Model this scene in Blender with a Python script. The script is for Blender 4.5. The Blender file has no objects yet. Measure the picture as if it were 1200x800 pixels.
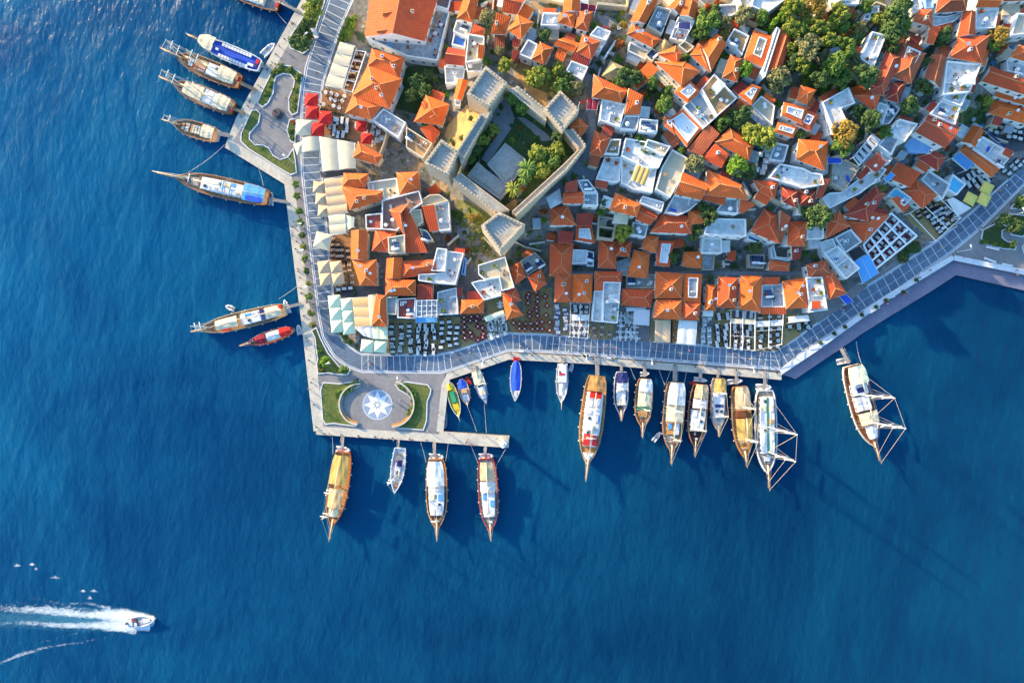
import bpy, bmesh, math, random
from mathutils import Vector, Matrix
from mathutils.geometry import tessellate_polygon
R = math.radians
random.seed(11)
sc = bpy.context.scene

# ---------------------------------------------------------------- camera, sky, sun, exposure
CH = 180.0          # height of the drone above the water
S = 0.25            # metres per photo pixel at water level
cam = bpy.data.cameras.new('camera')
cam_o = bpy.data.objects.new('camera', cam)
sc.collection.objects.link(cam_o)
cam_o.location = (0, 0, CH)
cam_o.rotation_euler = (0, 0, 0)
cam.angle_x = 2 * math.atan(150.0 / CH)
cam.clip_end = 6000
sc.camera = cam_o

SUN_EL, SUN_AZ = R(15), (-0.80, 0.60)      # direction TO the sun in the ground plane
wd = bpy.data.worlds.new('World'); sc.world = wd
wd.use_nodes = True
wn = wd.node_tree
bg = wn.nodes['Background']
sky = wn.nodes.new('ShaderNodeTexSky')
sky.sky_type = 'NISHITA'; sky.sun_disc = False
sky.sun_elevation = SUN_EL
sky.sun_rotation = math.atan2(SUN_AZ[0], SUN_AZ[1])
sky.ozone_density = 1.6
sat = wn.nodes.new('ShaderNodeHueSaturation'); sat.inputs['Saturation'].default_value = 1.28
wn.links.new(sky.outputs[0], sat.inputs['Color']); wn.links.new(sat.outputs[0], bg.inputs[0])
bg.inputs[1].default_value = 0.15
sl = bpy.data.lights.new('sun', 'SUN')
sl.energy = 3.1; sl.angle = R(0.5); sl.color = (1.0, 0.77, 0.46)
so = bpy.data.objects.new('sun', sl); sc.collection.objects.link(so)
so.rotation_euler = Vector((SUN_AZ[0] * math.cos(SUN_EL), SUN_AZ[1] * math.cos(SUN_EL), math.sin(SUN_EL))).to_track_quat('Z', 'Y').to_euler()
sc.view_settings.view_transform = 'Standard'
sc.view_settings.look = 'None'
sc.view_settings.exposure = 1.9
sc.view_settings.gamma = 1
sc.view_settings.use_curve_mapping = False

# ---------------------------------------------------------------- from the photo to the place
CR = {'A1': (330, 0, 7.143), 'A2': (330, 100, 7.143), 'A3': (330, 200, 7.143), 'A4': (330, 300, 7.143),
      'B1': (480, 0, 7.143), 'B2': (480, 100, 7.143), 'B3': (480, 200, 7.143), 'B4': (480, 300, 7.143),
      'C1': (630, 0, 7.143), 'C2': (630, 100, 7.143), 'C3': (630, 200, 7.143), 'C4': (630, 300, 7.143),
      'D1': (780, 0, 7.143), 'D2': (780, 100, 7.143), 'D3': (780, 200, 7.143), 'D4': (780, 300, 7.143),
      'E1': (930, 0, 7.143), 'E2': (930, 100, 7.143), 'E3': (930, 200, 7.143), 'E4': (930, 300, 7.143),
      'F1': (1040, 0, 7.143), 'F2': (1040, 100, 7.143), 'F3': (1040, 200, 5.7125),
      'S1': (180, 0, 5.715), 'S2': (180, 120, 5.715), 'S3': (210, 240, 5.715), 'S4': (340, 370, 5.715),
      'S5': (350, 490, 4.286), 'S6': (500, 400, 5.715), 'S7': (640, 400, 4.705), 'S8': (800, 400, 4.286),
      'W': (0, 640, 5.0), 'P': (0, 0, 1.0)}
def uv(c, p):
    a, b, k = CR[c]
    return (a + p[0] / k, b + p[1] / k)
def wz(u, v, z):                       # where a photo point lies in the place when it is z metres up
    f = S * (CH - z) / CH
    return ((u - 600) * f, (400 - v) * f)
HILL_LINE = [(470, -160), (505, 60), (500, 200), (522, 290), (565, 312), (900, 314), (950, 322), (1015, 268), (1120, 196), (1420, -30)]
HL = [((u - 600) * S, (400 - v) * S) for u, v in HILL_LINE]
HP = HL + [(260, 140), (-30, 140)]
def seg_d(x, y, a, b):
    dx, dy = b[0] - a[0], b[1] - a[1]
    t = max(0, min(1, ((x - a[0]) * dx + (y - a[1]) * dy) / (dx * dx + dy * dy)))
    return math.hypot(x - a[0] - t * dx, y - a[1] - t * dy)
def inside(x, y, P):
    c = False
    for i in range(len(P)):
        (x1, y1), (x2, y2) = P[i - 1], P[i]
        if (y1 > y) != (y2 > y) and x < (x2 - x1) * (y - y1) / (y2 - y1) + x1: c = not c
    return c
def gau(x, y, u, v, s):
    return math.exp(-(((x - (u - 600) * S) ** 2 + (y - (400 - v) * S) ** 2) / (2 * (s * S) ** 2)))
QZ = 1.2
def ground(x, y):
    if not inside(x, y, HP): return QZ
    d = min(seg_d(x, y, HL[i], HL[i + 1]) for i in range(len(HL) - 1))
    t = min(1, d / (75 * S)); m = t * t * (3 - 2 * t)
    return QZ + m * (4.5 + 4.5 * gau(x, y, 600, 185, 95) + 8.5 * gau(x, y, 890, 30, 190))
def gpt(u, v, dz=0.0):
    z = QZ
    for _ in range(6):
        x, y = wz(u, v, z + dz); z = ground(x, y)
    return (x, y, z + dz)
def G(c, p, dz=0.0):
    return gpt(*uv(c, p), dz)

# ---------------------------------------------------------------- materials
MATS = {}
def mat(name, c1, c2=None, scale=0.4, rough=0.8, bump=0.0, vary=0.0, spec=0.3, metal=0.0, fine=None, detail=6, bdist=0.05, stretch=None):
    if name in MATS: return MATS[name]
    m = bpy.data.materials.new(name); m.use_nodes = True
    nt = m.node_tree; N = nt.nodes; L = nt.links
    b = N['Principled BSDF']
    b.inputs['Roughness'].default_value = rough
    b.inputs['Specular IOR Level'].default_value = spec
    b.inputs['Metallic'].default_value = metal
    geo = N.new('ShaderNodeNewGeometry')
    src = geo.outputs['Position']
    if stretch:
        mp = N.new('ShaderNodeMapping'); mp.inputs['Scale'].default_value = stretch
        L.new(src, mp.inputs[0]); src = mp.outputs[0]
    no = N.new('ShaderNodeTexNoise'); no.inputs['Scale'].default_value = scale; no.inputs['Detail'].default_value = detail
    no.inputs['Roughness'].default_value = 0.65
    L.new(src, no.inputs['Vector'])
    cr = N.new('ShaderNodeValToRGB')
    cr.color_ramp.elements[0].position = 0.32; cr.color_ramp.elements[1].position = 0.68
    cr.color_ramp.elements[0].color = (*c1, 1); cr.color_ramp.elements[1].color = (*(c2 or c1), 1)
    L.new(no.outputs[0], cr.inputs[0])
    out = cr.outputs[0]
    if fine:                                             # a second, finer speckle
        n2 = N.new('ShaderNodeTexNoise'); n2.inputs['Scale'].default_value = fine[0]; n2.inputs['Detail'].default_value = 3
        L.new(src, n2.inputs['Vector'])
        mr = N.new('ShaderNodeMapRange'); mr.inputs[1].default_value = 0.3; mr.inputs[2].default_value = 0.7
        mr.inputs[3].default_value = 1 - fine[1]; mr.inputs[4].default_value = 1 + fine[1]
        L.new(n2.outputs[0], mr.inputs[0])
        hs = N.new('ShaderNodeHueSaturation'); L.new(out, hs.inputs['Color']); L.new(mr.outputs[0], hs.inputs['Value'])
        out = hs.outputs[0]
    if vary:
        oi = N.new('ShaderNodeObjectInfo')
        mr = N.new('ShaderNodeMapRange'); mr.inputs[3].default_value = 1 - vary; mr.inputs[4].default_value = 1 + vary
        L.new(oi.outputs['Random'], mr.inputs[0])
        hs = N.new('ShaderNodeHueSaturation'); L.new(out, hs.inputs['Color']); L.new(mr.outputs[0], hs.inputs['Value'])
        out = hs.outputs[0]
    L.new(out, b.inputs['Base Color'])
    if bump:
        bp = N.new('ShaderNodeBump'); bp.inputs['Strength'].default_value = bump; bp.inputs['Distance'].default_value = bdist
        n3 = N.new('ShaderNodeTexNoise'); n3.inputs['Scale'].default_value = 6; n3.inputs['Detail'].default_value = 4
        L.new(src, n3.inputs['Vector'])
        L.new(n3.outputs[0], bp.inputs['Height']); L.new(bp.outputs[0], b.inputs['Normal'])
    MATS[name] = m
    return m
def tile_mat(name, c1, c2, c3):
    """Clay pan tiles: channels running down the slope (UV v axis), courses across, old and new tiles mixed."""
    m = mat(name, c1, c2, 0.55, 0.75, 0, 0.24, 0.25)
    nt = m.node_tree; N = nt.nodes; L = nt.links; b = N['Principled BSDF']
    old = b.inputs['Base Color'].links[0].from_socket
    uvn = N.new('ShaderNodeUVMap'); uvn.uv_map = 'uv'
    mp = N.new('ShaderNodeMapping'); mp.inputs['Scale'].default_value = (1, 1, 1); L.new(uvn.outputs[0], mp.inputs[0])
    wv = N.new('ShaderNodeTexWave'); wv.wave_type = 'BANDS'; wv.bands_direction = 'X'
    wv.inputs['Scale'].default_value = 0.55; wv.inputs['Distortion'].default_value = 0.6; wv.inputs['Detail'].default_value = 1
    L.new(mp.outputs[0], wv.inputs[0])
    n2 = N.new('ShaderNodeTexNoise'); n2.inputs['Scale'].default_value = 2.6; n2.inputs['Detail'].default_value = 2
    L.new(mp.outputs[0], n2.inputs['Vector'])
    mx = N.new('ShaderNodeMix'); mx.data_type = 'RGBA'
    mr = N.new('ShaderNodeMapRange'); mr.inputs[1].default_value = 0.5; mr.inputs[2].default_value = 0.75; mr.inputs[4].default_value = 0.75
    L.new(n2.outputs[0], mr.inputs[0]); L.new(mr.outputs[0], mx.inputs['Factor'])
    L.new(old, mx.inputs['A']); mx.inputs['B'].default_value = (*c3, 1)
    oi = N.new('ShaderNodeObjectInfo'); fr = N.new('ShaderNodeMath'); fr.operation = 'MULTIPLY'; fr.inputs[1].default_value = 3.7; L.new(oi.outputs['Random'], fr.inputs[0])
    fc = N.new('ShaderNodeMath'); fc.operation = 'FRACT'; L.new(fr.outputs[0], fc.inputs[0])
    m3 = N.new('ShaderNodeMapRange'); m3.inputs[1].default_value = .45; m3.inputs[4].default_value = .38; L.new(fc.outputs[0], m3.inputs[0])       # some roofs are older
    x2 = N.new('ShaderNodeMix'); x2.data_type = 'RGBA'; L.new(m3.outputs[0], x2.inputs['Factor']); L.new(mx.outputs['Result'], x2.inputs['A']); x2.inputs['B'].default_value = (0.56, 0.13, 0.04, 1)
    geo = N.new('ShaderNodeNewGeometry'); n4 = N.new('ShaderNodeTexNoise'); n4.inputs['Scale'].default_value = .38; n4.inputs['Detail'].default_value = 6; n4.inputs['Roughness'].default_value = .7; L.new(geo.outputs['Position'], n4.inputs['Vector'])
    m4 = N.new('ShaderNodeMapRange'); m4.inputs[1].default_value = .55; m4.inputs[2].default_value = .72; m4.inputs[4].default_value = .42; L.new(n4.outputs[0], m4.inputs[0])   # lichen and soot
    x3 = N.new('ShaderNodeMix'); x3.data_type = 'RGBA'; L.new(m4.outputs[0], x3.inputs['Factor']); L.new(x2.outputs['Result'], x3.inputs['A']); x3.inputs['B'].default_value = (0.24, 0.10, 0.045, 1)
    mx = x3
    hs = N.new('ShaderNodeHueSaturation'); L.new(mx.outputs['Result'], hs.inputs['Color'])
    mr2 = N.new('ShaderNodeMapRange'); mr2.inputs[3].default_value = 0.82; mr2.inputs[4].default_value = 1.1
    L.new(wv.outputs[0], mr2.inputs[0]); L.new(mr2.outputs[0], hs.inputs['Value'])
    L.new(hs.outputs[0], b.inputs['Base Color'])
    bp = N.new('ShaderNodeBump'); bp.inputs['Strength'].default_value = 0.5; bp.inputs['Distance'].default_value = 0.08
    L.new(wv.outputs[0], bp.inputs['Height']); L.new(bp.outputs[0], b.inputs['Normal'])
    return m
tile_mat('tile_orange', (0.80, 0.150, 0.022), (0.66, 0.105, 0.018), (0.54, 0.10, 0.03))
tile_mat('tile_red', (0.72, 0.105, 0.026), (0.58, 0.078, 0.024), (0.42, 0.065, 0.026))
tile_mat('tile_dark', (0.46, 0.058, 0.032), (0.34, 0.042, 0.028), (0.20, 0.04, 0.03))
tile_mat('tile_brown', (0.50, 0.115, 0.040), (0.34, 0.075, 0.032), (0.20, 0.06, 0.035))
mat('white_wall', (0.80, 0.79, 0.76), (0.70, 0.69, 0.66), 0.5, 0.85, vary=0.06, fine=(1.7, 0.05))
mat('cream_wall', (0.72, 0.63, 0.47), (0.62, 0.53, 0.38), 0.5, 0.85, vary=0.06, fine=(1.7, 0.06))
mat('blue_wall', (0.20, 0.36, 0.60), (0.26, 0.43, 0.66), 0.5, 0.85)
mat('stone_wall', (0.50, 0.42, 0.30), (0.36, 0.30, 0.22), 0.7, 0.9, 0.5, fine=(2.2, 0.2))
mat('castle_stone', (0.56, 0.47, 0.34), (0.40, 0.335, 0.25), 0.8, 0.9, 0.6, fine=(2.0, 0.22))
mat('castle_floor', (0.44, 0.41, 0.35), (0.31, 0.295, 0.26), 0.5, 0.9, 0.3, fine=(2.4, 0.2))
mat('ridge_mortar', (0.60, 0.20, 0.075), (0.56, 0.27, 0.14), 1.0, 0.9)
mat('grey_floor', (0.44, 0.45, 0.45), (0.24, 0.25, 0.27), 0.4, 0.9, fine=(1.1, 0.2), vary=0.1)
mat('pale_floor', (0.72, 0.71, 0.67), (0.46, 0.455, 0.43), 0.42, 0.9, fine=(1.1, 0.16), vary=0.08)
mat('cream_floor', (0.60, 0.52, 0.36), (0.46, 0.39, 0.27), 0.3, 0.9, fine=(1.4, 0.08), vary=0.1)
mat('tan_floor', (0.46, 0.30, 0.15), (0.34, 0.22, 0.11), 0.35, 0.9, fine=(1.4, 0.1), vary=0.08)
mat('red_floor', (0.38, 0.09, 0.06), (0.28, 0.07, 0.05), 0.4, 0.9, vary=0.08)
mat('brown_floor', (0.30, 0.17, 0.13), (0.22, 0.13, 0.11), 0.4, 0.9)
mat('blue_floor', (0.05, 0.16, 0.50), (0.08, 0.22, 0.58), 0.4, 0.7)
mat('pool_blue', (0.10, 0.46, 0.66), (0.14, 0.54, 0.72), 0.4, 0.15, spec=0.5)
mat('window_glass', (0.022, 0.028, 0.036), (0.05, 0.06, 0.07), 0.9, 0.12, spec=0.6)
mat('white_paint', (0.80, 0.80, 0.79), None, 0.4, 0.45)
mat('door_wood', (0.16, 0.08, 0.04), (0.10, 0.05, 0.03), 2, 0.6)
mat('metal_grey', (0.42, 0.43, 0.44), (0.34, 0.35, 0.36), 1, 0.4, metal=0.6)
mat('dark_metal', (0.05, 0.05, 0.055), None, 1, 0.45)
mat('solar_glass', (0.012, 0.03, 0.10), (0.02, 0.05, 0.14), 0.7, 0.1, spec=0.6)
mat('paving', (0.25, 0.235, 0.225), (0.18, 0.175, 0.18), 0.16, 0.85, fine=(1.2, 0.10))
mat('promenade_paving', (0.135, 0.185, 0.25), (0.08, 0.115, 0.165), 0.13, 0.7, fine=(1.1, 0.18))
mat('marble_band', (0.66, 0.66, 0.66), (0.54, 0.55, 0.56), 0.8, 0.6)
mat('quay_stone', (0.56, 0.50, 0.40), (0.44, 0.40, 0.33), 0.25, 0.85, fine=(1.1, 0.13))
mat('ledge_concrete', (0.20, 0.19, 0.25), (0.155, 0.145, 0.20), 0.2, 0.85, fine=(1.3, 0.10))
mat('town_ground', (0.10, 0.10, 0.10), (0.20, 0.18, 0.15), 0.12, 0.95, fine=(0.9, 0.3))
def ground_more():
    nt = MATS['town_ground'].node_tree; N = nt.nodes; L = nt.links; b = N['Principled BSDF']; old = b.inputs['Base Color'].links[0].from_socket
    geo = N.new('ShaderNodeNewGeometry')
    for k, (sc_, lo, hi, col) in enumerate(((0.16, .54, .60, (0.30, 0.20, 0.11)), (0.21, .57, .64, (0.05, 0.075, 0.03)), (0.33, .60, .64, (0.34, 0.33, 0.31)))):
        mp = N.new('ShaderNodeMapping'); mp.inputs['Location'].default_value = (37 * k, 11 * k, 5 * k); L.new(geo.outputs['Position'], mp.inputs[0])
        n = N.new('ShaderNodeTexNoise'); n.inputs['Scale'].default_value = sc_; n.inputs['Detail'].default_value = 5; n.inputs['Roughness'].default_value = .65; L.new(mp.outputs[0], n.inputs['Vector'])
        mr = N.new('ShaderNodeMapRange'); mr.inputs[1].default_value = lo; mr.inputs[2].default_value = hi; L.new(n.outputs[0], mr.inputs[0])
        mx = N.new('ShaderNodeMix'); mx.data_type = 'RGBA'; L.new(mr.outputs[0], mx.inputs['Factor']); L.new(old, mx.inputs['A']); mx.inputs['B'].default_value = (*col, 1); old = mx.outputs['Result']
    L.new(old, b.inputs['Base Color'])
ground_more()
mat('street_paving', (0.24, 0.245, 0.265), (0.16, 0.165, 0.18), 0.15, 0.9, fine=(1.3, 0.15))
mat('earth', (0.50, 0.29, 0.10), (0.34, 0.20, 0.075), 0.22, 0.95, 0.4, fine=(1.2, 0.2))
mat('scrub', (0.17, 0.15, 0.05), (0.065, 0.075, 0.025), 0.30, 0.95, 0.5, fine=(1.5, 0.3))
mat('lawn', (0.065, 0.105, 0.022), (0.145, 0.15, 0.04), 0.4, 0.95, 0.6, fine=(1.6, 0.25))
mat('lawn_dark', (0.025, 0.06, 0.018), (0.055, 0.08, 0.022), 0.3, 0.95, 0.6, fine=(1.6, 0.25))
mat('terrace_sand', (0.34, 0.235, 0.095), (0.27, 0.185, 0.08), 0.3, 0.9, fine=(1.4, 0.1))
mat('terrace_deck', (0.34, 0.165, 0.07), (0.25, 0.12, 0.055), 0.4, 0.8, fine=(2.0, 0.12), stretch=(0.5, 3, 1))
mat('terrace_grey', (0.22, 0.205, 0.20), (0.17, 0.16, 0.16), 0.3, 0.9, fine=(1.4, 0.1))
mat('terrace_dark', (0.06, 0.065, 0.075), (0.09, 0.09, 0.10), 0.3, 0.9, fine=(1.4, 0.1))
def fabric(name, c, d=0.9):
    mat(name, c, tuple(x * d for x in c), 0.6, 0.9, vary=0.04)
fabric('fabric_white', (0.70, 0.69, 0.65), .8); fabric('fabric_cream', (0.70, 0.60, 0.41), .82); fabric('fabric_tan', (0.62, 0.42, 0.25))
fabric('fabric_pale_green', (0.66, 0.72, 0.48)); fabric('fabric_red', (0.62, 0.022, 0.018)); fabric('fabric_maroon', (0.26, 0.015, 0.035))
fabric('fabric_blue', (0.025, 0.09, 0.50)); fabric('fabric_sky', (0.10, 0.34, 0.66)); fabric('fabric_yellow', (0.72, 0.58, 0.14))
fabric('fabric_orange', (0.68, 0.34, 0.07)); fabric('fabric_mustard', (0.58, 0.36, 0.10)); fabric('fabric_grey', (0.52, 0.53, 0.55)); fabric('fabric_black', (0.03, 0.03, 0.035))
fabric('fabric_navy', (0.03, 0.035, 0.14)); fabric('fabric_apricot', (0.72, 0.44, 0.20)); fabric('fabric_purple', (0.16, 0.14, 0.34))
mat('straw', (0.46, 0.34, 0.17), (0.32, 0.22, 0.11), 1.2, 0.95, 0.6, fine=(3, 0.2))
# boats
mat('hull_white', (0.70, 0.70, 0.68), (0.60, 0.60, 0.59), 0.3, 0.3)
mat('hull_wood', (0.26, 0.095, 0.035), (0.18, 0.06, 0.025), 0.6, 0.35)
mat('hull_dark', (0.05, 0.022, 0.02), (0.035, 0.018, 0.018), 0.6, 0.35)
mat('hull_navy', (0.02, 0.04, 0.16), None, 0.6, 0.3)
mat('hull_red', (0.45, 0.035, 0.02), (0.34, 0.03, 0.02), 0.6, 0.35)
mat('hull_green', (0.03, 0.20, 0.13), None, 0.6, 0.35)
mat('varnish', (0.42, 0.17, 0.055), (0.30, 0.11, 0.04), 0.8, 0.35)
mat('teak', (0.40, 0.24, 0.12), (0.28, 0.165, 0.085), 0.7, 0.7, fine=(3, 0.15), vary=0.1)
mat('teak_grey', (0.33, 0.29, 0.25), (0.24, 0.21, 0.19), 0.7, 0.7, fine=(3, 0.15))
mat('teak_gold', (0.56, 0.27, 0.08), (0.42, 0.20, 0.06), 0.7, 0.6, fine=(3, 0.12))
mat('gel_white', (0.70, 0.70, 0.69), (0.58, 0.58, 0.58), 0.5, 0.4, fine=(1.6, 0.1))
mat('spar', (0.74, 0.60, 0.40), (0.62, 0.48, 0.30), 0.5, 0.4)
mat('spar_white', (0.82, 0.81, 0.78), None, 0.5, 0.35)
mat('rope', (0.62, 0.58, 0.48), None, 1, 0.8)
mat('yellow_paint', (0.72, 0.50, 0.03), (0.62, 0.42, 0.03), 0.5, 0.4)
mat('green_paint', (0.04, 0.30, 0.16), None, 0.5, 0.4)
mat('rubber_grey', (0.46, 0.47, 0.49), (0.40, 0.41, 0.43), 0.5, 0.6)
# people
for n, c in {'skin': (0.50, 0.28, 0.18), 'hair_dark': (0.03, 0.02, 0.015), 'cloth_white': (0.75, 0.75, 0.73), 'cloth_black': (0.025, 0.025, 0.03), 'cloth_red': (0.50, 0.03, 0.03),
             'cloth_blue': (0.05, 0.12, 0.38), 'cloth_teal': (0.05, 0.32, 0.38), 'cloth_pink': (0.62, 0.20, 0.30), 'cloth_yellow': (0.65, 0.48, 0.10), 'cloth_grey': (0.22, 0.22, 0.23), 'denim': (0.05, 0.08, 0.17), 'khaki': (0.36, 0.28, 0.17)}.items():
    mat(n, c, tuple(x * 0.85 for x in c), 4, 0.8)
# foliage
def leaf(name, c1, c2):
    m = mat(name, c1, c2, 0.9, 0.7, vary=0.14, spec=0.2, fine=(2.8, 0.30))
    m.node_tree.nodes['Principled BSDF'].inputs['Subsurface Weight'].default_value = 0.0
leaf('leaf_dark', (0.042, 0.090, 0.024), (0.095, 0.140, 0.036))
leaf('leaf_mid', (0.070, 0.145, 0.022), (0.145, 0.205, 0.034))
leaf('leaf_bright', (0.10, 0.21, 0.018), (0.17, 0.27, 0.024))
leaf('leaf_yellow', (0.155, 0.20, 0.026), (0.29, 0.29, 0.040))
leaf('leaf_olive', (0.14, 0.15, 0.055), (0.23, 0.21, 0.085))
leaf('leaf_gold', (0.20, 0.15, 0.030), (0.34, 0.21, 0.035))
leaf('leaf_red', (0.42, 0.05, 0.018), (0.34, 0.13, 0.02))
mat('bark', (0.11, 0.075, 0.05), (0.07, 0.05, 0.035), 3, 0.95)
# sea
def sea_mat():
    m = bpy.data.materials.new('sea_water'); m.use_nodes = True
    nt = m.node_tree; N = nt.nodes; L = nt.links; b = N['Principled BSDF']
    geo = N.new('ShaderNodeNewGeometry'); P = geo.outputs['Position']
    n0 = N.new('ShaderNodeTexNoise'); n0.inputs['Scale'].default_value = 0.016; n0.inputs['Detail'].default_value = 8; n0.inputs['Roughness'].default_value = 0.62; n0.inputs['Distortion'].default_value = 0.8; L.new(P, n0.inputs['Vector'])
    cr = N.new('ShaderNodeValToRGB')
    cr.color_ramp.elements[0].position = 0.35; cr.color_ramp.elements[0].color = (0.0024, 0.042, 0.114, 1)
    cr.color_ramp.elements[1].position = 0.68; cr.color_ramp.elements[1].color = (0.0040, 0.080, 0.168, 1)
    L.new(n0.outputs[0], cr.inputs[0])
    mp = N.new('ShaderNodeMapping'); mp.inputs['Rotation'].default_value = (0, 0, R(-52)); mp.inputs['Scale'].default_value = (1.0, 0.45, 1)
    L.new(P, mp.inputs[0])
    w1 = N.new('ShaderNodeTexNoise'); w1.inputs['Scale'].default_value = 0.45; w1.inputs['Detail'].default_value = 7; w1.inputs['Roughness'].default_value = 0.62
    L.new(mp.outputs[0], w1.inputs['Vector'])
    w2 = N.new('ShaderNodeTexNoise'); w2.inputs['Scale'].default_value = 0.085; w2.inputs['Detail'].default_value = 4; L.new(mp.outputs[0], w2.inputs['Vector'])
    ad = N.new('ShaderNodeMath'); ad.operation = 'MULTIPLY_ADD'; L.new(w2.outputs[0], ad.inputs[0]); ad.inputs[1].default_value = 3.2; L.new(w1.outputs[0], ad.inputs[2])
    bp = N.new('ShaderNodeBump'); bp.inputs['Strength'].default_value = 1.0; bp.inputs['Distance'].default_value = 0.45
    L.new(ad.outputs[0], bp.inputs['Height']); L.new(bp.outputs[0], b.inputs['Normal'])
    vd = N.new('ShaderNodeVectorMath'); vd.operation = 'DISTANCE'; L.new(P, vd.inputs[0]); vd.inputs[1].default_value = (-185, 45, 0)     # sunward brightening painted into the water colour: lighter west, darker across the bay
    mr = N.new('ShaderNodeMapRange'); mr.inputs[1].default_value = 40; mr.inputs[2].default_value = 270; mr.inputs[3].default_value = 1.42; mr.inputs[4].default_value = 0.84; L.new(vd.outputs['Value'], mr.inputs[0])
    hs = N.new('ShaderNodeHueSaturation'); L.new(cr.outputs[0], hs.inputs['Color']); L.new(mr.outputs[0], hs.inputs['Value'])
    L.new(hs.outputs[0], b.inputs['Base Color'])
    b.inputs['Roughness'].default_value = 0.15; b.inputs['IOR'].default_value = 1.33; b.inputs['Specular IOR Level'].default_value = 0.07
    b.inputs['Subsurface Weight'].default_value = 0.85; b.inputs['Subsurface Radius'].default_value = (0.5, 0.9, 1.0); b.inputs['Subsurface Scale'].default_value = 5.0
    MATS['sea_water'] = m
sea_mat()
def foam_mat(name, col, amax):
    m = bpy.data.materials.new(name); m.use_nodes = True
    nt = m.node_tree; N = nt.nodes; L = nt.links; b = N['Principled BSDF']
    b.inputs['Base Color'].default_value = (*col, 1); b.inputs['Roughness'].default_value = 0.9
    uvn = N.new('ShaderNodeUVMap'); uvn.uv_map = 'uv'
    geo = N.new('ShaderNodeNewGeometry')
    mp = N.new('ShaderNodeMapping'); mp.inputs['Scale'].default_value = (0.6, 1.15, 1); L.new(geo.outputs['Position'], mp.inputs[0])
    n = N.new('ShaderNodeTexNoise'); n.inputs['Scale'].default_value = 0.75; n.inputs['Detail'].default_value = 9; n.inputs['Roughness'].default_value = 0.8; n.inputs['Distortion'].default_value = 1.1
    L.new(mp.outputs[0], n.inputs['Vector'])
    at = N.new('ShaderNodeAttribute'); at.attribute_name = 'cover'
    a = N.new('ShaderNodeMath'); a.operation = 'ADD'; L.new(n.outputs[0], a.inputs[0]); L.new(at.outputs['Fac'], a.inputs[1])
    mr = N.new('ShaderNodeMapRange'); mr.inputs[1].default_value = 1.0; mr.inputs[2].default_value = 1.42; mr.inputs[4].default_value = amax
    L.new(a.outputs[0], mr.inputs[0]); L.new(mr.outputs[0], b.inputs['Alpha'])
    MATS[name] = m
foam_mat('foam', (0.72, 0.80, 0.84), .92); foam_mat('churned_water', (0.05, 0.26, 0.38), .6)

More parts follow.
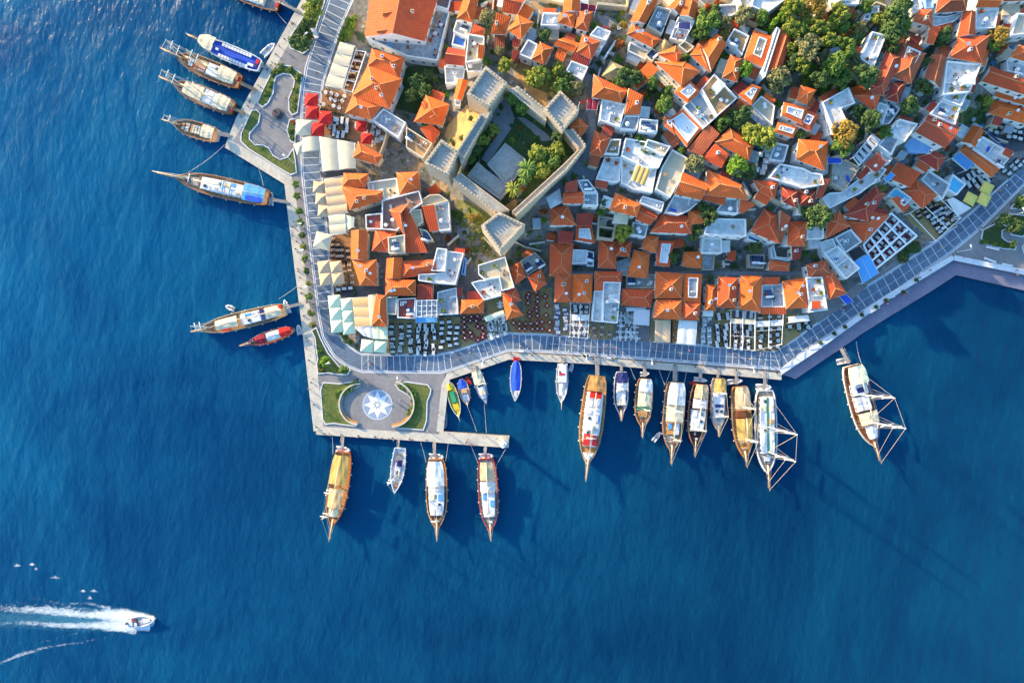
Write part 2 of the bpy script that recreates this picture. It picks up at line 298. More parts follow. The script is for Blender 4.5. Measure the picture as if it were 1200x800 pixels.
# ---------------------------------------------------------------- mesh helpers
ORIG = {}
class MB:
    def __init__(s): s.v = []; s.f = []; s.mi = []; s.sm = []
    def vert(s, p): s.v.append(tuple(p)); return len(s.v) - 1
    def face(s, pts, mi=0, sm=False):
        s.f.append([s.vert(p) for p in pts]); s.mi.append(mi); s.sm.append(sm)
    def box(s, c, d, rz=0.0, mi=0):
        ca, sa = math.cos(rz), math.sin(rz)
        p = []
        for z in (-.5, .5):
            for x, y in ((-.5, -.5), (.5, -.5), (.5, .5), (-.5, .5)):
                X, Y = x * d[0], y * d[1]
                p.append(s.vert((c[0] + X * ca - Y * sa, c[1] + X * sa + Y * ca, c[2] + z * d[2])))
        for q in ((3, 2, 1, 0), (4, 5, 6, 7), (0, 1, 5, 4), (1, 2, 6, 5), (2, 3, 7, 6), (3, 0, 4, 7)):
            s.f.append([p[i] for i in q]); s.mi.append(mi); s.sm.append(False)
    def prism(s, poly, z0, z1, mi=0, mt=None, bottom=True):
        n = len(poly)
        zt = z1 if hasattr(z1, '__len__') else [z1] * n
        zb = z0 if hasattr(z0, '__len__') else [z0] * n
        a = [s.vert((poly[i][0], poly[i][1], zb[i])) for i in range(n)]
        b = [s.vert((poly[i][0], poly[i][1], zt[i])) for i in range(n)]
        for i in range(n):
            j = (i + 1) % n
            s.f.append([a[i], a[j], b[j], b[i]]); s.mi.append(mi); s.sm.append(False)
        s.f.append(b); s.mi.append(mi if mt is None else mt); s.sm.append(False)
        if bottom: s.f.append(a[::-1]); s.mi.append(mi); s.sm.append(False)
    def ring(s, o, i, z0, z1, mi=0):
        n = len(o)
        for k in range(n):
            j = (k + 1) % n
            O0, O1, I0, I1 = o[k], o[j], i[k], i[j]
            s.face([(*O0, z0), (*O1, z0), (*O1, z1), (*O0, z1)], mi)
            s.face([(*O0, z1), (*O1, z1), (*I1, z1), (*I0, z1)], mi)
            s.face([(*I1, z0), (*I0, z0), (*I0, z1), (*I1, z1)], mi)
    def tube(s, p, q, r0, r1=None, n=6, mi=0, caps=True, sm=True):
        p, q = Vector(p), Vector(q); r1 = r0 if r1 is None else r1
        d = (q - p)
        if d.length < 1e-6: return
        d.normalize()
        a = d.orthogonal().normalized(); b = d.cross(a)
        A, B = [], []
        for i in range(n):
            t = 2 * math.pi * i / n; o = a * math.cos(t) + b * math.sin(t)
            A.append(s.vert(p + o * r0)); B.append(s.vert(q + o * r1))
        for i in range(n):
            j = (i + 1) % n
            s.f.append([A[i], A[j], B[j], B[i]]); s.mi.append(mi); s.sm.append(sm)
        if caps:
            s.f.append(A[::-1]); s.mi.append(mi); s.sm.append(False)
            s.f.append(B); s.mi.append(mi); s.sm.append(False)
    def ball(s, c, r, n=8, m=5, mi=0, zs=1.0):
        rows = []
        for j in range(m + 1):
            t = math.pi * j / m
            rows.append([s.vert((c[0] + r * math.sin(t) * math.cos(2 * math.pi * i / n), c[1] + r * math.sin(t) * math.sin(2 * math.pi * i / n), c[2] + r * zs * math.cos(t))) for i in range(n)])
        for j in range(m):
            for i in range(n):
                k = (i + 1) % n
                s.f.append([rows[j][i], rows[j + 1][i], rows[j + 1][k], rows[j][k]]); s.mi.append(mi); s.sm.append(True)
    def grid(s, rows, mi=0, sm=True):
        ids = [[s.vert(p) for p in r] for r in rows]
        for j in range(len(rows) - 1):
            for i in range(len(rows[0]) - 1):
                s.f.append([ids[j][i], ids[j][i + 1], ids[j + 1][i + 1], ids[j + 1][i]]); s.mi.append(mi); s.sm.append(sm)
    def mesh(s, name, mats, origin=(0, 0, 0), uvs=False):
        me = bpy.data.meshes.new(name)
        ox, oy, oz = origin
        me.from_pydata([(x - ox, y - oy, z - oz) for x, y, z in s.v], [], s.f)
        for m in ([mats] if isinstance(mats, str) else mats): me.materials.append(MATS[m])
        me.polygons.foreach_set('material_index', s.mi)
        me.polygons.foreach_set('use_smooth', s.sm)
        if uvs:
            ul = me.uv_layers.new(name='uv')
            for p in me.polygons:
                n = p.normal
                d = Vector((-n.y, n.x, 0))
                d = d.normalized() if d.length > 1e-4 else Vector((1, 0, 0))
                e = n.cross(d)
                for li in p.loop_indices:
                    co = me.vertices[me.loops[li].vertex_index].co
                    ul.data[li].uv = (co.dot(d), co.dot(e))
        me.update()
        return me
    def build(s, name, mats, parent=None, origin=None, uvs=False):
        if origin is None: origin = ORIG.get(parent.name, (0, 0, 0)) if parent is not None else (0, 0, 0)
        o = bpy.data.objects.new(name, s.mesh(name, mats, origin, uvs))
        sc.collection.objects.link(o)
        if parent is not None: o.parent = parent; ORIG[o.name] = origin
        return o
THINGS = []
def tag(o, label, cat, group=None):
    o['label'] = label; o['category'] = cat; o['kind'] = 'thing'
    if group: o['group'] = group
    THINGS.append(o)
    return o
def thing(name, loc, label, cat, group=None, rz=0.0, local=False):
    """An Empty at the base of a thing; its parts are given in place coordinates unless local."""
    o = bpy.data.objects.new(name, None); sc.collection.objects.link(o)
    o.empty_display_size = 0.5
    o.location = loc; o.rotation_euler = (0, 0, rz)
    if not local: ORIG[o.name] = tuple(loc)
    return tag(o, label, cat, group)
def solo(mb, name, mats, label, cat, loc, group=None, local=False, rz=0.0, uvs=False):
    o = mb.build(name, mats, None, (0, 0, 0) if local else loc, uvs)
    o.location = loc; o.rotation_euler = (0, 0, rz)
    return tag(o, label, cat, group)
def structure(mb, name, mats, uvs=False):
    o = mb.build(name, mats, None, (0, 0, 0), uvs); o['kind'] = 'structure'; return o
def dup(root, loc, rz=0.0, label=None, group=None, scale=None):
    r = root.copy(); sc.collection.objects.link(r); r.location = loc; r.rotation_euler = (0, 0, rz)
    if scale: r.scale = scale
    for ch in root.children:
        c = ch.copy(); sc.collection.objects.link(c); c.parent = r
        for g2 in ch.children:
            d = g2.copy(); sc.collection.objects.link(d); d.parent = c
    if label: r['label'] = label
    if group: r['group'] = group
    THINGS.append(r)
    return r
def area(P): return 0.5 * sum(P[i - 1][0] * P[i][1] - P[i][0] * P[i - 1][1] for i in range(len(P)))
def ccw(P):
    if area(P) > 0: return list(P)
    return [P[1], P[0]] + list(P[:1:-1])        # keeps edge 0-1 the first edge
def inset(P, d):
    n = len(P); out = []
    for i in range(n):
        a, b, c = Vector(P[i - 1]), Vector(P[i]), Vector(P[(i + 1) % n])
        e1 = (b - a).normalized(); e2 = (c - b).normalized()
        n1 = Vector((-e1.y, e1.x)); n2 = Vector((-e2.y, e2.x))
        m = n1 + n2; k = m.length_squared
        m = m * (2 * d / k) if k > 0.3 else n1 * d
        out.append((b.x + m.x, b.y + m.y))
    return out
def lerp(a, b, t): return tuple(a[i] + (b[i] - a[i]) * t for i in range(len(a)))
def bil(q, s, t): return lerp(lerp(q[0], q[1], s), lerp(q[3], q[2], s), t)
def fill(bm, P):
    P = ccw(P); vs = [bm.verts.new((x, y, 0)) for x, y in P]
    for t in tessellate_polygon([[Vector((x, y, 0)) for x, y in P]]):
        f = bm.faces.new([vs[i] for i in t]); f.normal_update()
        if f.normal.z < 0: f.normal_flip()
def drape(c, pts, dz, m, name, kind='structure', step=2.5, thick=0.0, mb=None):
    """A sheet that follows the ground."""
    P = [G(c, p)[:2] for p in pts]
    return drape_w(P, dz, m, name, kind, step)
def drape_w(P, dz, m, name, kind='structure', step=2.5):
    bm = bmesh.new()
    fill(bm, P)
    xs = [p[0] for p in P]; ys = [p[1] for p in P]
    for ax, lo, hi in ((0, min(xs), max(xs)), (1, min(ys), max(ys))):
        k = math.ceil(lo / step) * step
        while k < hi:
            co = [0, 0, 0]; no = [0, 0, 0]; co[ax] = k; no[ax] = 1
            bmesh.ops.bisect_plane(bm, geom=bm.verts[:] + bm.edges[:] + bm.faces[:], plane_co=co, plane_no=no)
            k += step
    bmesh.ops.triangulate(bm, faces=bm.faces[:])
    for v in bm.verts: v.co.z = ground(v.co.x, v.co.y) + dz
    me = bpy.data.meshes.new(name); bm.to_mesh(me); bm.free()
    me.materials.append(MATS[m])
    o = bpy.data.objects.new(name, me); sc.collection.objects.link(o); o['kind'] = kind
    return o
ORD = ['first', 'second', 'third', 'fourth', 'fifth', 'sixth', 'seventh', 'eighth', 'ninth', 'tenth', 'eleventh', 'twelfth', 'thirteenth', 'fourteenth', 'fifteenth', 'sixteenth', 'seventeenth', 'eighteenth', 'nineteenth', 'twentieth']
def tell_apart():
    """Things of the same look get their place in their row added to the label."""
    by = {}
    for o in THINGS: by.setdefault((o['label'], o['category']), []).append(o)
    for (lb, c), os_ in by.items():
        n = len(os_)
        if n < 2: continue
        xs = [o.location.x for o in os_]; ys = [o.location.y for o in os_]
        hor = (max(xs) - min(xs)) >= (max(ys) - min(ys))
        os_.sort(key=lambda o: o.location.x if hor else -o.location.y)
        side = ('leftmost', 'rightmost', 'left') if hor else ('topmost', 'bottommost', 'top')
        for i, o in enumerate(os_):
            if i == 0: w = side[0]
            elif i == n - 1: w = side[1]
            elif i < len(ORD): w = ORD[i] + ' from ' + side[2]
            elif n - 1 - i < len(ORD): w = ORD[n - 1 - i] + ' from ' + ('right' if hor else 'bottom')
            else: w = None
            if w: o['label'] = lb + ', ' + w
            if not o.get('group'): o['group'] = c + 's alike'
# ---------------------------------------------------------------- the sea and the land
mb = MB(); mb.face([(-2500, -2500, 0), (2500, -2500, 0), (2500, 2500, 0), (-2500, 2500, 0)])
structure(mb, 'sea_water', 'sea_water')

LAND = [(420, -160), (356, 0), (278, 140), (263.6, 170), (334, 212.7), (337.7, 240), (355, 380), (369.7, 508.5), (505, 517), (596, 524.5), (597, 510.5), (513, 505), (519, 451),
        (522, 439), (595, 414), (700, 420), (760, 425), (915, 438.5), (954, 412), (1036, 353), (1117, 303), (1200, 321), (1480, 380), (1480, -160)]
def w0(u, v): return wz(u, v, QZ)
bm = bmesh.new()
LP = [w0(*p) for p in LAND]
fill(bm, LP)
for ax, lo, hi in ((0, -60, 225), (1, -30, 140)):
    k = lo
    while k < hi:
        co = [0, 0, 0]; no = [0, 0, 0]; co[ax] = k; no[ax] = 1
        bmesh.ops.bisect_plane(bm, geom=bm.verts[:] + bm.edges[:] + bm.faces[:], plane_co=co, plane_no=no)
        k += 3.0
for v in bm.verts: v.co.z = ground(v.co.x, v.co.y)
bnd = [e for e in bm.edges if e.is_boundary]
r_ = bmesh.ops.extrude_edge_only(bm, edges=bnd)
for e in r_['geom']:
    if isinstance(e, bmesh.types.BMVert): e.co.z = -4
me = bpy.data.meshes.new('ground'); bm.to_mesh(me); bm.free(); me.materials.append(MATS['town_ground'])
o = bpy.data.objects.new('ground', me); sc.collection.objects.link(o); o['kind'] = 'structure'

def flat(name, pts, dz, m, c='P', z=QZ):
    P = ccw([wz(*uv(c, p), z) for p in pts])
    b = MB(); b.face([(x, y, z + dz) for x, y in P])
    return structure(b, name, m)
def strip_poly(line, w):
    """A band of width w (metres) along a polyline in the place."""
    L_, R_ = [], []
    n = len(line)
    for i in range(n):
        a = Vector(line[max(0, i - 1)]); b = Vector(line[min(n - 1, i + 1)])
        d = (b - a).normalized(); nn = Vector((-d.y, d.x)) * w / 2
        p = Vector(line[i]); L_.append(p + nn); R_.append(p - nn)
    return L_, R_
def band(mbx, line, w, z, h=0.0, mi=0):
    L_, R_ = strip_poly(line, w)
    for i in range(len(line) - 1):
        q = [(*R_[i], z + h), (*R_[i + 1], z + h), (*L_[i + 1], z + h), (*L_[i], z + h)]
        mbx.face(q, mi)
        if h > 0:
            for a, b in ((R_[i], R_[i + 1]), (L_[i + 1], L_[i])):
                mbx.face([(*a, z), (*b, z), (*b, z + h), (*a, z + h)], mi)
# paved promenade apron over the low ground
flat('quay_paving', [(470, -160), (423, -160), (359, 0), (281, 141), (268, 169), (336, 210), (341, 240), (358, 380), (373, 506), (505, 513.5), (515, 502), (521, 440), (524, 437), (595, 411.5), (700, 417.5), (760, 422.5), (915, 435.5),
                     (952, 410), (1034, 351), (1117, 300), (1480, 374), (1480, 40), (1205, 196), (1140, 240), (1100, 272), (1016, 328), (950, 384), (906, 404), (760, 396), (600, 387), (520, 412), (440, 412), (400, 400), (392, 300), (396, 200), (378, 105), (400, 34), (440, -60)], 0.006, 'paving')
# pale stone along the water
qs = MB()
for qi, (line, w) in enumerate((([(424, -160), (360, 0), (282, 141), (268, 169), (337.5, 211.5), (342, 240), (359.5, 380), (373.5, 504.5)], 3.0),
                ([(371, 504.2), (505, 512.6), (514, 513.6)], 2.4), ([(515.5, 506), (521.5, 451), (525.5, 441), (596, 417.2), (700, 422.8), (760, 427.8), (916, 441)], 2.0))):
    band(qs, [w0(*p) for p in line], w, QZ, 0.012 + .005 * qi)
band(qs, [w0(u, v) for u, v in ((514, 511.5), (553, 514.8), (596.5, 517.5))], 3.4, QZ, 0.028)
structure(qs, 'quay_edge', 'quay_stone')
mb = MB()
for line in ([(914, 436), (954, 409.5), (1035, 351), (1116.5, 301.5)], [(1117, 302), (1200, 319), (1480, 377)]):
    band(mb, [w0(*p) for p in line], 1.5, QZ, 0.35)
structure(mb, 'quay_kerb', 'marble_band')
# low concrete ledge outside the quay wall on the right
LED = [(915, 438.5), (954, 412), (1036, 353), (1117, 303), (1200, 321), (1480, 380), (1480, 400), (1200, 340), (1121, 322), (1090, 342), (1042, 371), (1010, 391), (996, 401), (932, 444), (926, 441.5)]
b = MB(); b.prism(ccw([wz(u, v, 0.55) for u, v in LED]), -3.5, 0.55); structure(b, 'quay_ledge', 'ledge_concrete')

# ---------------------------------------------------------------- banded promenade
def densify(line, n):
    L = [Vector(p) for p in line]; ds = [0]
    for a, b in zip(L, L[1:]): ds.append(ds[-1] + (b - a).length)
    out = []
    for i in range(n + 1):
        t = ds[-1] * i / n; k = max(j for j in range(len(ds)) if ds[j] <= t + 1e-9); k = min(k, len(L) - 2)
        out.append(L[k].lerp(L[k + 1], (t - ds[k]) / (ds[k + 1] - ds[k])))
    return out
roads = []
R1o = [(415, -80), (384, 0), (358, 78), (353, 110), (352.5, 150), (353, 200), (358, 246), (364, 298), (368, 330), (373, 370), (378, 397), (392, 419), (408, 430), (424, 436)]
R1i = [(446, -80), (414, 0), (398, 35), (379, 96), (376, 120), (375, 150), (377, 200), (381, 246), (386, 298), (389, 330), (393, 360), (397, 390), (410, 406), (417, 411), (424, 414.5)]
R2o = [(424, 436), (516, 437), (530, 433.5), (596, 411), (640, 412.5), (760, 421), (918, 433), (941, 413), (976, 390), (1014, 364), (1057, 337), (1115, 296), (1147, 270), (1200, 217), (1330, 80)]
R2i = [(424, 414.5), (510, 416), (530, 412), (597, 390), (640, 391.5), (760, 399), (906, 411), (930, 398), (968, 371), (1004, 342), (1040, 320), (1098, 282), (1138, 249), (1186, 206), (1310, 70)]
rd = MB(); bands = MB()
for ro, ri, n, skip in ((R1o, R1i, 62, (0.83, 0.985)), (R2o, R2i, 92, (0.105, 0.135))):
    wo = densify([w0(*p) for p in ro], n * 3); wi = densify([w0(*p) for p in ri], n * 3)
    for i in range(n * 3):
        rd.face([(*wo[i], QZ + .010), (*wo[i + 1], QZ + .010), (*wi[i + 1], QZ + .010), (*wi[i], QZ + .010)])
    band(bands, wo, 0.32, QZ + .014); band(bands, wi, 0.32, QZ + .014)
    ins = [a.lerp(b, .09) for a, b in zip(wo, wi)]; band(bands, ins, 0.2, QZ + .014)
    ins = [a.lerp(b, .93) for a, b in zip(wo, wi)]; band(bands, ins, 0.16, QZ + .014)
    acc = 0.0
    for i in range(1, n * 3 + 1):
        acc += (wo[i] - wo[i - 1]).length
        u = 600 + wo[i].x / S; t = i / (n * 3)
        if acc < (1.95 if n < 80 else (1.5 if u < 905 else 2.4)): continue
        acc = 0.0
        if skip[0] < t < skip[1]: continue
        a = wo[i]; b2 = min(wi, key=lambda q: (q - a).length)
        band(bands, [a.lerp(b2, .1), a.lerp(b2, .92)], 0.17, QZ + .018)
    if n > 80:
        mid = [a.lerp(b, .48) for a, b in zip(wo, wi)]; band(bands, mid[60:], 0.08, QZ + .014)
structure(rd, 'promenade', 'promenade_paving'); structure(bands, 'promenade_bands', 'marble_band')
# streets of the old town
for name, c, pts in (('street', 'P', [(648, 318), (1010, 318), (1005, 325), (900, 322), (648, 322)]),
                     ('street', 'C2', [(410, 200), (500, 210), (480, 380), (440, 590), (530, 640), (470, 790), (200, 900), (60, 1000), (-20, 1000), (200, 800), (380, 590), (440, 380)]),
                     ('street', 'B1', [(340, 0), (430, 0), (330, 400), (280, 560), (290, 800), (200, 860), (250, 560), (330, 200)]),
                     ('street', 'C1', [(760, 0), (850, 0), (720, 180), (620, 320), (500, 560), (420, 720), (380, 700), (480, 500), (600, 260), (520, 180), (490, 110), (740, 110)]),
                     ('street', 'B3', [(200, 150), (330, 220), (420, 420), (560, 660), (700, 760), (640, 820), (440, 620), (330, 560), (150, 560), (340, 520), (330, 260)]),
                     ('street', 'E2', [(880, 700), (920, 480), (830, 640), (760, 760), (690, 860), (740, 900), (800, 780)]),
                     ('street', 'F2', [(480, 540), (600, 370), (640, 330), (700, 400), (620, 480), (540, 560), (420, 720), (380, 700)])):
    drape(c, pts, 0.03, 'street_paving', name)
# bare earth, scrub and grass between the houses
drape('B2', [(330, 320), (480, 160), (600, 235), (400, 545), (265, 445)], 0.05, 'earth', 'earth_bank')
drape('B1', [(870, 540), (980, 520), (1080, 640), (1160, 770), (1143, 900), (1000, 790), (890, 640)], 0.05, 'earth', 'earth_bank')
drape('B3', [(360, 240), (480, 250), (620, 330), (720, 350), (600, 460), (750, 680), (560, 720), (420, 480)], 0.05, 'scrub', 'earth_bank')
drape('B3', [(490, 290), (600, 330), (720, 350), (590, 450)], 0.08, 'lawn', 'grass', 'stuff')
drape('B1', [(0, 550), (200, 560), (290, 700), (230, 880), (60, 960), (-160, 900), (-160, 700)], 0.05, 'lawn_dark', 'grass', 'stuff')
drape('F2', [(650, 170), (840, 230), (800, 370), (680, 350), (600, 380)], 0.05, 'lawn_dark', 'grass', 'stuff')
drape('E1', [(-100, -60), (760, -60), (760, 400), (640, 720), (300, 800), (60, 700), (-60, 380)], 0.05, 'scrub', 'earth_bank')
drape('D1', [(420, 20), (1100, 60), (1050, 330), (700, 250), (500, 240), (330, 300), (240, 260)], 0.06, 'scrub', 'earth_bank')
drape('C1', [(-60, 560), (240, 560), (400, 690), (380, 800), (200, 840), (-60, 720)], 0.06, 'scrub', 'earth_bank')

# ---------------------------------------------------------------- planted beds on the quay: grass and a white kerb round it
def bed(c, pts, m='lawn', grass='grass'):
    P = ccw([wz(*uv(c, p), QZ) for p in pts])
    g_ = MB(); g_.prism(P, QZ + .02, QZ + .16, 0); o = g_.build(grass, m); o['kind'] = 'stuff'
    k = MB(); out = inset(P, -0.28); k.ring(out, P, QZ + .01, QZ + .24); structure(k, 'bed_kerb', 'marble_band')
bed('S1', [(700, 690), (740, 600), (790, 500), (850, 440), (920, 450), (990, 500), (985, 580), (960, 755), (930, 768), (912, 740), (910, 660), (940, 590), (950, 540), (920, 500), (870, 492), (820, 512), (802, 560), (800, 620), (765, 690), (730, 715)])
bed('S2', [(660, 60), (690, 55), (712, 80), (700, 140), (640, 210), (640, 250), (680, 290), (730, 290), (770, 310), (800, 360), (850, 388), (900, 372), (935, 320), (945, 380), (955, 470), (920, 482), (830, 430), (640, 310), (590, 260), (592, 210)])
bed('S2', [(915, 120), (952, 115), (945, 270), (922, 260), (898, 190)])
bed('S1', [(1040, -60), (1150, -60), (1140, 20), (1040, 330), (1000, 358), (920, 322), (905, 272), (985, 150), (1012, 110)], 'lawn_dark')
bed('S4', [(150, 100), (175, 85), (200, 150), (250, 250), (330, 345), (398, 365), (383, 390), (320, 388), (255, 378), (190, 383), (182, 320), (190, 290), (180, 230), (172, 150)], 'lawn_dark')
bed('S4', [(225, 450), (330, 458), (462, 437), (468, 468), (385, 500), (338, 560), (336, 630), (375, 692), (452, 722), (440, 735), (290, 715), (240, 720), (222, 690), (218, 620), (208, 500)])
bed('S4', [(710, 462), (780, 445), (920, 465), (940, 490), (935, 520), (915, 570), (910, 700), (890, 760), (780, 750), (700, 748), (692, 735), (765, 708), (815, 660), (830, 590), (800, 530), (730, 490)], 'lawn')
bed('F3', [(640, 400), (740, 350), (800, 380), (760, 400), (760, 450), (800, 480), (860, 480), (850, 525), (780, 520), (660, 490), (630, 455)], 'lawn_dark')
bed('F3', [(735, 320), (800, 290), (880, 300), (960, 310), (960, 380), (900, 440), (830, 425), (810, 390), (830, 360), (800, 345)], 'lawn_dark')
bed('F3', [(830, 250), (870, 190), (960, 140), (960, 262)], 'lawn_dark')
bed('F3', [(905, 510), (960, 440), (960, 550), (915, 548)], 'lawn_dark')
# the star laid in the plaza paving
cx, cy = wz(*uv('S4', (585, 595)), QZ)
def star_poly(r0, r1, n, rot=0.0): return [((cx + (r0 if i % 2 == 0 else r1) * math.sin(math.pi * i / n + rot)), (cy + (r0 if i % 2 == 0 else r1) * math.cos(math.pi * i / n + rot))) for i in range(2 * n)]
mat('star_grey', (0.27, 0.33, 0.42), (0.22, 0.28, 0.37), 0.8, 0.7); mat('star_dark', (0.07, 0.09, 0.13), None, 0.8, 0.7); mat('star_pale', (0.70, 0.72, 0.74), (0.62, 0.64, 0.67), 0.8, 0.6)
def fan(mbx, P, z, mi):
    for i in range(len(P)): mbx.face([(*P[i], z), (*P[i - 1], z), (cx, cy, z)], mi)
b = MB()
circ = [(cx + 4.25 * math.sin(2 * math.pi * i / 40), cy + 4.25 * math.cos(2 * math.pi * i / 40)) for i in range(40)]
fan(b, circ, QZ + .014, 0)
band(b, [Vector(p) for p in circ + circ[:1]], 0.16, QZ + .018, 0, 1)
fan(b, star_poly(4.1, 2.15, 8), QZ + .022, 1)
fan(b, star_poly(1.5, 0.55, 8, 0.2), QZ + .026, 2)
fan(b, [(cx + .55 * math.sin(2 * math.pi * i / 16), cy + .55 * math.cos(2 * math.pi * i / 16)) for i in range(16)], QZ + .030, 1)
structure(b, 'plaza_star', ['star_grey', 'star_pale', 'star_dark'])
# ---------------------------------------------------------------- houses
def unit_window():
    m = MB(); m.box((0, -.02, 0), (1.0, .16, 1.0), 0, 0); m.box((-.22, .06, 0), (.38, .04, .84), 0, 1); m.box((.22, .06, 0), (.38, .04, .84), 0, 1)
    return m.mesh('window', ['white_paint', 'window_glass'])
def unit_door():
    m = MB(); m.box((0, -.02, 0), (1.0, .16, 1.0), 0, 0); m.box((0, .07, -.03), (.8, .04, .9), 0, 1)
    return m.mesh('door', ['white_paint', 'door_wood'])
WINDOW, DOOR = unit_window(), unit_door()
def put(me, name, parent, p, rz, scale):
    o = bpy.data.objects.new(name, me); sc.collection.objects.link(o); o.parent = parent
    og = ORIG[parent.name]; o.location = (p[0] - og[0], p[1] - og[1], p[2] - og[2]); o.rotation_euler = (0, 0, rz); o.scale = scale
    return o
def windows(root, P, z0, z1, every=3.0, seen_only=True, door=False, size=(0.95, 1.35)):
    n = len(P); rows = max(1, int((z1 - z0 - 0.4) / 2.9)); made = False; left = 26
    for i in range(n):
        a, b = Vector(P[i]), Vector(P[(i + 1) % n]); L = (b - a).length
        if L < 2.6: continue
        d = (b - a) / L; nn = Vector((d.y, -d.x)); m = (a + b) / 2
        if seen_only and nn.dot(-m) < 0.1 * m.length: continue
        k = max(1, int(L / every)); rz = math.atan2(d.y, d.x) + math.pi
        for r in range(rows):
            for j in range(k):
                if left <= 0: return
                q = a + d * L * (j + .5) / k
                zz = z1 - 1.45 - r * 2.9
                if zz - .7 < max(z0, ground(q.x, q.y)) + .2: continue
                left -= 1
                put(WINDOW, 'window', root, (q.x + nn.x * .03, q.y + nn.y * .03, zz), rz, (size[0], 1, size[1]))
        if door and not made and L > 3.5:
            q = a + d * (L * .5 + (L / k) * .5 if k > 1 else 0); gz = ground(q.x, q.y)
            if z1 - gz > 2.6:
                put(DOOR, 'door', root, (q.x + nn.x * .02, q.y + nn.y * .02, gz + 1.05), rz, (1.1, 1, 2.1)); made = True
def chimney(parent, p, m='white_wall'):
    c = MB(); c.box((p[0], p[1], p[2] + .35), (.62, .62, 1.3)); c.box((p[0], p[1], p[2] + 1.06), (.82, .82, .14), 0, 0); c.box((p[0], p[1], p[2] + 1.2), (.4, .4, .16), 0, 1)
    return c.build('chimney', [m, 'dark_metal'], parent)
def dish(parent, p):
    c = MB(); c.tube((p[0], p[1], p[2] - .3), (p[0], p[1], p[2] + .8), .05, n=5, mi=1)
    rows = []
    for j in range(4):
        r = .48 * j / 3; rows.append([(p[0] + r * math.cos(t * math.pi / 5), p[1] - .35 + r * math.sin(t * math.pi / 5) * .8, p[2] + .85 + .12 * (j / 3) ** 2 + r * math.sin(t * math.pi / 5) * .5) for t in range(11)])
    c.grid(rows, 0); return c.build('satellite_dish', ['white_paint', 'metal_grey'], parent)
def solar(parent, p, rz):
    c = MB(); ca, sa = math.cos(rz), math.sin(rz)
    def T(x, y, z): return (p[0] + x * ca - y * sa, p[1] + x * sa + y * ca, p[2] + z)
    for k in (-1.05, 0.05):
        q = [T(k, -.9, .25), T(k + 1, -.9, .25), T(k + 1, .9, 1.05), T(k, .9, 1.05)]
        c.face(q, 0); c.face([(x, y, z - .08) for x, y, z in q][::-1], 2)
    c.tube(T(-1.1, 1.15, 1.3), T(1.1, 1.15, 1.3), .32, n=10, mi=1)
    for x in (-.9, .9):
        c.tube(T(x, 1.1, 0), T(x, 1.1, 1.1), .04, n=4, mi=2); c.tube(T(x, -.85, 0), T(x, -.85, .3), .04, n=4, mi=2)
    return c.build('solar_heater', ['solar_glass', 'white_paint', 'metal_grey'], parent)
def aircon(parent, p, rz):
    c = MB(); c.box((p[0], p[1], p[2] + .4), (.95, .5, .8), rz, 0); c.tube((p[0], p[1], p[2] + .80), (p[0], p[1], p[2] + .84), .2, n=8, mi=1)
    return c.build('air_conditioner', ['white_paint', 'dark_metal'], parent)
def tank(parent, p):
    c = MB(); c.tube(p, (p[0], p[1], p[2] + 1.3), .55, n=12); c.ball((p[0], p[1], p[2] + 1.3), .55, 12, 4, 0, .4)
    return c.build('water_tank', ['white_paint'], parent)
def roof_solid(Q, z, kind, slope=0.42):
    """Closed tile roof over a quad, its ridge and hip lines. Q counter-clockwise."""
    m = MB(); e = 0.16
    V = [Vector(p) for p in Q]
    l01, l12 = (V[1] - V[0]).length, (V[2] - V[1]).length
    lines = []
    m.face([(*p, z - e) for p in Q][::-1], 1)
    for i in range(4):
        a, b = Q[i], Q[(i + 1) % 4]
        m.face([(*a, z - e), (*b, z - e), (*b, z), (*a, z)], 1)
    if kind == 'shed':
        h = slope * .75 * min(l12, 7)
        A, B = (*Q[0], z + h), (*Q[1], z + h)
        m.face([A, B, (*Q[2], z), (*Q[3], z)], 0)
        m.face([(*Q[0], z), (*Q[1], z), B, A], 1); m.face([(*Q[1], z), (*Q[2], z), B], 1); m.face([(*Q[3], z), (*Q[0], z), A], 1)
        return m, [], h, ((Vector(A) + Vector(B)) / 2 + Vector((*Q[2], z)) / 2 + Vector((*Q[3], z)) / 2) / 2
    if l01 < l12: V = [V[1], V[2], V[3], V[0]]; l01, l12 = l12, l01
    a, b = (V[0] + V[3]) / 2, (V[1] + V[2]) / 2
    wa = (V[0] - V[3]).length; wb = (V[1] - V[2]).length; L = (b - a).length
    h = slope * 1.15 * min(l12, 14) / 2
    if kind == 'pyr': ia = ib = L / 2 - .01
    elif kind == 'hip': ia = min(wa / 2, L * .49); ib = min(wb / 2, L * .49)
    else: ia = ib = 0
    d = (b - a) / L; r0 = a + d * ia; r1 = b - d * ib
    T0, T1 = (*r0, z + h), (*r1, z + h)
    q = [(*p, z) for p in V]
    m.face([q[0], q[1], T1, T0], 0); m.face([q[2], q[3], T0, T1], 0)
    if kind in ('gab',):
        m.face([q[1], q[2], T1], 2); m.face([q[3], q[0], T0], 2)
    else:
        m.face([q[1], q[2], T1], 0); m.face([q[3], q[0], T0], 0)
        lines += [(q[0], T0), (q[3], T0), (q[1], T1), (q[2], T1)]
    lines.append((T0, T1))
    return m, lines, h, (Vector(T0) + Vector(T1)) / 2
HOUSES = []
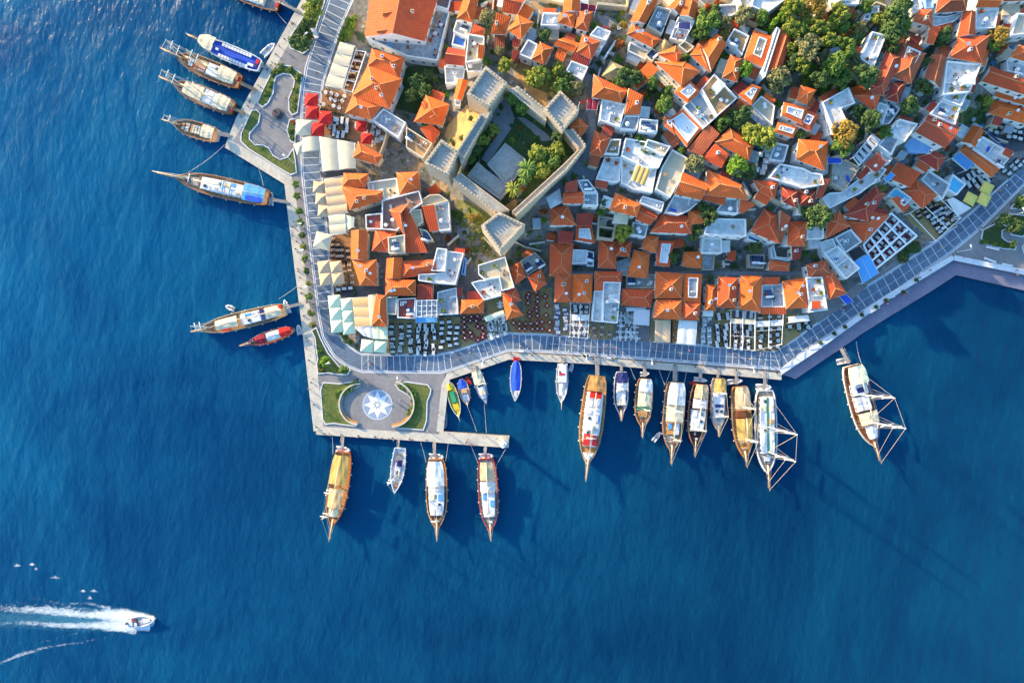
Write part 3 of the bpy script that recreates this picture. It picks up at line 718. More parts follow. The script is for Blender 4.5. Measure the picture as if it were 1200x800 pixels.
def house(label, pieces, cat='house', name=None, group='houses of the old town'):
    """pieces: (crop, corners, roof kind, eave height, roof material, wall material[, opts])"""
    c, pts = pieces[0][0], pieces[0][1]
    uc = [uv(c, p) for p in pts]; gx, gy, gz = gpt(sum(p[0] for p in uc) / len(uc), sum(p[1] for p in uc) / len(uc))
    root = thing(name or ('flat_roofed_house' if all(p[2] == 'flat' for p in pieces) else 'tile_roofed_house'), (gx, gy, gz), label, cat, group)
    rnd = random.Random(label)
    for ip, pc in enumerate(pieces):
        c, pts, kind, h, rm, wm = pc[:6]; op = pc[6] if len(pc) > 6 else {}
        U = [uv(c, p) for p in pts]; n = len(U)
        mu, mv = sum(p[0] for p in U) / n, sum(p[1] for p in U) / n
        h = h * (.74 if h > 4.5 else .8) + rnd.uniform(-.15, .15)
        base = gpt(mu, mv)[2]
        for _ in range(3):
            z = base + h; xc, yc = wz(mu, mv, z); base = ground(xc, yc)
        z = base + h
        Q = ccw([wz(u, v, z) for u, v in U])
        z0 = min(ground(*p) for p in Q) - .4
        cen = Vector((sum(p[0] for p in Q) / n, sum(p[1] for p in Q) / n))
        if kind in ('hip', 'gab', 'shed', 'pyr'):
            wp = inset(Q, .38)
            m, lines, rh, top = roof_solid(Q, z, kind, op.get('slope', 0.42))
            ro = m.build('roof', [rm, 'cream_wall' if 'tile' in rm else rm, wm], root, uvs=True)
            if lines and op.get('caps', 1):
                k = MB()
                for a, b in lines: k.tube((a[0], a[1], a[2] + .02), (b[0], b[1], b[2] + .02), .12, n=5)
                k.build('ridge_cap', ['ridge_mortar'], ro)
            if not op.get('open'):
                w = MB(); w.prism(wp, z0, z - .1); w.build('wall', [wm], root)
                windows(root, wp, z0, z - .1, op.get('every', 3.0), True, ip == 0)
            for k in range(op.get('ch', rnd.choice((0, 1, 1, 2)))):
                s, t = rnd.uniform(.2, .8), rnd.uniform(.2, .8)
                p = bil(Q, s, t); 
                if kind == 'shed': zz = z + rh * (1 - t)
                else:
                    zz = z + rh * min(1, 2 * min(t, 1 - t) if (Vector(Q[1]) - Vector(Q[0])).length > (Vector(Q[2]) - Vector(Q[1])).length else 2 * min(s, 1 - s)) * (.8 if kind != 'pyr' else .6)
                (chimney(ro, (*p, zz), rnd.choice(('white_wall', 'cream_wall'))) if rnd.random() < .6 else dish(ro, (*p, zz + .2)))
        elif kind == 'flat':
            ph = op.get('par', .75); zf = z - ph
            I = inset(Q, op.get('pw', .28))
            w = MB(); w.prism(Q, z0, zf - .15); w.ring(Q, I, zf - .15, z); w.build('wall', [wm], root)
            f = MB(); f.prism(inset(Q, .02), zf - .1, zf); ff = f.build('roof_terrace', [rm], root)
            if h > 2.6: windows(root, Q, z0, zf - .3, op.get('every', 2.8), True, ip == 0)
            big = abs(area(Q))
            if n == 4:
                q4 = inset(Q, 1.0)
                k = op.get('kit', min(3, int(big / 28)))
                ang = math.atan2(Q[1][1] - Q[0][1], Q[1][0] - Q[0][0])
                for j in range(k):
                    s, t = rnd.random(), rnd.random(); p = (*bil(q4, s, t), zf)
                    rnd.choice((aircon, aircon, lambda a, b, c_: tank(a, b), solar, lambda a, b, c_: dish(a, b)))(ff, p, ang)
                if big > 34 and rnd.random() < .75:
                    s = rnd.uniform(.3, .7); a_, b_ = (bil(I, s, 0), bil(I, s, 1)) if rnd.random() < .5 else (bil(I, 0, s), bil(I, 1, s)); x = MB(); x.box(((a_[0] + b_[0]) / 2, (a_[1] + b_[1]) / 2, zf + .25), (math.hypot(b_[0] - a_[0], b_[1] - a_[1]) - .04, .16, .5), math.atan2(b_[1] - a_[1], b_[0] - a_[0])); x.build('partition_wall', [wm], ff)
                if big > 45 and rnd.random() < .6 and not op.get('room'):
                    r = bil(q4, rnd.choice((.12, .88)), rnd.choice((.12, .88))); x = MB(); x.box((r[0], r[1], zf + 1.0), (2.3, 2.0, 2.0), ang, 0); x.box((r[0], r[1], zf + 2.06), (2.5, 2.2, .12), ang, 1); x.build('stair_head', [wm, rnd.choice(('pale_floor', 'tile_red'))], ff)
                if op.get('room') and big > 30:
                    s, t = op['room']; r = bil(q4, s, t); x = MB()
                    x.box((r[0], r[1], zf + 1.1), (2.6, 2.2, 2.2), ang, 0); x.box((r[0], r[1], zf + 2.27), (2.9, 2.5, .14), ang, 1)
                    x.build('stair_head', [wm, 'pale_floor'], ff)
        elif kind == 'skirt':                       # tile skirt round an open roof terrace
            d = op.get('d', 1.5)
            I = inset(Q, d); I2 = inset(Q, d + .22); zi = z + .42 * d
            m = MB()
            for i in range(n):
                j = (i + 1) % n
                m.face([(*Q[i], z), (*Q[j], z), (*I[j], zi), (*I[i], zi)], 0)
                m.face([(*Q[i], z - .16), (*Q[j], z - .16), (*Q[j], z), (*Q[i], z)], 1)
            m.face([(*p, z - .16) for p in Q][::-1], 1)
            m.ring(I, I2, zi - .9, zi + .12, 1)
            ro = m.build('roof', [rm, wm], root, uvs=True)
            f = MB(); f.prism(inset(Q, d + .1), zi - .8, zi - .62); f.build('roof_terrace', [op.get('floor', 'pale_floor')], root)
            wp = inset(Q, .38)
            w = MB(); w.prism(wp, z0, z - .2); w.build('wall', [wm], root)
            windows(root, wp, z0, z - .2, 3.0, True, ip == 0)
            if op.get('kit', 1):
                p = bil(inset(Q, d + 1), rnd.random(), rnd.random()) if n == 4 else cen
                aircon(ro, (p[0], p[1], zi - .62), 0)
        HOUSES.append((root, Q, z, kind, (z - op.get('par', .75)) if kind == 'flat' else None, label))
    return root
TO, TR, TD, TB, WW, CW, SW = 'tile_orange', 'tile_red', 'tile_dark', 'tile_brown', 'white_wall', 'cream_wall', 'stone_wall'
GF, PF, CF, TF = 'grey_floor', 'pale_floor', 'cream_floor', 'tan_floor'

# --- the strip of houses behind the west quay
house('large house at the top edge with two roof slopes above a white balcony',
      [('A1', [(800, -560), (1420, -400), (1200, 349), (700, 309)], 'gab', 9.5, TR, WW, {'ch': 2}),
       ('A1', [(845, 90), (850, 145), (955, 118), (950, 98)], 'gab', 12.6, TO, CW, {'ch': 0}), ('A1', [(795, 240), (800, 285), (915, 270), (910, 250)], 'gab', 12.6, TO, CW, {'ch': 0}),
       ('B1', [(-370, 310), (120, 50), (332, 100), (232, 508), (-20, 470)], 'flat', 6.2, GF, WW)])
house('orange hipped house with white chimneys beside the long cream canopy', [
       ('A1', [(755, 410), (1030, 480), (985, 668), (716, 556)], 'hip', 7.0, TO, WW, {'ch': 2}),
       ('A1', [(722, 548), (1012, 662), (900, 915), (592, 800)], 'hip', 7.4, TO, WW, {'ch': 3}),
       ('A2', [(602, 62), (842, 172), (752, 290), (530, 235)], 'hip', 6.4, TO, WW, {'ch': 1})])
house('small orange hipped house between the red parasols and the white canopy', [('A2', [(640, 472), (850, 590), (800, 665), (596, 602)], 'hip', 5.5, TO, CW)])
house('grey flat roofed house with furniture by the crowded terrace wall', [('A2', [(850, 190), (1040, 310), (975, 440), (895, 385), (760, 290)], 'flat', 6.0, GF, WW)])
house('cream flat roof under flower pots beside the western castle tower', [('B2', [(-30, 345), (190, 485), (112, 612), (-30, 520)], 'flat', 6.0, TF, CW, {'kit': 3})])
house('orange cross roofed house behind the row of three tan parasols', [
       ('A3', [(520, 20), (730, 25), (702, 140), (508, 132)], 'hip', 6.4, TO, CW),
       ('A3', [(500, 130), (850, 172), (838, 255), (572, 332)], 'hip', 6.8, TO, CW)])
house('house with orange tiled edge and open cream roof terrace under the round pale tank', [
       ('A3', [(960, 15), (1145, 10), (1160, 165), (985, 200)], 'hip', 6.8, TO, CW), ('A3', [(715, 95), (960, 60), (985, 200), (850, 240), (840, 160), (725, 185)], 'flat', 5.6, CF, WW)])
house('house with curved white parapet round a brown terrace and an orange bent roof', [
       ('A3', [(838, 246), (1150, 165), (1180, 270), (1085, 330), (1025, 440), (962, 500), (838, 490)], 'flat', 7.4, 'brown_floor', WW),
       ('A3', [(900, 330), (1062, 276), (1010, 345), (1020, 535), (905, 478)][:4], 'hip', 7.9, TR, WW, {'ch': 0})])
house('small flat house with red brick terrace and white parapet, west of the curved parapet', [('A3', [(700, 368), (838, 352), (836, 492), (704, 485)], 'flat', 6.8, 'red_floor', WW, {'kit': 1})])
house('long narrow orange house beside the brown restaurant deck', [('A3', [(582, 500), (722, 500), (716, 748), (580, 742)], 'gab', 6.4, TO, CW)])
house('square red pyramid roofed house beside the cream rooftop tower', [('A3', [(783, 500), (962, 512), (886, 682), (755, 672)], 'pyr', 6.2, TR, WW, {'ch': 0})])
house('tall cream house with a cluttered square rooftop amid red roofs', [('A3', [(887, 556), (1030, 533), (1032, 686), (894, 692)], 'flat', 8.6, CF, CW, {'kit': 3})])
house('wide red roofed house just below the terrace with the curved parapet', [('B3', [(-45, 290), (30, 400), (150, 682), (-60, 690)], 'shed', 6.4, TR, WW, {'ch': 1, 'slope': .2})])
house('orange L shaped house with a small dormer, north of the pale green parasols', [
       ('A4', [(592, 40), (795, 30), (800, 250), (656, 246)], 'hip', 6.2, TO, WW, {'ch': 3})])
house('orange house of several joined roofs above the red roof terrace', [
       ('A4', [(880, 20), (1010, 12), (1000, 192), (868, 190)], 'gab', 6.4, TO, CW, {'ch': 0}),
       ('A4', [(1000, 40), (1318, 28), (1318, 132), (1000, 192)], 'hip', 6.0, TR, CW, {'ch': 2}),
       ('A4', [(870, 196), (1122, 200), (1120, 332), (868, 330)], 'hip', 6.6, TO, CW, {'ch': 2})])
house('narrow house with grey roof terrace beside the red roof terrace', [('A4', [(872, 342), (966, 338), (960, 490), (876, 484)], 'flat', 5.6, GF, CW)])
house('flat house with dark red roof terrace above the white dining tables', [('A4', [(968, 358), (1122, 348), (1112, 522), (968, 516)], 'flat', 5.2, 'red_floor', WW, {'kit': 2})])
house('orange hipped house under the small apricot and cream canopies', [('A4', [(792, 318), (872, 330), (886, 592), (750, 582)], 'hip', 5.8, TO, CW, {'ch': 1})])
house('dormered orange house alone between the dark garden and the castle', [
       ('B2', [(135, 82), (334, 160), (274, 335), (35, 306)], 'hip', 6.4, TO, WW, {'ch': 0}), ('B2', [(88, 365), (180, 335), (258, 388), (190, 498)], 'shed', 4.6, TR, CW, {'ch': 0, 'slope': .2}), ('B2', [(95, 160), (120, 125), (168, 160), (120, 205)], 'gab', 7.6, TO, CW, {'ch': 0}), ('B2', [(160, 262), (232, 215), (246, 235), (190, 282)], 'gab', 7.4, TO, CW, {'ch': 0})])
house('half red roofed, half white terraced house with cream blocks, below the castle slope', [
       ('B3', [(103, 306), (207, 290), (246, 496), (166, 512)], 'shed', 6.8, TR, WW, {'ch': 0, 'slope': .2}), ('B3', [(208, 288), (330, 256), (342, 495), (247, 502)], 'flat', 6.4, PF, WW, {'kit': 1}), ('B3', [(166, 200), (248, 196), (328, 252), (206, 286), (100, 302), (104, 240)], 'flat', 7.0, CF, CW),
       ('B3', [(4, 332), (96, 320), (112, 430), (40, 478)], 'flat', 6.6, CF, CW, {'kit': 0}), ('B3', [(78, 482), (146, 500), (198, 582), (120, 592)], 'flat', 6.0, CF, CW, {'kit': 1})])
house('long white flat roofed building at the top edge above the orange gardens', [
       ('D1', [(742, -60), (1025, -60), (1000, 0), (850, 108), (720, 52)], 'flat', 6.6, PF, WW), ('D1', [(600, -40), (742, -40), (716, 60), (640, 62)], 'flat', 5.8, CF, WW, {'kit': 2}), ('D1', [(450, 40), (600, 30), (612, 92), (560, 132), (468, 142)], 'flat', 3.4, 'grey_floor', WW)])
house('small white houses at the top edge right of the golden trees', [('E1', [(355, -60), (560, -60), (545, 36), (370, 40)], 'flat', 5.6, PF, WW, {'kit': 2}), ('E1', [(655, 55), (720, 50), (715, 110), (650, 112)], 'flat', 4.4, PF, WW, {'kit': 0}), ('E1', [(600, 110), (650, 115), (640, 170), (590, 160)], 'flat', 4.0, GF, WW, {'kit': 0})])
house('white house cut by the top edge beside the dark hill trees', [('F1', [(185, 20), (250, -40), (300, 60), (225, 120)], 'flat', 5.0, PF, WW, {'kit': 1}), ('F1', [(312, -40), (392, -40), (388, 68), (322, 70)], 'flat', 6.0, PF, 'blue_wall', {'kit': 0})])
# --- north of the castle
house('blue grey flat house cut by the top edge above the white balcony', [('B1', [(90, -60), (350, -30), (322, 82), (122, 20)], 'flat', 7.0, 'brown_floor', WW, {'kit': 1})])
house('orange hipped house at the top edge, right of the dark lane', [
       ('B1', [(466, -60), (582, -20), (526, 192), (394, 156)], 'hip', 6.8, TO, WW, {'ch': 0}),
       ('B1', [(392, 168), (524, 198), (490, 320), (362, 262)], 'flat', 4.6, PF, WW, {'kit': 1}),
       ('B1', [(374, 268), (476, 300), (462, 400), (350, 372)], 'flat', 3.4, 'blue_floor', WW, {'kit': 0})])
house('white house with crimson gable roof and white ridge line by the dark lane', [
       ('B1', [(288, 536), (322, 394), (478, 426), (462, 552)], 'gab', 6.6, TD, WW, {'ch': 0}),
       ('B1', [(290, 552), (462, 560), (450, 690), (300, 700)], 'flat', 4.2, PF, WW, {'kit': 1})])
house('cream flat roofed house with small orange stair roof near the northern castle tower', [
       ('B1', [(490, 284), (626, 306), (616, 502), (464, 522)], 'flat', 6.6, CF, WW, {'kit': 0}),
       ('B1', [(578, 388), (632, 396), (616, 494), (572, 488)], 'shed', 7.6, TO, WW, {'ch': 0}),
       ('B1', [(540, 208), (632, 258), (622, 300), (508, 284)], 'shed', 6.2, TR, WW, {'ch': 0}),
       ('B1', [(468, 526), (614, 506), (600, 596), (480, 604)], 'flat', 4.6, CF, WW, {'kit': 1})])
house('narrow orange gabled house between the lane and the northern castle tower', [('B1', [(404, 664), (492, 676), (432, 842), (368, 832)], 'gab', 5.2, TO, WW, {'ch': 0}), ('B1', [(372, 835), (432, 845), (420, 890), (380, 880)], 'flat', 3.4, PF, WW)])
house('orange house with a star shaped corner roof near the top edge', [
       ('B1', [(730, 130), (852, 170), (800, 290), (678, 286)], 'shed', 6.2, TO, WW, {'ch': 1}),
       ('B1', [(902, 120), (1042, 190), (936, 336), (820, 256)], 'pyr', 7.0, TO, WW, {'ch': 0})])
house('red gabled house at the top edge beside the rubble yard', [('B1', [(806, -80), (985, -20), (902, 126), (770, 104)], 'gab', 6.6, TR, WW, {'ch': 1})])
house('pair of small crimson lean-to roofs beside the olive shaded yard', [
       ('B1', [(862, 330), (934, 342), (912, 402), (858, 390)], 'shed', 4.2, TD, SW, {'ch': 0}), ('B1', [(862, 428), (924, 450), (902, 534), (848, 542)], 'shed', 4.4, TD, SW, {'ch': 0})])
house('white house with grey terrace and orange hipped roof, north of the orange earth', [
       ('B1', [(990, 328), (1072, 370), (1022, 500), (915, 452)], 'flat', 6.0, GF, WW, {'kit': 0}),
       ('B1', [(1092, 352), (1205, 404), (1128, 548), (1018, 494)], 'hip', 6.6, TO, WW, {'ch': 0})])
house('white cube house with joined orange roofs at the top edge, left of the square', [
       ('C1', [(45, 104), (192, 110), (186, 216), (24, 212)], 'flat', 6.6, PF, WW, {'kit': 2}),
       ('C1', [(222, -70), (358, -55), (352, 102), (212, 108)], 'gab', 6.8, TO, WW, {'ch': 0}),
       ('C1', [(182, 106), (322, 110), (306, 232), (168, 192)], 'hip', 6.4, TO, WW, {'ch': 1}),
       ('C1', [(342, 90), (462, 100), (422, 266), (314, 240)], 'hip', 6.4, TR, WW, {'ch': 1})])
house('low orange gabled cottage behind shrubs, left of the cross roofed house', [('C1', [(130, 372), (215, 316), (347, 362), (302, 442)], 'gab', 4.6, TO, CW, {'ch': 0})])
house('cross roofed orange house above a dark red lean-to and a white cube', [
       ('C1', [(376, 288), (528, 350), (452, 502), (324, 440)], 'hip', 6.4, TR, WW, {'ch': 1}),
       ('C1', [(310, 446), (442, 502), (422, 558), (274, 502)], 'shed', 4.8, TD, WW, {'ch': 0}),
       ('C1', [(282, 508), (424, 560), (372, 672), (236, 592)], 'flat', 4.4, PF, WW, {'kit': 1})])
house('white flat roofed house at the corner of the small square', [('C1', [(500, 218), (614, 264), (572, 342), (436, 292)], 'flat', 6.0, PF, WW, {'kit': 1}), ('C1', [(440, 296), (570, 345), (520, 440), (470, 420)], 'flat', 4.0, PF, WW, {'kit': 0})])
house('orange L roofed house with a white south wall facing the little round pool', [('C1', [(802, 204), (1036, 334), (962, 402), (742, 290)], 'hip', 6.2, TO, WW, {'ch': 2})])
house('long orange gabled house at the top edge, half bright, half dark slope', [('C1', [(890, -60), (1012, 10), (902, 202), (773, 186)], 'gab', 6.8, TO, WW, {'ch': 2})])
house('walled slate blue roof yard with pots between two orange roofs', [('C1', [(1000, 48), (1122, 80), (1040, 292), (916, 214)], 'flat', 5.6, GF, CW, {'kit': 3})])
house('low white house around a cream patio, east of the narrow lane', [('C1', [(772, 350), (942, 424), (904, 500), (760, 430)], 'flat', 3.2, CF, WW, {'kit': 0}), ('C1', [(900, 460), (960, 400), (1010, 440), (960, 520)], 'flat', 3.6, GF, CW, {'kit': 1})])
house('flat diamond shaped orange roof amid the garden trees', [('C1', [(930, 518), (1012, 590), (912, 698), (834, 612)], 'shed', 4.4, TO, CW, {'ch': 0, 'slope': .15})])
house('large orange roofed house over the slatted cream shade', [
       ('D1', [(-72, 452), (84, 384), (142, 452), (100, 545)], 'hip', 6.6, TO, WW, {'ch': 0}), ('D1', [(-92, 520), (165, 515), (292, 600), (130, 724)], 'hip', 7.0, TO, WW, {'ch': 0})])
house('twin gabled orange house with a white terrace and dark sunshade', [
       ('D1', [(20, 62), (120, -40), (160, 35), (112, 122)], 'gab', 6.2, TO, WW, {'ch': 1}), ('D1', [(152, 5), (274, 30), (242, 162), (122, 130)], 'gab', 6.6, TO, WW, {'ch': 0}),
       ('D1', [(108, 138), (248, 172), (162, 348), (38, 322)], 'flat', 5.2, PF, WW, {'kit': 3})])
house('small square tan roof terrace between orange roofs', [('D1', [(160, 338), (242, 390), (182, 444), (104, 380)], 'flat', 6.0, TF, CW, {'kit': 0})])
house('orange house of two joined gables beside dense mid green trees', [
       ('D1', [(276, 364), (332, 448), (372, 612), (204, 460)], 'hip', 6.2, TO, WW, {'ch': 0}), ('D1', [(420, 278), (508, 372), (382, 602), (308, 402)], 'gab', 6.8, TO, WW, {'ch': 1})])
house('white house with an L shaped parapet round planted terraces', [('D1', [(575, 238), (702, 300), (642, 462), (518, 330)], 'flat', 6.0, TF, WW, {'kit': 2})])
house('orange house whose roof is cut open for a cream sunbathing terrace', [('D1', [(740, 248), (908, 312), (822, 574), (656, 492)], 'skirt', 6.4, TO, WW, {'d': 1.7, 'floor': CF})])
house('house with a tall white gable strip beside its red roof, west of the grove', [
       ('D1', [(966, 228), (1052, 330), (962, 602), (853, 590)], 'gab', 6.0, TR, WW, {'ch': 0}), ('D1', [(932, 222), (962, 250), (836, 640), (812, 598)], 'flat', 7.8, PF, WW, {'kit': 0})])
house('narrow orange hipped house beside a bright green tree', [('D1', [(540, 458), (642, 492), (602, 692), (472, 652)], 'hip', 6.4, TO, WW, {'ch': 1})])
house('large white terraced house stepping down a diagonal wall with orange eaves', [
       ('D2', [(70, 60), (202, -45), (292, 50), (188, 154)], 'skirt', 6.6, TO, WW, {'d': .9, 'floor': GF}),
       ('D2', [(145, 174), (290, 40), (432, 262), (322, 358)], 'flat', 6.4, GF, WW, {'kit': 3}),
       ('D2', [(300, 30), (408, -98), (602, 106), (432, 258)], 'flat', 7.0, TF, WW, {'kit': 2, 'room': (.3, .3)}),
       ('D2', [(2, 296), (142, 204), (304, 362), (180, 520)], 'skirt', 5.6, TO, WW, {'d': .7, 'floor': CF})])
house('brown mottled roof joined to a red hipped house by the big yellow green tree', [
       ('D2', [(350, 340), (438, 420), (302, 592), (178, 540)], 'shed', 5.2, TB, WW, {'ch': 0, 'slope': .25}),
       ('D2', [(402, 500), (512, 590), (470, 694), (298, 612)], 'shed', 5.0, TR, WW, {'ch': 1}),
       ('D2', [(540, 354), (738, 506), (700, 634), (414, 476)], 'hip', 6.2, TO, WW, {'ch': 0})])
house('white terrace house with orange skirt roof and a long cream lower terrace', [
       ('D2', [(722, -12), (804, 22), (722, 174), (612, 76)], 'skirt', 6.0, TO, WW, {'d': .9, 'floor': PF}), ('D2', [(802, 88), (916, 172), (896, 335), (718, 174)], 'flat', 4.8, CF, WW, {'kit': 2})])
house('house with a bright blue roof terrace ringed by orange tiles', [
       ('D2', [(990, 140), (1190, 190), (1150, 332), (968, 252)], 'skirt', 6.4, TO, WW, {'d': 1.0, 'floor': 'blue_floor'}),
       ('D2', [(940, 308), (1112, 352), (1070, 442), (906, 392)], 'skirt', 5.2, TO, WW, {'d': .8, 'floor': 'pool_blue'}),
       ('E2', [(90, 195), (217, 250), (142, 388), (18, 332)], 'skirt', 6.0, TR, WW, {'d': 1.2, 'floor': 'blue_floor'})])
house('white flat roofed complex with parasol terrace beside an orange hipped roof', [
       ('D2', [(920, 478), (1032, 502), (992, 642), (868, 622)], 'flat', 4.6, GF, WW, {'kit': 2}),
       ('D2', [(960, 655), (1150, 690), (1230, 730), (1310, 740), (1330, 830), (1150, 860), (866, 772)], 'flat', 6.0, PF, WW, {'kit': 3}),
       ('E2', [(42, 450), (292, 474), (266, 718), (22, 622)], 'hip', 6.4, TO, WW, {'ch': 1})])
house('small orange house with stepped roof at the foot of the grove', [('E2', [(60, 0), (192, 40), (112, 165), (25, 130)], 'hip', 6.0, TO, WW, {'ch': 0})])
# --- the grove on the hill and the north east
house('white flat house with a broad pale roof among the hill trees', [('E1', [(660, 263), (778, 295), (672, 568), (558, 490)], 'flat', 7.0, PF, WW, {'kit': 1})])
house('house with a long dark red roof below the pale hill house', [('E1', [(782, 408), (902, 478), (756, 806), (640, 760)], 'hip', 6.2, TD, WW, {'ch': 1}), ('E2', [(500, 90), (660, 40), (735, 75), (680, 226)], 'hip', 5.4, TR, WW, {'ch': 1})])
house('brown tiled house with a square white patch of roof terrace', [
       ('F1', [(110, 348), (322, 450), (200, 704), (28, 640)], 'hip', 6.0, TB, WW, {'ch': 1}), ('F1', [(172, 386), (284, 438), (234, 530), (138, 482)], 'flat', 7.6, PF, WW, {'kit': 0}),
       ('F1', [(40, 690), (172, 680), (92, 866), (-22, 832)], 'hip', 5.2, TD, WW, {'ch': 0})])
house('white L shaped flat house with terrace railings under the golden tree', [('E2', [(240, 140), (462, 16), (518, 150), (398, 192), (458, 322), (342, 398)], 'flat', 6.8, PF, WW), ('E2', [(225, 120), (240, 145), (335, 395), (290, 420)], 'flat', 4.0, PF, WW, {'kit': 0})])
house('narrow white annex with a furnished grey yard beside dark red roofs', [('E2', [(720, 140), (802, 170), (742, 332), (686, 236)], 'flat', 4.6, PF, WW, {'kit': 1}), ('E2', [(790, 92), (896, 196), (806, 322), (744, 330)], 'flat', 3.6, GF, WW, {'kit': 3})])
house('white house with a pale roof crossed by a rope on its terrace', [
       ('E2', [(890, 280), (1044, 322), (932, 474), (796, 380)], 'flat', 6.2, PF, WW, {'kit': 1}), ('E2', [(798, 398), (888, 446), (822, 584), (710, 500)], 'flat', 5.4, GF, WW, {'kit': 0})])
house('house of stepped dark red roofs and white terraces beside the striped pergola', [
       ('E2', [(690, 568), (764, 652), (692, 734), (588, 660)], 'shed', 5.6, TD, WW, {'ch': 1, 'slope': .2}), ('E2', [(602, 680), (632, 722), (562, 794), (522, 766)], 'shed', 4.4, TD, WW, {'ch': 0, 'slope': .2}),
       ('E2', [(714, 538), (832, 612), (792, 662), (768, 652)], 'flat', 4.4, PF, WW, {'kit': 0}), ('E2', [(640, 722), (700, 735), (730, 800), (560, 880), (540, 800)], 'flat', 4.0, PF, WW, {'kit': 2})])
house('flat roof of rough grey rubble above the curved white terrace', [('E2', [(330, 650), (440, 620), (560, 690), (430, 880), (320, 820)], 'flat', 3.6, 'castle_floor', SW, {'kit': 0})])
house('long curved white terrace building with loungers above the big red roof', [('E3', [(240, 232), (300, 185), (400, 180), (560, 60), (720, -40), (782, -10), (722, 66), (560, 190), (300, 318)], 'flat', 4.2, PF, WW)])
house('big dark red roofed mansion on the slope above the white framed terrace', [
       ('E3', [(686, 128), (768, 196), (622, 424), (416, 378)], 'hip', 5.8, TD, WW, {'ch': 2}), ('E3', [(640, 330), (804, 376), (588, 608), (446, 430)], 'hip', 5.0, TR, WW, {'ch': 3})])
house('red hipped house between the dark tree and the grey guest terrace', [('E3', [(385, 334), (472, 466), (264, 574), (288, 418)], 'hip', 5.2, TR, WW, {'ch': 0})])
house('small red hipped house left of the dark round tree', [('D3', [(1030, 424), (1184, 424), (1168, 634), (1018, 626)], 'hip', 5.2, TR, WW, {'ch': 1}), ('E3', [(118, 470), (252, 468), (256, 568), (112, 574)], 'flat', 3.6, PF, WW, {'kit': 0})])
house('row of dark red roofs curving below the white complex', [
       ('D3', [(730, 78), (952, 94), (912, 244), (782, 170)], 'hip', 5.2, TR, WW, {'ch': 1}), ('D3', [(960, 128), (1114, 170), (1092, 314), (978, 262)], 'hip', 5.2, TD, WW, {'ch': 1}),
       ('E3', [(30, 150), (192, 170), (176, 292), (42, 292)], 'hip', 5.0, TD, WW, {'ch': 2}), ('E3', [(212, 78), (282, 80), (238, 232), (184, 222)], 'shed', 4.4, TD, WW, {'ch': 0})])
house('hotel block with grey guest terrace and long white roof near the promenade', [
       ('E3', [(350, 560), (482, 488), (574, 594), (432, 692)], 'flat', 5.6, GF, WW, {'kit': 2}), ('E4', [(258, -22), (372, -88), (558, 102), (442, 194)], 'flat', 6.0, PF, WW, {'kit': 1}),
       ('E3', [(215, 600), (332, 565), (362, 642), (258, 692)], 'flat', 4.6, PF, WW, {'kit': 0})])
house('brown L roofed house with a white roof deck above the promenade bend', [
       ('E4', [(104, 72), (278, 28), (322, 162), (128, 192)], 'hip', 5.4, TB, WW, {'ch': 1}), ('E4', [(240, 150), (332, 128), (444, 312), (300, 368)], 'hip', 5.2, TR, WW, {'ch': 0}),
       ('E4', [(104, 178), (242, 174), (286, 452), (134, 472)], 'flat', 6.4, PF, WW, {'kit': 1})])
house('orange hipped house, last but one of the front row before the promenade bend', [('D4', [(975, 210), (1178, 178), (1202, 432), (1010, 442)], 'hip', 5.4, TO, WW, {'ch': 3})])
# --- the front row above the restaurants, west to east
house('front row house with a dark purple roof and glazed grey terrace by the blue awning', [
       ('B4', [(65, 236), (200, 236), (196, 362), (62, 362)], 'shed', 5.2, TD, WW, {'ch': 0, 'slope': .15}), ('B4', [(232, 300), (392, 262), (408, 484), (120, 500), (46, 512), (48, 372), (230, 366)], 'flat', 3.8, GF, WW)])
house('white flat roofed building with solar panels above the purple roofed front house', [
       ('B4', [(228, -70), (312, -60), (296, 130), (180, 122)], 'flat', 7.6, PF, WW, {'kit': 1}), ('B4', [(312, -45), (452, -25), (382, 238), (200, 225), (72, 205), (74, 150), (296, 140)], 'flat', 6.4, PF, WW),
       ('B4', [(455, 10), (478, 20), (462, 160), (432, 150)], 'flat', 4.6, 'blue_floor', 'blue_wall', {'kit': 0})])
house('low square orange house above the maroon chairs', [('B4', [(436, 366), (628, 362), (620, 478), (424, 484)], 'hip', 4.2, TO, WW, {'ch': 1}), ('B4', [(482, 300), (572, 292), (622, 362), (484, 366)], 'shed', 3.6, TD, WW, {'ch': 0}), ('B4', [(398, 265), (442, 265), (436, 335), (394, 335)], 'shed', 3.2, TD, WW, {'ch': 0})])
house('tall white angular house with roof panels just below the southern castle tower', [
       ('B4', [(572, 74), (800, 4), (878, 262), (768, 292), (748, 178), (630, 198), (574, 150)], 'flat', 8.0, CF, WW), ('B4', [(514, 222), (590, 200), (640, 200), (748, 180), (768, 330), (620, 368), (548, 270)], 'flat', 5.4, PF, WW)])
house('orange and red hipped house left of the red chair terrace', [('B4', [(762, 310), (890, 262), (936, 372), (850, 396)], 'hip', 5.4, TR, WW, {'ch': 0}), ('B4', [(770, 320), (866, 372), (952, 495), (812, 536)], 'hip', 5.0, TO, WW, {'ch': 1})])
house('pair of red roofs leaning on the rubble roof above the red chair terrace', [
       ('B4', [(834, 100), (928, 44), (978, 176), (880, 242)], 'hip', 5.4, TR, WW, {'ch': 0}), ('B4', [(986, 176), (1102, 108), (1152, 232), (1050, 300)], 'hip', 5.0, TR, WW, {'ch': 1}),
       ('B4', [(926, 42), (1050, -35), (1142, 64), (984, 164)], 'flat', 4.0, 'castle_floor', SW, {'kit': 3})])
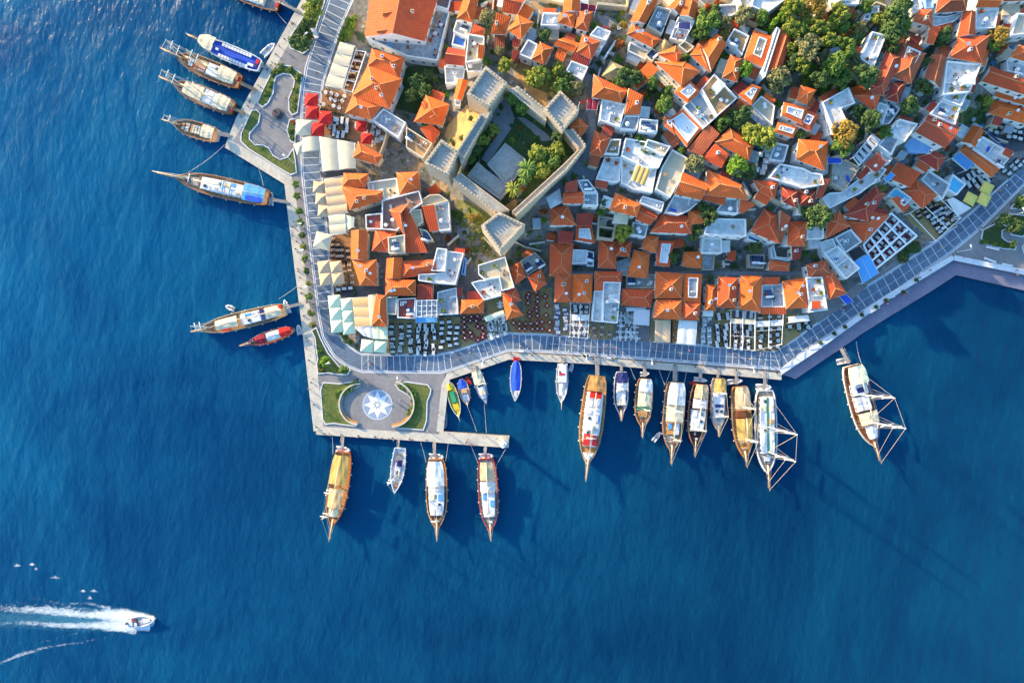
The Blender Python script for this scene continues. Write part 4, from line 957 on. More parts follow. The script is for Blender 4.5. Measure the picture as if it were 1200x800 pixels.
house('front row pair of hipped roofs, one red and one bright orange with white ridges', [
       ('C4', [(144, 136), (292, 144), (286, 388), (140, 386)], 'hip', 5.2, TR, WW, {'ch': 3}), ('C4', [(294, 150), (462, 150), (452, 392), (288, 386)], 'hip', 5.2, TO, WW, {'ch': 3})])
house('front row house with red roof wrapped round a white flat roofed block', [
       ('C4', [(478, 128), (708, 128), (702, 222), (482, 216)], 'hip', 5.6, TR, WW, {'ch': 0}), ('C4', [(478, 205), (552, 210), (546, 294), (474, 288)], 'shed', 4.9, TR, WW, {'ch': 0}),
       ('C4', [(550, 214), (698, 220), (672, 562), (544, 548)], 'flat', 6.0, PF, WW, {'kit': 1, 'room': (.25, .4)}), ('C4', [(474, 290), (548, 292), (540, 552), (456, 540)], 'flat', 4.6, PF, WW, {'kit': 0})])
house('low wide red hipped front house behind the round table terrace', [('C4', [(704, 274), (976, 280), (952, 432), (698, 412)], 'hip', 4.4, TR, WW, {'ch': 0}), ('C4', [(745, 154), (986, 152), (978, 272), (742, 268)], 'flat', 2.6, 'castle_floor', SW, {'kit': 2})])
house('large block of four joined orange roofs in the middle of the front row', [
       ('D4', [(-85, 130), (150, 145), (136, 355), (-88, 355)], 'hip', 6.2, TO, WW, {'ch': 1}), ('D4', [(152, 145), (307, 150), (292, 388), (148, 380)], 'skirt', 5.8, TO, WW, {'d': 1.2, 'floor': GF}),
       ('D4', [(-82, 364), (142, 364), (130, 532), (-102, 522)], 'hip', 5.8, TO, WW, {'ch': 1}), ('D4', [(148, 380), (294, 392), (282, 538), (138, 532)], 'hip', 5.4, TR, WW, {'ch': 1})])
house('slim orange hipped front house with white dishes', [('D4', [(338, 234), (432, 240), (422, 458), (328, 456)], 'hip', 4.8, TO, WW, {'ch': 3})])
house('front row hipped house, orange left and dark red right, beside the slim house', [('D4', [(440, 170), (608, 180), (592, 440), (432, 430)], 'hip', 5.4, TR, WW, {'ch': 3})])
house('broad orange hipped front house with a pale grey terrace wing', [
       ('D4', [(626, 163), (808, 165), (796, 468), (608, 440)], 'hip', 5.6, TO, WW, {'ch': 1}), ('D4', [(808, 180), (950, 178), (946, 238), (808, 240)], 'shed', 5.0, TR, WW, {'ch': 0}),
       ('D4', [(808, 242), (985, 232), (1002, 428), (798, 426)], 'flat', 4.6, GF, WW, {'kit': 1}), ('D4', [(794, 430), (1006, 430), (1006, 488), (788, 486)], 'shed', 3.8, TR, WW, {'ch': 0})])
# --- second row, between the castle and the front row
house('pale blue grey faceted roof beside the castle wall', [('C3', [(70, 226), (186, 148), (207, 266), (108, 318)], 'pyr', 3.6, 'fabric_grey', WW, {'ch': 0, 'caps': 0, 'slope': .25})])
house('red gabled house with stepped white roof terraces below the castle lane', [
       ('C3', [(236, 108), (332, 78), (336, 172), (226, 178)], 'shed', 5.2, TD, WW, {'ch': 0}), ('C3', [(214, 184), (382, 174), (386, 276), (208, 276)], 'gab', 5.4, TR, WW, {'ch': 0}),
       ('C3', [(334, 80), (422, 74), (502, 180), (382, 184)], 'flat', 5.0, PF, WW, {'kit': 3}), ('C3', [(386, 188), (506, 186), (506, 294), (384, 288)], 'flat', 5.2, GF, WW, {'kit': 1})])
house('red hipped house joined to a lower red lean-to, above the mottled roof', [
       ('C3', [(104, 308), (256, 296), (332, 352), (326, 458), (104, 456)][:1] + [(256, 296), (326, 458), (104, 456)], 'hip', 5.0, TR, WW, {'ch': 1}), ('C3', [(330, 362), (464, 365), (452, 468), (326, 462)], 'shed', 4.4, TD, WW, {'ch': 0})])
house('large mottled orange and red roof at the alley, left of the white canvas deck', [
       ('C3', [(104, 604), (302, 610), (280, 892), (98, 882)], 'hip', 5.0, TR, WW, {'ch': 0}), ('C3', [(180, 508), (304, 518), (292, 610), (168, 602)], 'shed', 4.4, TD, WW, {'ch': 0})])
house('red roof with a white railed roof deck full of tables in its middle', [('C3', [(322, 462), (454, 462), (482, 608), (318, 582)], 'skirt', 5.2, TR, WW, {'d': .8, 'floor': GF})])
house('dark deck house partly covered by a square white roof', [('C3', [(298, 658), (418, 664), (412, 778), (288, 778)], 'flat', 4.6, PF, WW, {'kit': 0}), ('C3', [(418, 668), (472, 680), (470, 800), (412, 796)], 'flat', 3.0, GF, WW, {'kit': 2})])
house('red hipped house with a pale roof hatch, on the alley', [('C3', [(510, 574), (660, 584), (658, 822), (506, 812)], 'hip', 5.2, TR, WW, {'ch': 1})])
house('small red hipped house below the lone yellow green tree', [('C3', [(664, 588), (794, 590), (770, 722), (652, 712)], 'hip', 4.8, TR, WW, {'ch': 2})])
house('orange hipped house on the alley above the white wrapped front house', [('C3', [(806, 660), (940, 690), (924, 900), (752, 890)], 'hip', 5.0, TO, WW, {'ch': 1}), ('C3', [(770, 725), (800, 740), (745, 880), (668, 870), (660, 760)], 'flat', 2.8, GF, SW, {'kit': 0})])
house('wide orange hipped house directly below the white restaurant terraces', [('C3', [(650, 184), (868, 280), (832, 388), (600, 332)], 'hip', 5.4, TO, WW, {'ch': 1}), ('C3', [(862, 286), (1014, 372), (942, 458), (818, 410)], 'gab', 5.0, TR, WW, {'ch': 0}), ('C3', [(800, 428), (928, 455), (902, 558), (782, 532)], 'flat', 3.8, GF, WW, {'kit': 2})])
house('long red hipped house with bright ridge lines, right of the grey patio', [('C3', [(1042, 358), (1302, 380), (1290, 528), (942, 516)], 'hip', 5.4, TR, WW, {'ch': 1})])
house('small orange house with half its roof bright, near the blue white terrace house', [('C3', [(902, 538), (1014, 555), (992, 694), (866, 652)], 'hip', 4.8, TO, WW, {'ch': 0})])
house('house with a blue and white roof terrace framed by red tiles', [('C3', [(1012, 584), (1146, 590), (1104, 806), (988, 792)], 'skirt', 5.0, TR, WW, {'d': .9, 'floor': PF})])
house('orange gabled house above a round white terrace, middle of the old town', [('D3', [(140, 8), (358, 110), (302, 248), (72, 196)], 'gab', 5.8, TO, WW, {'ch': 0}), ('D3', [(72, 202), (298, 250), (202, 332), (110, 372), (-4, 348)], 'flat', 4.4, GF, WW)])
house('big orange and red roof of many slopes beneath the bright round tree', [
       ('D3', [(350, -10), (520, 20), (692, 140), (715, 245), (330, 200)][:1] + [(640, 120), (694, 246), (330, 202)], 'hip', 5.8, TO, WW, {'ch': 0}), ('D3', [(336, 202), (502, 226), (492, 292), (318, 246)], 'shed', 4.8, TR, WW, {'ch': 0}),
       ('D3', [(512, 230), (612, 236), (606, 362), (418, 342)], 'flat', 4.4, GF, WW, {'kit': 1}), ('D3', [(616, 236), (744, 290), (652, 356), (610, 352)], 'shed', 4.4, TR, WW, {'ch': 0})])
house('tiny orange star roofed house wrapped by dark trees', [('D3', [(190, 330), (338, 330), (342, 434), (196, 456)], 'pyr', 4.2, TO, WW, {'ch': 1})])
house('white flat house with blue solar panels above a lower white annex', [
       ('D3', [(440, 398), (674, 404), (678, 548), (322, 534), (340, 470)], 'flat', 6.2, PF, WW), ('D3', [(310, 560), (472, 565), (472, 692), (302, 688)], 'flat', 4.4, PF, WW, {'kit': 1})])
house('red star hipped house joined to a brown roof, right of the white solar house', [
       ('D3', [(826, 316), (930, 370), (950, 612), (712, 510)], 'hip', 5.6, TR, WW, {'ch': 0}), ('D3', [(935, 345), (1020, 402), (968, 612), (945, 600)], 'shed', 5.0, TB, WW, {'ch': 2})])
house('orange hipped house at the alley beside dark trees', [('D3', [(150, 680), (306, 674), (302, 820), (138, 800)], 'hip', 4.8, TO, WW, {'ch': 1})])
house('small red hipped house at the alley, right of the grey courtyards', [('D4', [(872, 30), (1044, 60), (1034, 128), (862, 122)], 'hip', 4.6, TR, WW, {'ch': 0}), ('D3', [(1040, 640), (1120, 650), (1130, 740), (1060, 750)], 'shed', 4.4, TD, WW, {'ch': 1})])
house('low grey courtyard sheds behind the alley with a hedge square between them', [('D3', [(310, 692), (412, 700), (402, 832), (310, 832)], 'flat', 3.0, GF, SW, {'kit': 0}), ('D3', [(690, 700), (832, 700), (822, 818), (700, 812)], 'flat', 3.0, GF, SW, {'kit': 2})])
house('white stepped terrace with a blue awning near the red alley house', [('D3', [(880, 640), (905, 620), (930, 720), (1045, 730), (1040, 755), (890, 735)], 'flat', 3.4, PF, WW), ('D3', [(690, 525), (805, 580), (780, 608), (684, 572)], 'flat', 4.0, 'blue_floor', WW, {'kit': 0})])
# --- around the white restaurant, east of the castle
house('orange roofed house wrapped round a deep white roof terrace, east of the castle', [
       ('C2', [(470, -90), (752, 46), (702, 148), (455, 100)], 'hip', 6.8, TO, WW, {'ch': 0}), ('C2', [(752, 48), (872, 110), (856, 246), (728, 244)], 'shed', 6.4, TO, WW, {'ch': 1}),
       ('C2', [(540, 118), (738, 156), (690, 352), (518, 290)], 'flat', 6.4, PF, WW, {'kit': 2}), ('C2', [(732, 252), (858, 252), (830, 378), (688, 362)], 'flat', 5.4, GF, WW, {'kit': 1}),
       ('C2', [(860, 278), (1010, 292), (1000, 400), (850, 384)], 'flat', 6.6, PF, WW, {'kit': 3})])
house('small orange pyramid roof against the eastern castle tower', [('C2', [(350, 274), (428, 346), (350, 444), (262, 352)], 'pyr', 5.0, TO, WW, {'ch': 0})])
house('red hipped house on the street corner below the white terrace house', [('C2', [(476, 378), (614, 440), (546, 602), (434, 572)], 'hip', 5.4, TR, WW, {'ch': 0}), ('C2', [(612, 450), (700, 450), (680, 580), (560, 572)], 'flat', 5.0, TF, WW, {'kit': 2})])
house('white roof restaurant of several stepped terraces with an orange shade sail', [
       ('C2', [(738, 438), (900, 470), (1060, 590), (1015, 690), (900, 690), (700, 590)], 'flat', 5.4, PF, WW, {'kit': 3}), ('C2', [(562, 600), (700, 600), (690, 800), (640, 815), (488, 785)], 'flat', 3.8, PF, WW),
       ('C2', [(700, 602), (900, 700), (1000, 690), (960, 900), (800, 870), (700, 815)], 'flat', 4.2, PF, WW), ('C2', [(1130, 535), (1262, 612), (1200, 790), (1110, 940), (990, 870), (1040, 690)], 'flat', 5.2, CF, WW),
       ('C3', [(880, 210), (1062, 262), (1040, 345), (850, 268)], 'flat', 4.4, PF, WW, {'kit': 1})], 'restaurant', 'roof_restaurant')
house('white flat house with a green planted edge above the white restaurant', [('C2', [(920, 450), (1115, 508), (1062, 592), (898, 512)], 'flat', 6.2, CF, WW, {'kit': 1})])
house('orange edged terrace house right of the reddish flowering shrub', [('C2', [(1060, 340), (1060, 250), (1143, 290), (1155, 420)], 'skirt', 5.6, TO, WW, {'d': .8, 'floor': TF})])
# --- the north east corner
house('wide brown tiled house with pale stripes at the top edge', [('F1', [(430, -60), (684, -40), (660, 92), (400, 112)], 'hip', 6.8, TB, WW, {'ch': 0}), ('F1', [(365, 130), (490, 138), (660, 95), (560, 180), (385, 228)], 'flat', 5.0, PF, WW)])
house('red house of two joined roofs at the edge of the dark hill trees', [('F1', [(268, 78), (376, 80), (382, 232), (212, 182)], 'hip', 6.4, TR, WW, {'ch': 1}), ('F1', [(330, 238), (420, 244), (386, 378), (326, 362)], 'shed', 5.8, TR, WW, {'ch': 0})])
house('tall red roofed house with ridge lines above a bluish white terrace', [
       ('F1', [(632, 98), (738, 100), (736, 292), (582, 312)], 'gab', 6.6, TR, WW, {'ch': 0}), ('F1', [(590, 312), (856, 298), (794, 534), (516, 482)], 'hip', 6.8, TR, WW, {'ch': 2}),
       ('F1', [(500, 508), (790, 532), (692, 770), (466, 792)], 'flat', 6.0, PF, WW, {'kit': 3, 'room': (.2, .7)})])
house('faded brown gabled house between two dark gardens', [('F1', [(372, 458), (494, 482), (440, 744), (306, 652)], 'gab', 5.2, TB, WW, {'ch': 0})])
house('orange gabled house above a white railed terrace at the top edge', [('F1', [(738, -40), (944, -20), (932, 62), (740, 64)], 'gab', 7.0, TO, WW, {'ch': 0}), ('F1', [(742, 68), (936, 68), (904, 234), (734, 244)], 'flat', 6.4, PF, WW, {'kit': 2})])
house('cream flat roofed block in the top right corner', [('F1', [(1092, 108), (1210, 120), (1210, 276), (1036, 296)], 'flat', 6.4, CF, WW, {'kit': 1}), ('F1', [(960, -60), (1210, -40), (1200, 5), (955, 15)], 'hip', 6.4, TD, WW, {'ch': 0})])
house('orange hipped house at the right edge with a white striped balcony', [('F1', [(1102, 376), (1210, 400), (1195, 528), (1026, 480)], 'hip', 6.2, TO, WW, {'ch': 0}), ('F1', [(1000, 498), (1195, 556), (1195, 650), (1006, 596)], 'flat', 5.0, PF, WW, {'kit': 2})])
house('long red gabled house at the right edge below the striped balcony', [('F1', [(860, 552), (1210, 684), (1200, 810), (788, 682)], 'gab', 5.8, TR, WW, {'ch': 1})])
house('bright orange roofed villa of stacked roofs at the right edge', [('F2', [(926, 8), (1210, 80), (1210, 186), (896, 92)], 'shed', 5.6, TO, WW, {'ch': 1}), ('F2', [(892, 118), (1210, 186), (1210, 342), (842, 234)], 'hip', 5.0, TO, WW, {'ch': 2})])
house('white terrace house stepping down the lane beside the dark lawn', [('F2', [(454, 126), (614, 180), (570, 330), (356, 242)], 'flat', 5.6, PF, WW, {'kit': 3}), ('F2', [(498, -20), (690, 30), (620, 175), (466, 118)], 'flat', 5.2, PF, WW, {'kit': 3})])
house('crimson roofed house above a white and blue painted wall', [('F2', [(340, 238), (604, 352), (482, 526), (228, 390)], 'gab', 6.2, TD, WW, {'ch': 3})])
house('dark red hipped house below the blue painted wall', [('F2', [(310, 498), (494, 602), (422, 720), (242, 602)], 'hip', 5.0, TD, WW, {'ch': 2})])
house('small orange gabled house at the corner of the dark lawn', [('F2', [(712, 333), (810, 385), (732, 524), (622, 472)], 'gab', 5.0, TO, WW, {'ch': 1})])
house('long orange hipped house beside a white walled roof near the promenade', [
       ('F2', [(640, 494), (946, 690), (872, 776), (606, 546)], 'hip', 4.8, TO, WW, {'ch': 0}), ('F2', [(800, 426), (1054, 575), (952, 694), (718, 532)], 'flat', 5.8, PF, WW, {'kit': 1})])
house('red lean-to house above the terrace pool with red tiled rim', [
       ('F3', [(60, -52), (218, 20), (152, 114), (-2, 45)], 'shed', 5.2, TR, WW, {'ch': 0, 'slope': .2}), ('F3', [(60, 108), (164, 184), (116, 236), (2, 166)], 'flat', 4.8, 'pool_blue', WW, {'kit': 2}),
       ('F3', [(0, 198), (40, 178), (150, 240), (110, 284)], 'shed', 3.8, TR, WW, {'ch': 0}), ('F3', [(190, 58), (338, 160), (236, 258), (108, 140)], 'hip', 4.8, TR, WW, {'ch': 0})])
house('plain grey flat roofed house beside the white cloth tables', [('F3', [(280, -2), (424, 90), (372, 194), (228, 60)], 'flat', 4.8, GF, WW, {'kit': 1}), ('F3', [(440, 22), (530, 90), (466, 164), (398, 120)], 'flat', 4.0, 'pool_blue', WW, {'kit': 0})])
# a wall of its own: the long white and blue wall under the crimson roof
x0, y0, zz = G('F2', (330, 470)); zz -= .3
b = MB(); b.prism(ccw([G('F2', p)[:2] for p in ((130, 490), (215, 405), (345, 480), (300, 540), (260, 600), (150, 560))]), zz, zz + 2.6)
solo(b, 'painted_wall', 'blue_wall', 'bright blue painted yard block under the crimson roofed house', 'wall', (x0, y0, zz))
# roofless ruin
uvp = [('C3', (505, 372)), ('C3', (668, 400)), ('C3', (638, 582)), ('C3', (498, 566))]
base = G('C3', (580, 480))[2]; P = ccw([wz(*uv(c, p), base + 2.6) for c, p in uvp]); I = inset(P, .5)
rt = thing('ruined_house', (P[0][0], P[0][1], base), 'roofless stone ruin with two dark rooms beside the yellow green tree', 'ruin')
b = MB(); b.ring(P, I, base - 1, base + 2.6); b.build('wall', ['stone_wall'], rt)
b = MB(); q = [bil(I, 0, .42), bil(I, 1, .42), bil(I, 1, .50), bil(I, 0, .50)]; b.prism(ccw(q), base - 1, base + 2.4)
q = [bil(I, .5, 0), bil(I, 1, 0), bil(I, 1, .42), bil(I, .5, .42)]; b.prism(ccw(q), base - 1, base + 1.6); b.build('inner_wall', ['stone_wall'], rt)
# garden walls and the walled yard at the top
def wall_thing(label, c, pts, h, w=.4, m='stone_wall'):
    P = [Vector(G(c, p)[:2]) for p in pts]; L_, R_ = strip_poly(P, w)
    b = MB()
    for i in range(len(P) - 1):
        z0 = min(ground(*P[i]), ground(*P[i + 1])) - .5; z1 = max(ground(*P[i]), ground(*P[i + 1])) + h
        b.prism(ccw([tuple(R_[i]), tuple(R_[i + 1]), tuple(L_[i + 1]), tuple(L_[i])]), z0, z1 + i * .004)
    return solo(b, 'garden_wall', m, label, 'wall', (P[0].x, P[0].y, ground(*P[0])))
wall_thing('cream wall round the empty yard at the top edge', 'C1', [(0, 20), (215, 45)], 1.8, .5, 'cream_wall')
wall_thing('sunlit stone wall along the top of the small square', 'C1', [(490, 75), (740, 90), (755, -30)], 2.2, .7)
wall_thing('white wall beside the narrow sloping lane', 'C1', [(640, 380), (545, 525)], 2.6, .4, 'white_wall')
wall_thing('low wall below the scrub slope of the castle', 'B3', [(620, 560), (690, 640), (745, 690)], 1.2, .4)
wall_thing('retaining wall winding below the southern castle tower', 'B3', [(790, 710), (880, 600), (960, 640), (1100, 680)], 1.2, .4)
wall_thing('winding stone wall along the lane under the dark red row', 'D3', [(725, 170), (830, 220), (920, 280), (1080, 330)], 2.2, .5)
wall_thing('pale wall beside the earth yard west of the castle', 'B2', [(0, 535), (110, 635)], 1.6, .4, 'cream_wall')
wall_thing('grey wall along the lane below the crowded terrace', 'A2', [(905, 390), (870, 520), (815, 655)], 3.0, .4)

# small lean-to roofs and outhouses built against the houses, part of their house
rl = random.Random(31)
GROWN = [inset(q, -.25) for _, q, *_ in HOUSES]
FREE = [(wz(u, v, 10)) for u, v in ((565, 68), (694, 96), (700, 178), (588, 308), (478, 196))]
made = []
for hi, (root, Q, z, kind, zf, lb) in enumerate(list(HOUSES)):
    n = len(Q); got = 0
    for i in rl.sample(range(n), n):
        a, b = Vector(Q[i]), Vector(Q[(i + 1) % n]); L_ = (b - a).length
        if L_ < 3.6 or got >= 2 or len(made) > 150: continue
        d = (b - a) / L_; nn = Vector((d.y, -d.x)); ln = rl.uniform(2.6, min(5.5, L_ * .8)); dp = rl.uniform(1.6, 2.9); s0 = rl.uniform(0, L_ - ln)
        p0 = a + d * s0 - nn * .36; p1 = p0 + d * ln; p2 = p1 + nn * (dp + .36); p3 = p0 + nn * (dp + .36)
        P = [tuple(p1), tuple(p0), tuple(p3), tuple(p2)]
        chk = [p2, p3, (p2 + p3) / 2, (p0 + p1 + p2 + p3) / 4 + nn * .3, (p1 + p2) / 2 + nn * .3, (p0 + p3) / 2 + nn * .3]
        if any(not inside(q.x, q.y, HP) or inside(q.x, q.y, FREE) for q in chk): continue
        if any(inside(q.x, q.y, g2) for q in chk for j, g2 in enumerate(GROWN) if j != hi) or any(inside(q.x, q.y, m2) for q in chk for m2 in made): continue
        P = ccw(P); g0 = min(ground(*p) for p in P); zt = min(ground(p0.x, p0.y) + rl.uniform(2.3, 3.0), z - .5)
        if zt - g0 < 1.8: continue
        m = MB(); m.prism(inset(P, .12), g0 - .3, zt - .1, 0)
        if rl.random() < .6:
            r2, _, _, _ = roof_solid(P, zt, 'shed', .22); w = m.build('lean_to', [rl.choice(('white_wall', 'cream_wall', 'stone_wall'))], root); r2.build('lean_to_roof', [rl.choice(('tile_orange', 'tile_red', 'tile_brown', 'tile_dark')), 'cream_wall', 'white_wall'], w, uvs=True)
        else:
            w = m.build('lean_to', [rl.choice(('white_wall', 'cream_wall', 'stone_wall'))], root); f = MB(); f.prism(P, zt - .1, zt + .05); f.build('lean_to_roof', [rl.choice(('pale_floor', 'grey_floor', 'cream_floor', 'metal_grey'))], w)
        made.append(inset(P, -.4)); got += 1
print('lean-tos', len(made))
# ---------------------------------------------------------------- the castle: one thing
cz = gpt(610, 190)[2]
CT = cz + 6.2                                     # wall walk
castle = thing('castle', (*wz(612, 190, cz)[:2], cz), 'stone castle with four square battlemented towers round a garden courtyard', 'castle')
def Wp(c, p, z): return wz(*uv(c, p), z)
def merlons(mbx, a, b, z, w=.5, step=.95, h=.4, t=.36):
    a, b = Vector(a), Vector(b); L = (b - a).length; n = int(L / step); d = (b - a) / L; rz = math.atan2(d.y, d.x)
    for i in range(n):
        p = a + d * (step * (i + .5) + (L - n * step) / 2)
        mbx.box((p.x, p.y, z + h / 2), (w, t, h), rz)
def tower(c, pts, z):
    Q = ccw([Wp(c, p, z) for p in pts]); I = inset(Q, .75)
    b = MB(); b.prism(inset(Q, -.0), cz - 4, z - .9); b.ring(Q, I, z - .9, z)
    t = b.build('tower', ['castle_stone'], castle)
    f = MB(); f.prism(inset(Q, .7), z - .88, z - .8); f.build('tower_platform', ['castle_floor'], t)
    m = MB(); O = inset(Q, .36)
    for i in range(len(O)): merlons(m, O[i], O[(i + 1) % len(O)], z - .02)
    m.build('battlement', ['castle_stone'], t)
def wall(c, outer, inner, z):
    """outer and inner edges in the same direction"""
    O = [Wp(c, p, z) for p in outer]; I = [Wp(c, p, z) for p in inner]
    P = ccw(O + I[::-1])
    b = MB(); b.prism(P, cz - 4, z - .9)
    w = b.build('curtain_wall', ['castle_stone'], castle)
    f = MB(); f.prism(inset(P, .35), z - .9, z - .86); f.build('wall_walk', ['castle_floor'], w)
    m = MB()
    cI = Vector((sum(p[0] for p in I) / len(I), sum(p[1] for p in I) / len(I)))
    for a, b2 in zip(O, O[1:]):
        a, b2 = Vector(a), Vector(b2); d = (b2 - a).normalized(); n = Vector((-d.y, d.x)); n = n if n.dot(cI - a) > 0 else -n
        q = [a, b2, b2 + n * .5, a + n * .5]
        m.prism(ccw([tuple(x) for x in q]), z - .9, z - .02); merlons(m, a + n * .25, b2 + n * .25, z - .02)
    for a, b2 in zip(I, I[1:]):
        a, b2 = Vector(a), Vector(b2); d = (b2 - a).normalized(); n = Vector((-d.y, d.x)); n = n if n.dot(Vector(O[0]) - a) > 0 else -n
        m.prism(ccw([tuple(x) for x in (a, b2, b2 + n * .3, a + n * .3)]), z - .9, z - .45)
    m.build('battlement', ['castle_stone'], w)
tower('P', [(569, 77), (594.5, 97), (572, 126), (546.5, 110)], CT + 1.2)
tower('P', [(517, 163), (537, 177), (524.5, 206), (496.5, 191)], CT + 1.2)
tower('P', [(585, 248), (615.5, 263), (586, 294), (563.5, 264)], CT + 1.2)
tower('C2', [(190, 42), (350, 200), (208, 384), (52, 198)], CT + 1.2)
wall('B2', [(900, 2), (1150, 205)], [(815, 22), (1143, 292)], CT)
wall('B2', [(592, 236), (395, 545)], [(690, 195), (430, 650)], CT)
wall('B3', [(360, 70), (715, 352)], [(418, 8), (835, 325)], CT)
wall('P', [(605, 253), (640, 221), (663.6, 200), (687, 171)], [(600, 247), (638, 212.5), (659, 193), (678, 174)], CT)
wall('P', [(687.3, 170.4), (671, 150)], [(678, 173), (660, 151)], CT + .05)
# courtyard: beds, paths and the stone stage
yard = [('P', (594, 104)), ('P', (640, 142)), ('P', (662, 154)), ('P', (680, 176)), ('P', (602, 250)), ('P', (540, 203)), ('P', (543, 188)), ('P', (577, 128))]
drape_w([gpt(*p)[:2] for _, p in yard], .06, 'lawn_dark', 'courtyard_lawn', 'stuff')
for pts in ([(690, 205), (820, 210), (880, 270), (860, 350), (810, 420), (660, 660), (600, 620), (760, 380), (680, 290)], [(900, 270), (960, 270), (1140, 400), (1200, 460), (1110, 470)], [(740, 110), (800, 60), (880, 280), (820, 380), (700, 240)]):
    drape('B2', pts, .10, 'paving', 'courtyard_path')
drape('B3', [(790, 300), (880, 240), (905, 260), (880, 345), (840, 330)], .10, 'earth', 'courtyard_earth')
drape('B3', [(880, 150), (960, 100), (1010, 90), (900, 240)], .10, 'terrace_grey', 'courtyard_path')
zb = gpt(597, 187)[2]
for lb, c, pts, h in (('large low grey stone stage in the castle courtyard', 'B2', [(800, 480), (965, 612), (930, 700), (880, 790), (800, 830), (650, 660)], .9), ('square grey paved platform beside the castle stage', 'B2', [(570, 640), (660, 720), (850, 850), (760, 960), (480, 760)], .6)):
    Q = ccw([wz(*uv(c, p), zb + h) for p in pts]); b = MB(); b.prism(Q, zb - 2, zb + h); b.prism(inset(Q, .9), zb + h, zb + h + .22)
    solo(b, 'stone_stage', 'castle_floor', lb, 'stage', (Q[0][0], Q[0][1], zb))
# flag on the eastern tower
p = Wp('C2', (335, 205), CT + 1.2)
fl = thing('flagpole', (p[0], p[1], CT + .4), 'flagpole with red flag at the corner of the eastern castle tower', 'flag')
b = MB(); b.tube((p[0], p[1], CT + .4), (p[0], p[1], CT + 6.5), .07, .05); b.build('pole', ['white_paint'], fl)
b = MB(); rows = []
for j in range(3): rows.append([(p[0] + .1 + i * .28, p[1] + .35 * math.sin(i * 1.1) * i / 8 + i * .12, CT + 6.4 - j * .75 - i * .05) for i in range(9)])
b.grid(rows); b.build('flag', ['fabric_red'], fl)
# ---------------------------------------------------------------- trees: trunk, limbs and a crown of leaf clumps
def crown_mesh(seed, kind, leafm):
    r = random.Random(seed); m = MB()
    if kind == 'round':
        cl = []
        for _ in range(26):
            a = r.uniform(0, 2 * math.pi); e = math.asin(r.uniform(-.35, 1)); k = r.uniform(.45, .86)
            cl.append((k * math.cos(e) * math.cos(a) * r.uniform(.85, 1.12), k * math.cos(e) * math.sin(a) * r.uniform(.85, 1.12), .78 * k * math.sin(e), r.uniform(.22, .40)))
        nl, sz = 62, .105
    elif kind == 'bush':
        cl = [(r.uniform(-.6, .6), r.uniform(-.6, .6), r.uniform(0, .3), r.uniform(.25, .45)) for _ in range(14)]; nl, sz = 60, .11
    elif kind == 'cypress':
        cl = [(r.uniform(-.5, .5) * (1 - k / 16), r.uniform(-.5, .5) * (1 - k / 16), -1 + k * .28, .55 * (1 - k / 17)) for k in range(16)]; nl, sz = 56, .16
    if kind == 'palm':
        for k in range(17):
            a = k * 2.4; up = r.uniform(.15, .75); prev = None
            for t in range(7):
                s = t / 6; x = s; z = up * s - .75 * s * s; w = .13 * math.sin(math.pi * (s * .85 + .1))
                c0 = (math.cos(a) * x, math.sin(a) * x, z); n_ = (-math.sin(a) * w, math.cos(a) * w)
                cur = ((c0[0] - n_[0], c0[1] - n_[1], z - w * .6), (c0[0], c0[1], z), (c0[0] + n_[0], c0[1] + n_[1], z - w * .6))
                if prev:
                    m.face([prev[0], prev[1], cur[1], cur[0]]); m.face([prev[1], prev[2], cur[2], cur[1]])
                prev = cur
        return m.mesh('crown', [leafm])
    for cx_, cy_, cz_, cr in cl:
        for _ in range(nl):
            v = Vector((r.gauss(0, 1), r.gauss(0, 1), r.gauss(0, 1))).normalized() * cr * r.random() ** .35
            c = Vector((cx_, cy_, cz_)) + v
            n = (v.normalized() + Vector((r.uniform(-.7, .7), r.uniform(-.7, .7), r.uniform(-.2, .9)))).normalized()
            a = n.orthogonal().normalized(); a.rotate(Matrix.Rotation(r.uniform(0, 6.28), 3, n)); b = n.cross(a)
            s = sz * r.uniform(.6, 1.25)
            m.face([c + a * s, c + b * s * .6, c - a * s, c - b * s * .6])
    return m.mesh('crown', [leafm])
CROWNS = {}
def crown(kind, leafm, seed):
    k = (kind, leafm, seed)
    if k not in CROWNS: CROWNS[k] = crown_mesh(hash_(kind + leafm) + seed, kind, leafm)
    return CROWNS[k]
def hash_(s): return sum(ord(ch) * (i + 3) for i, ch in enumerate(s))
def trunk_mesh(seed):
    r = random.Random(seed); m = MB()
    m.tube((0, 0, -1.9), (.03, .02, -.75), .10, .07, 7); 
    for k in range(6):
        a = k * 1.05 + r.uniform(-.2, .2); l = r.uniform(.4, .62)
        m.tube((.03, .02, -.8), (math.cos(a) * l, math.sin(a) * l, r.uniform(-.3, .2)), .055, .02, 5)
    m.tube((.03, .02, -.8), (0, 0, .35), .06, .02, 5)
    return m.mesh('trunk', ['bark'])
TRUNKS = [trunk_mesh(i) for i in range(3)]
def palm_trunk():
    m = MB(); m.tube((0, 0, -1.9), (.05, 0, -.9), .10, .08, 7); m.tube((.05, 0, -.9), (0, 0, .02), .08, .075, 7); return m.mesh('trunk', ['bark'])
PALMT = palm_trunk()
tr = random.Random(5)
WORD = {'leaf_dark': 'dark green', 'leaf_mid': 'mid green', 'leaf_bright': 'bright green', 'leaf_yellow': 'yellow green', 'leaf_olive': 'pale olive', 'leaf_gold': 'golden yellow', 'leaf_red': 'red flowering'}
SH = {'d': 'leaf_dark', 'm': 'leaf_mid', 'b': 'leaf_bright', 'y': 'leaf_yellow', 'o': 'leaf_olive', 'g': 'leaf_gold', 'r': 'leaf_red'}
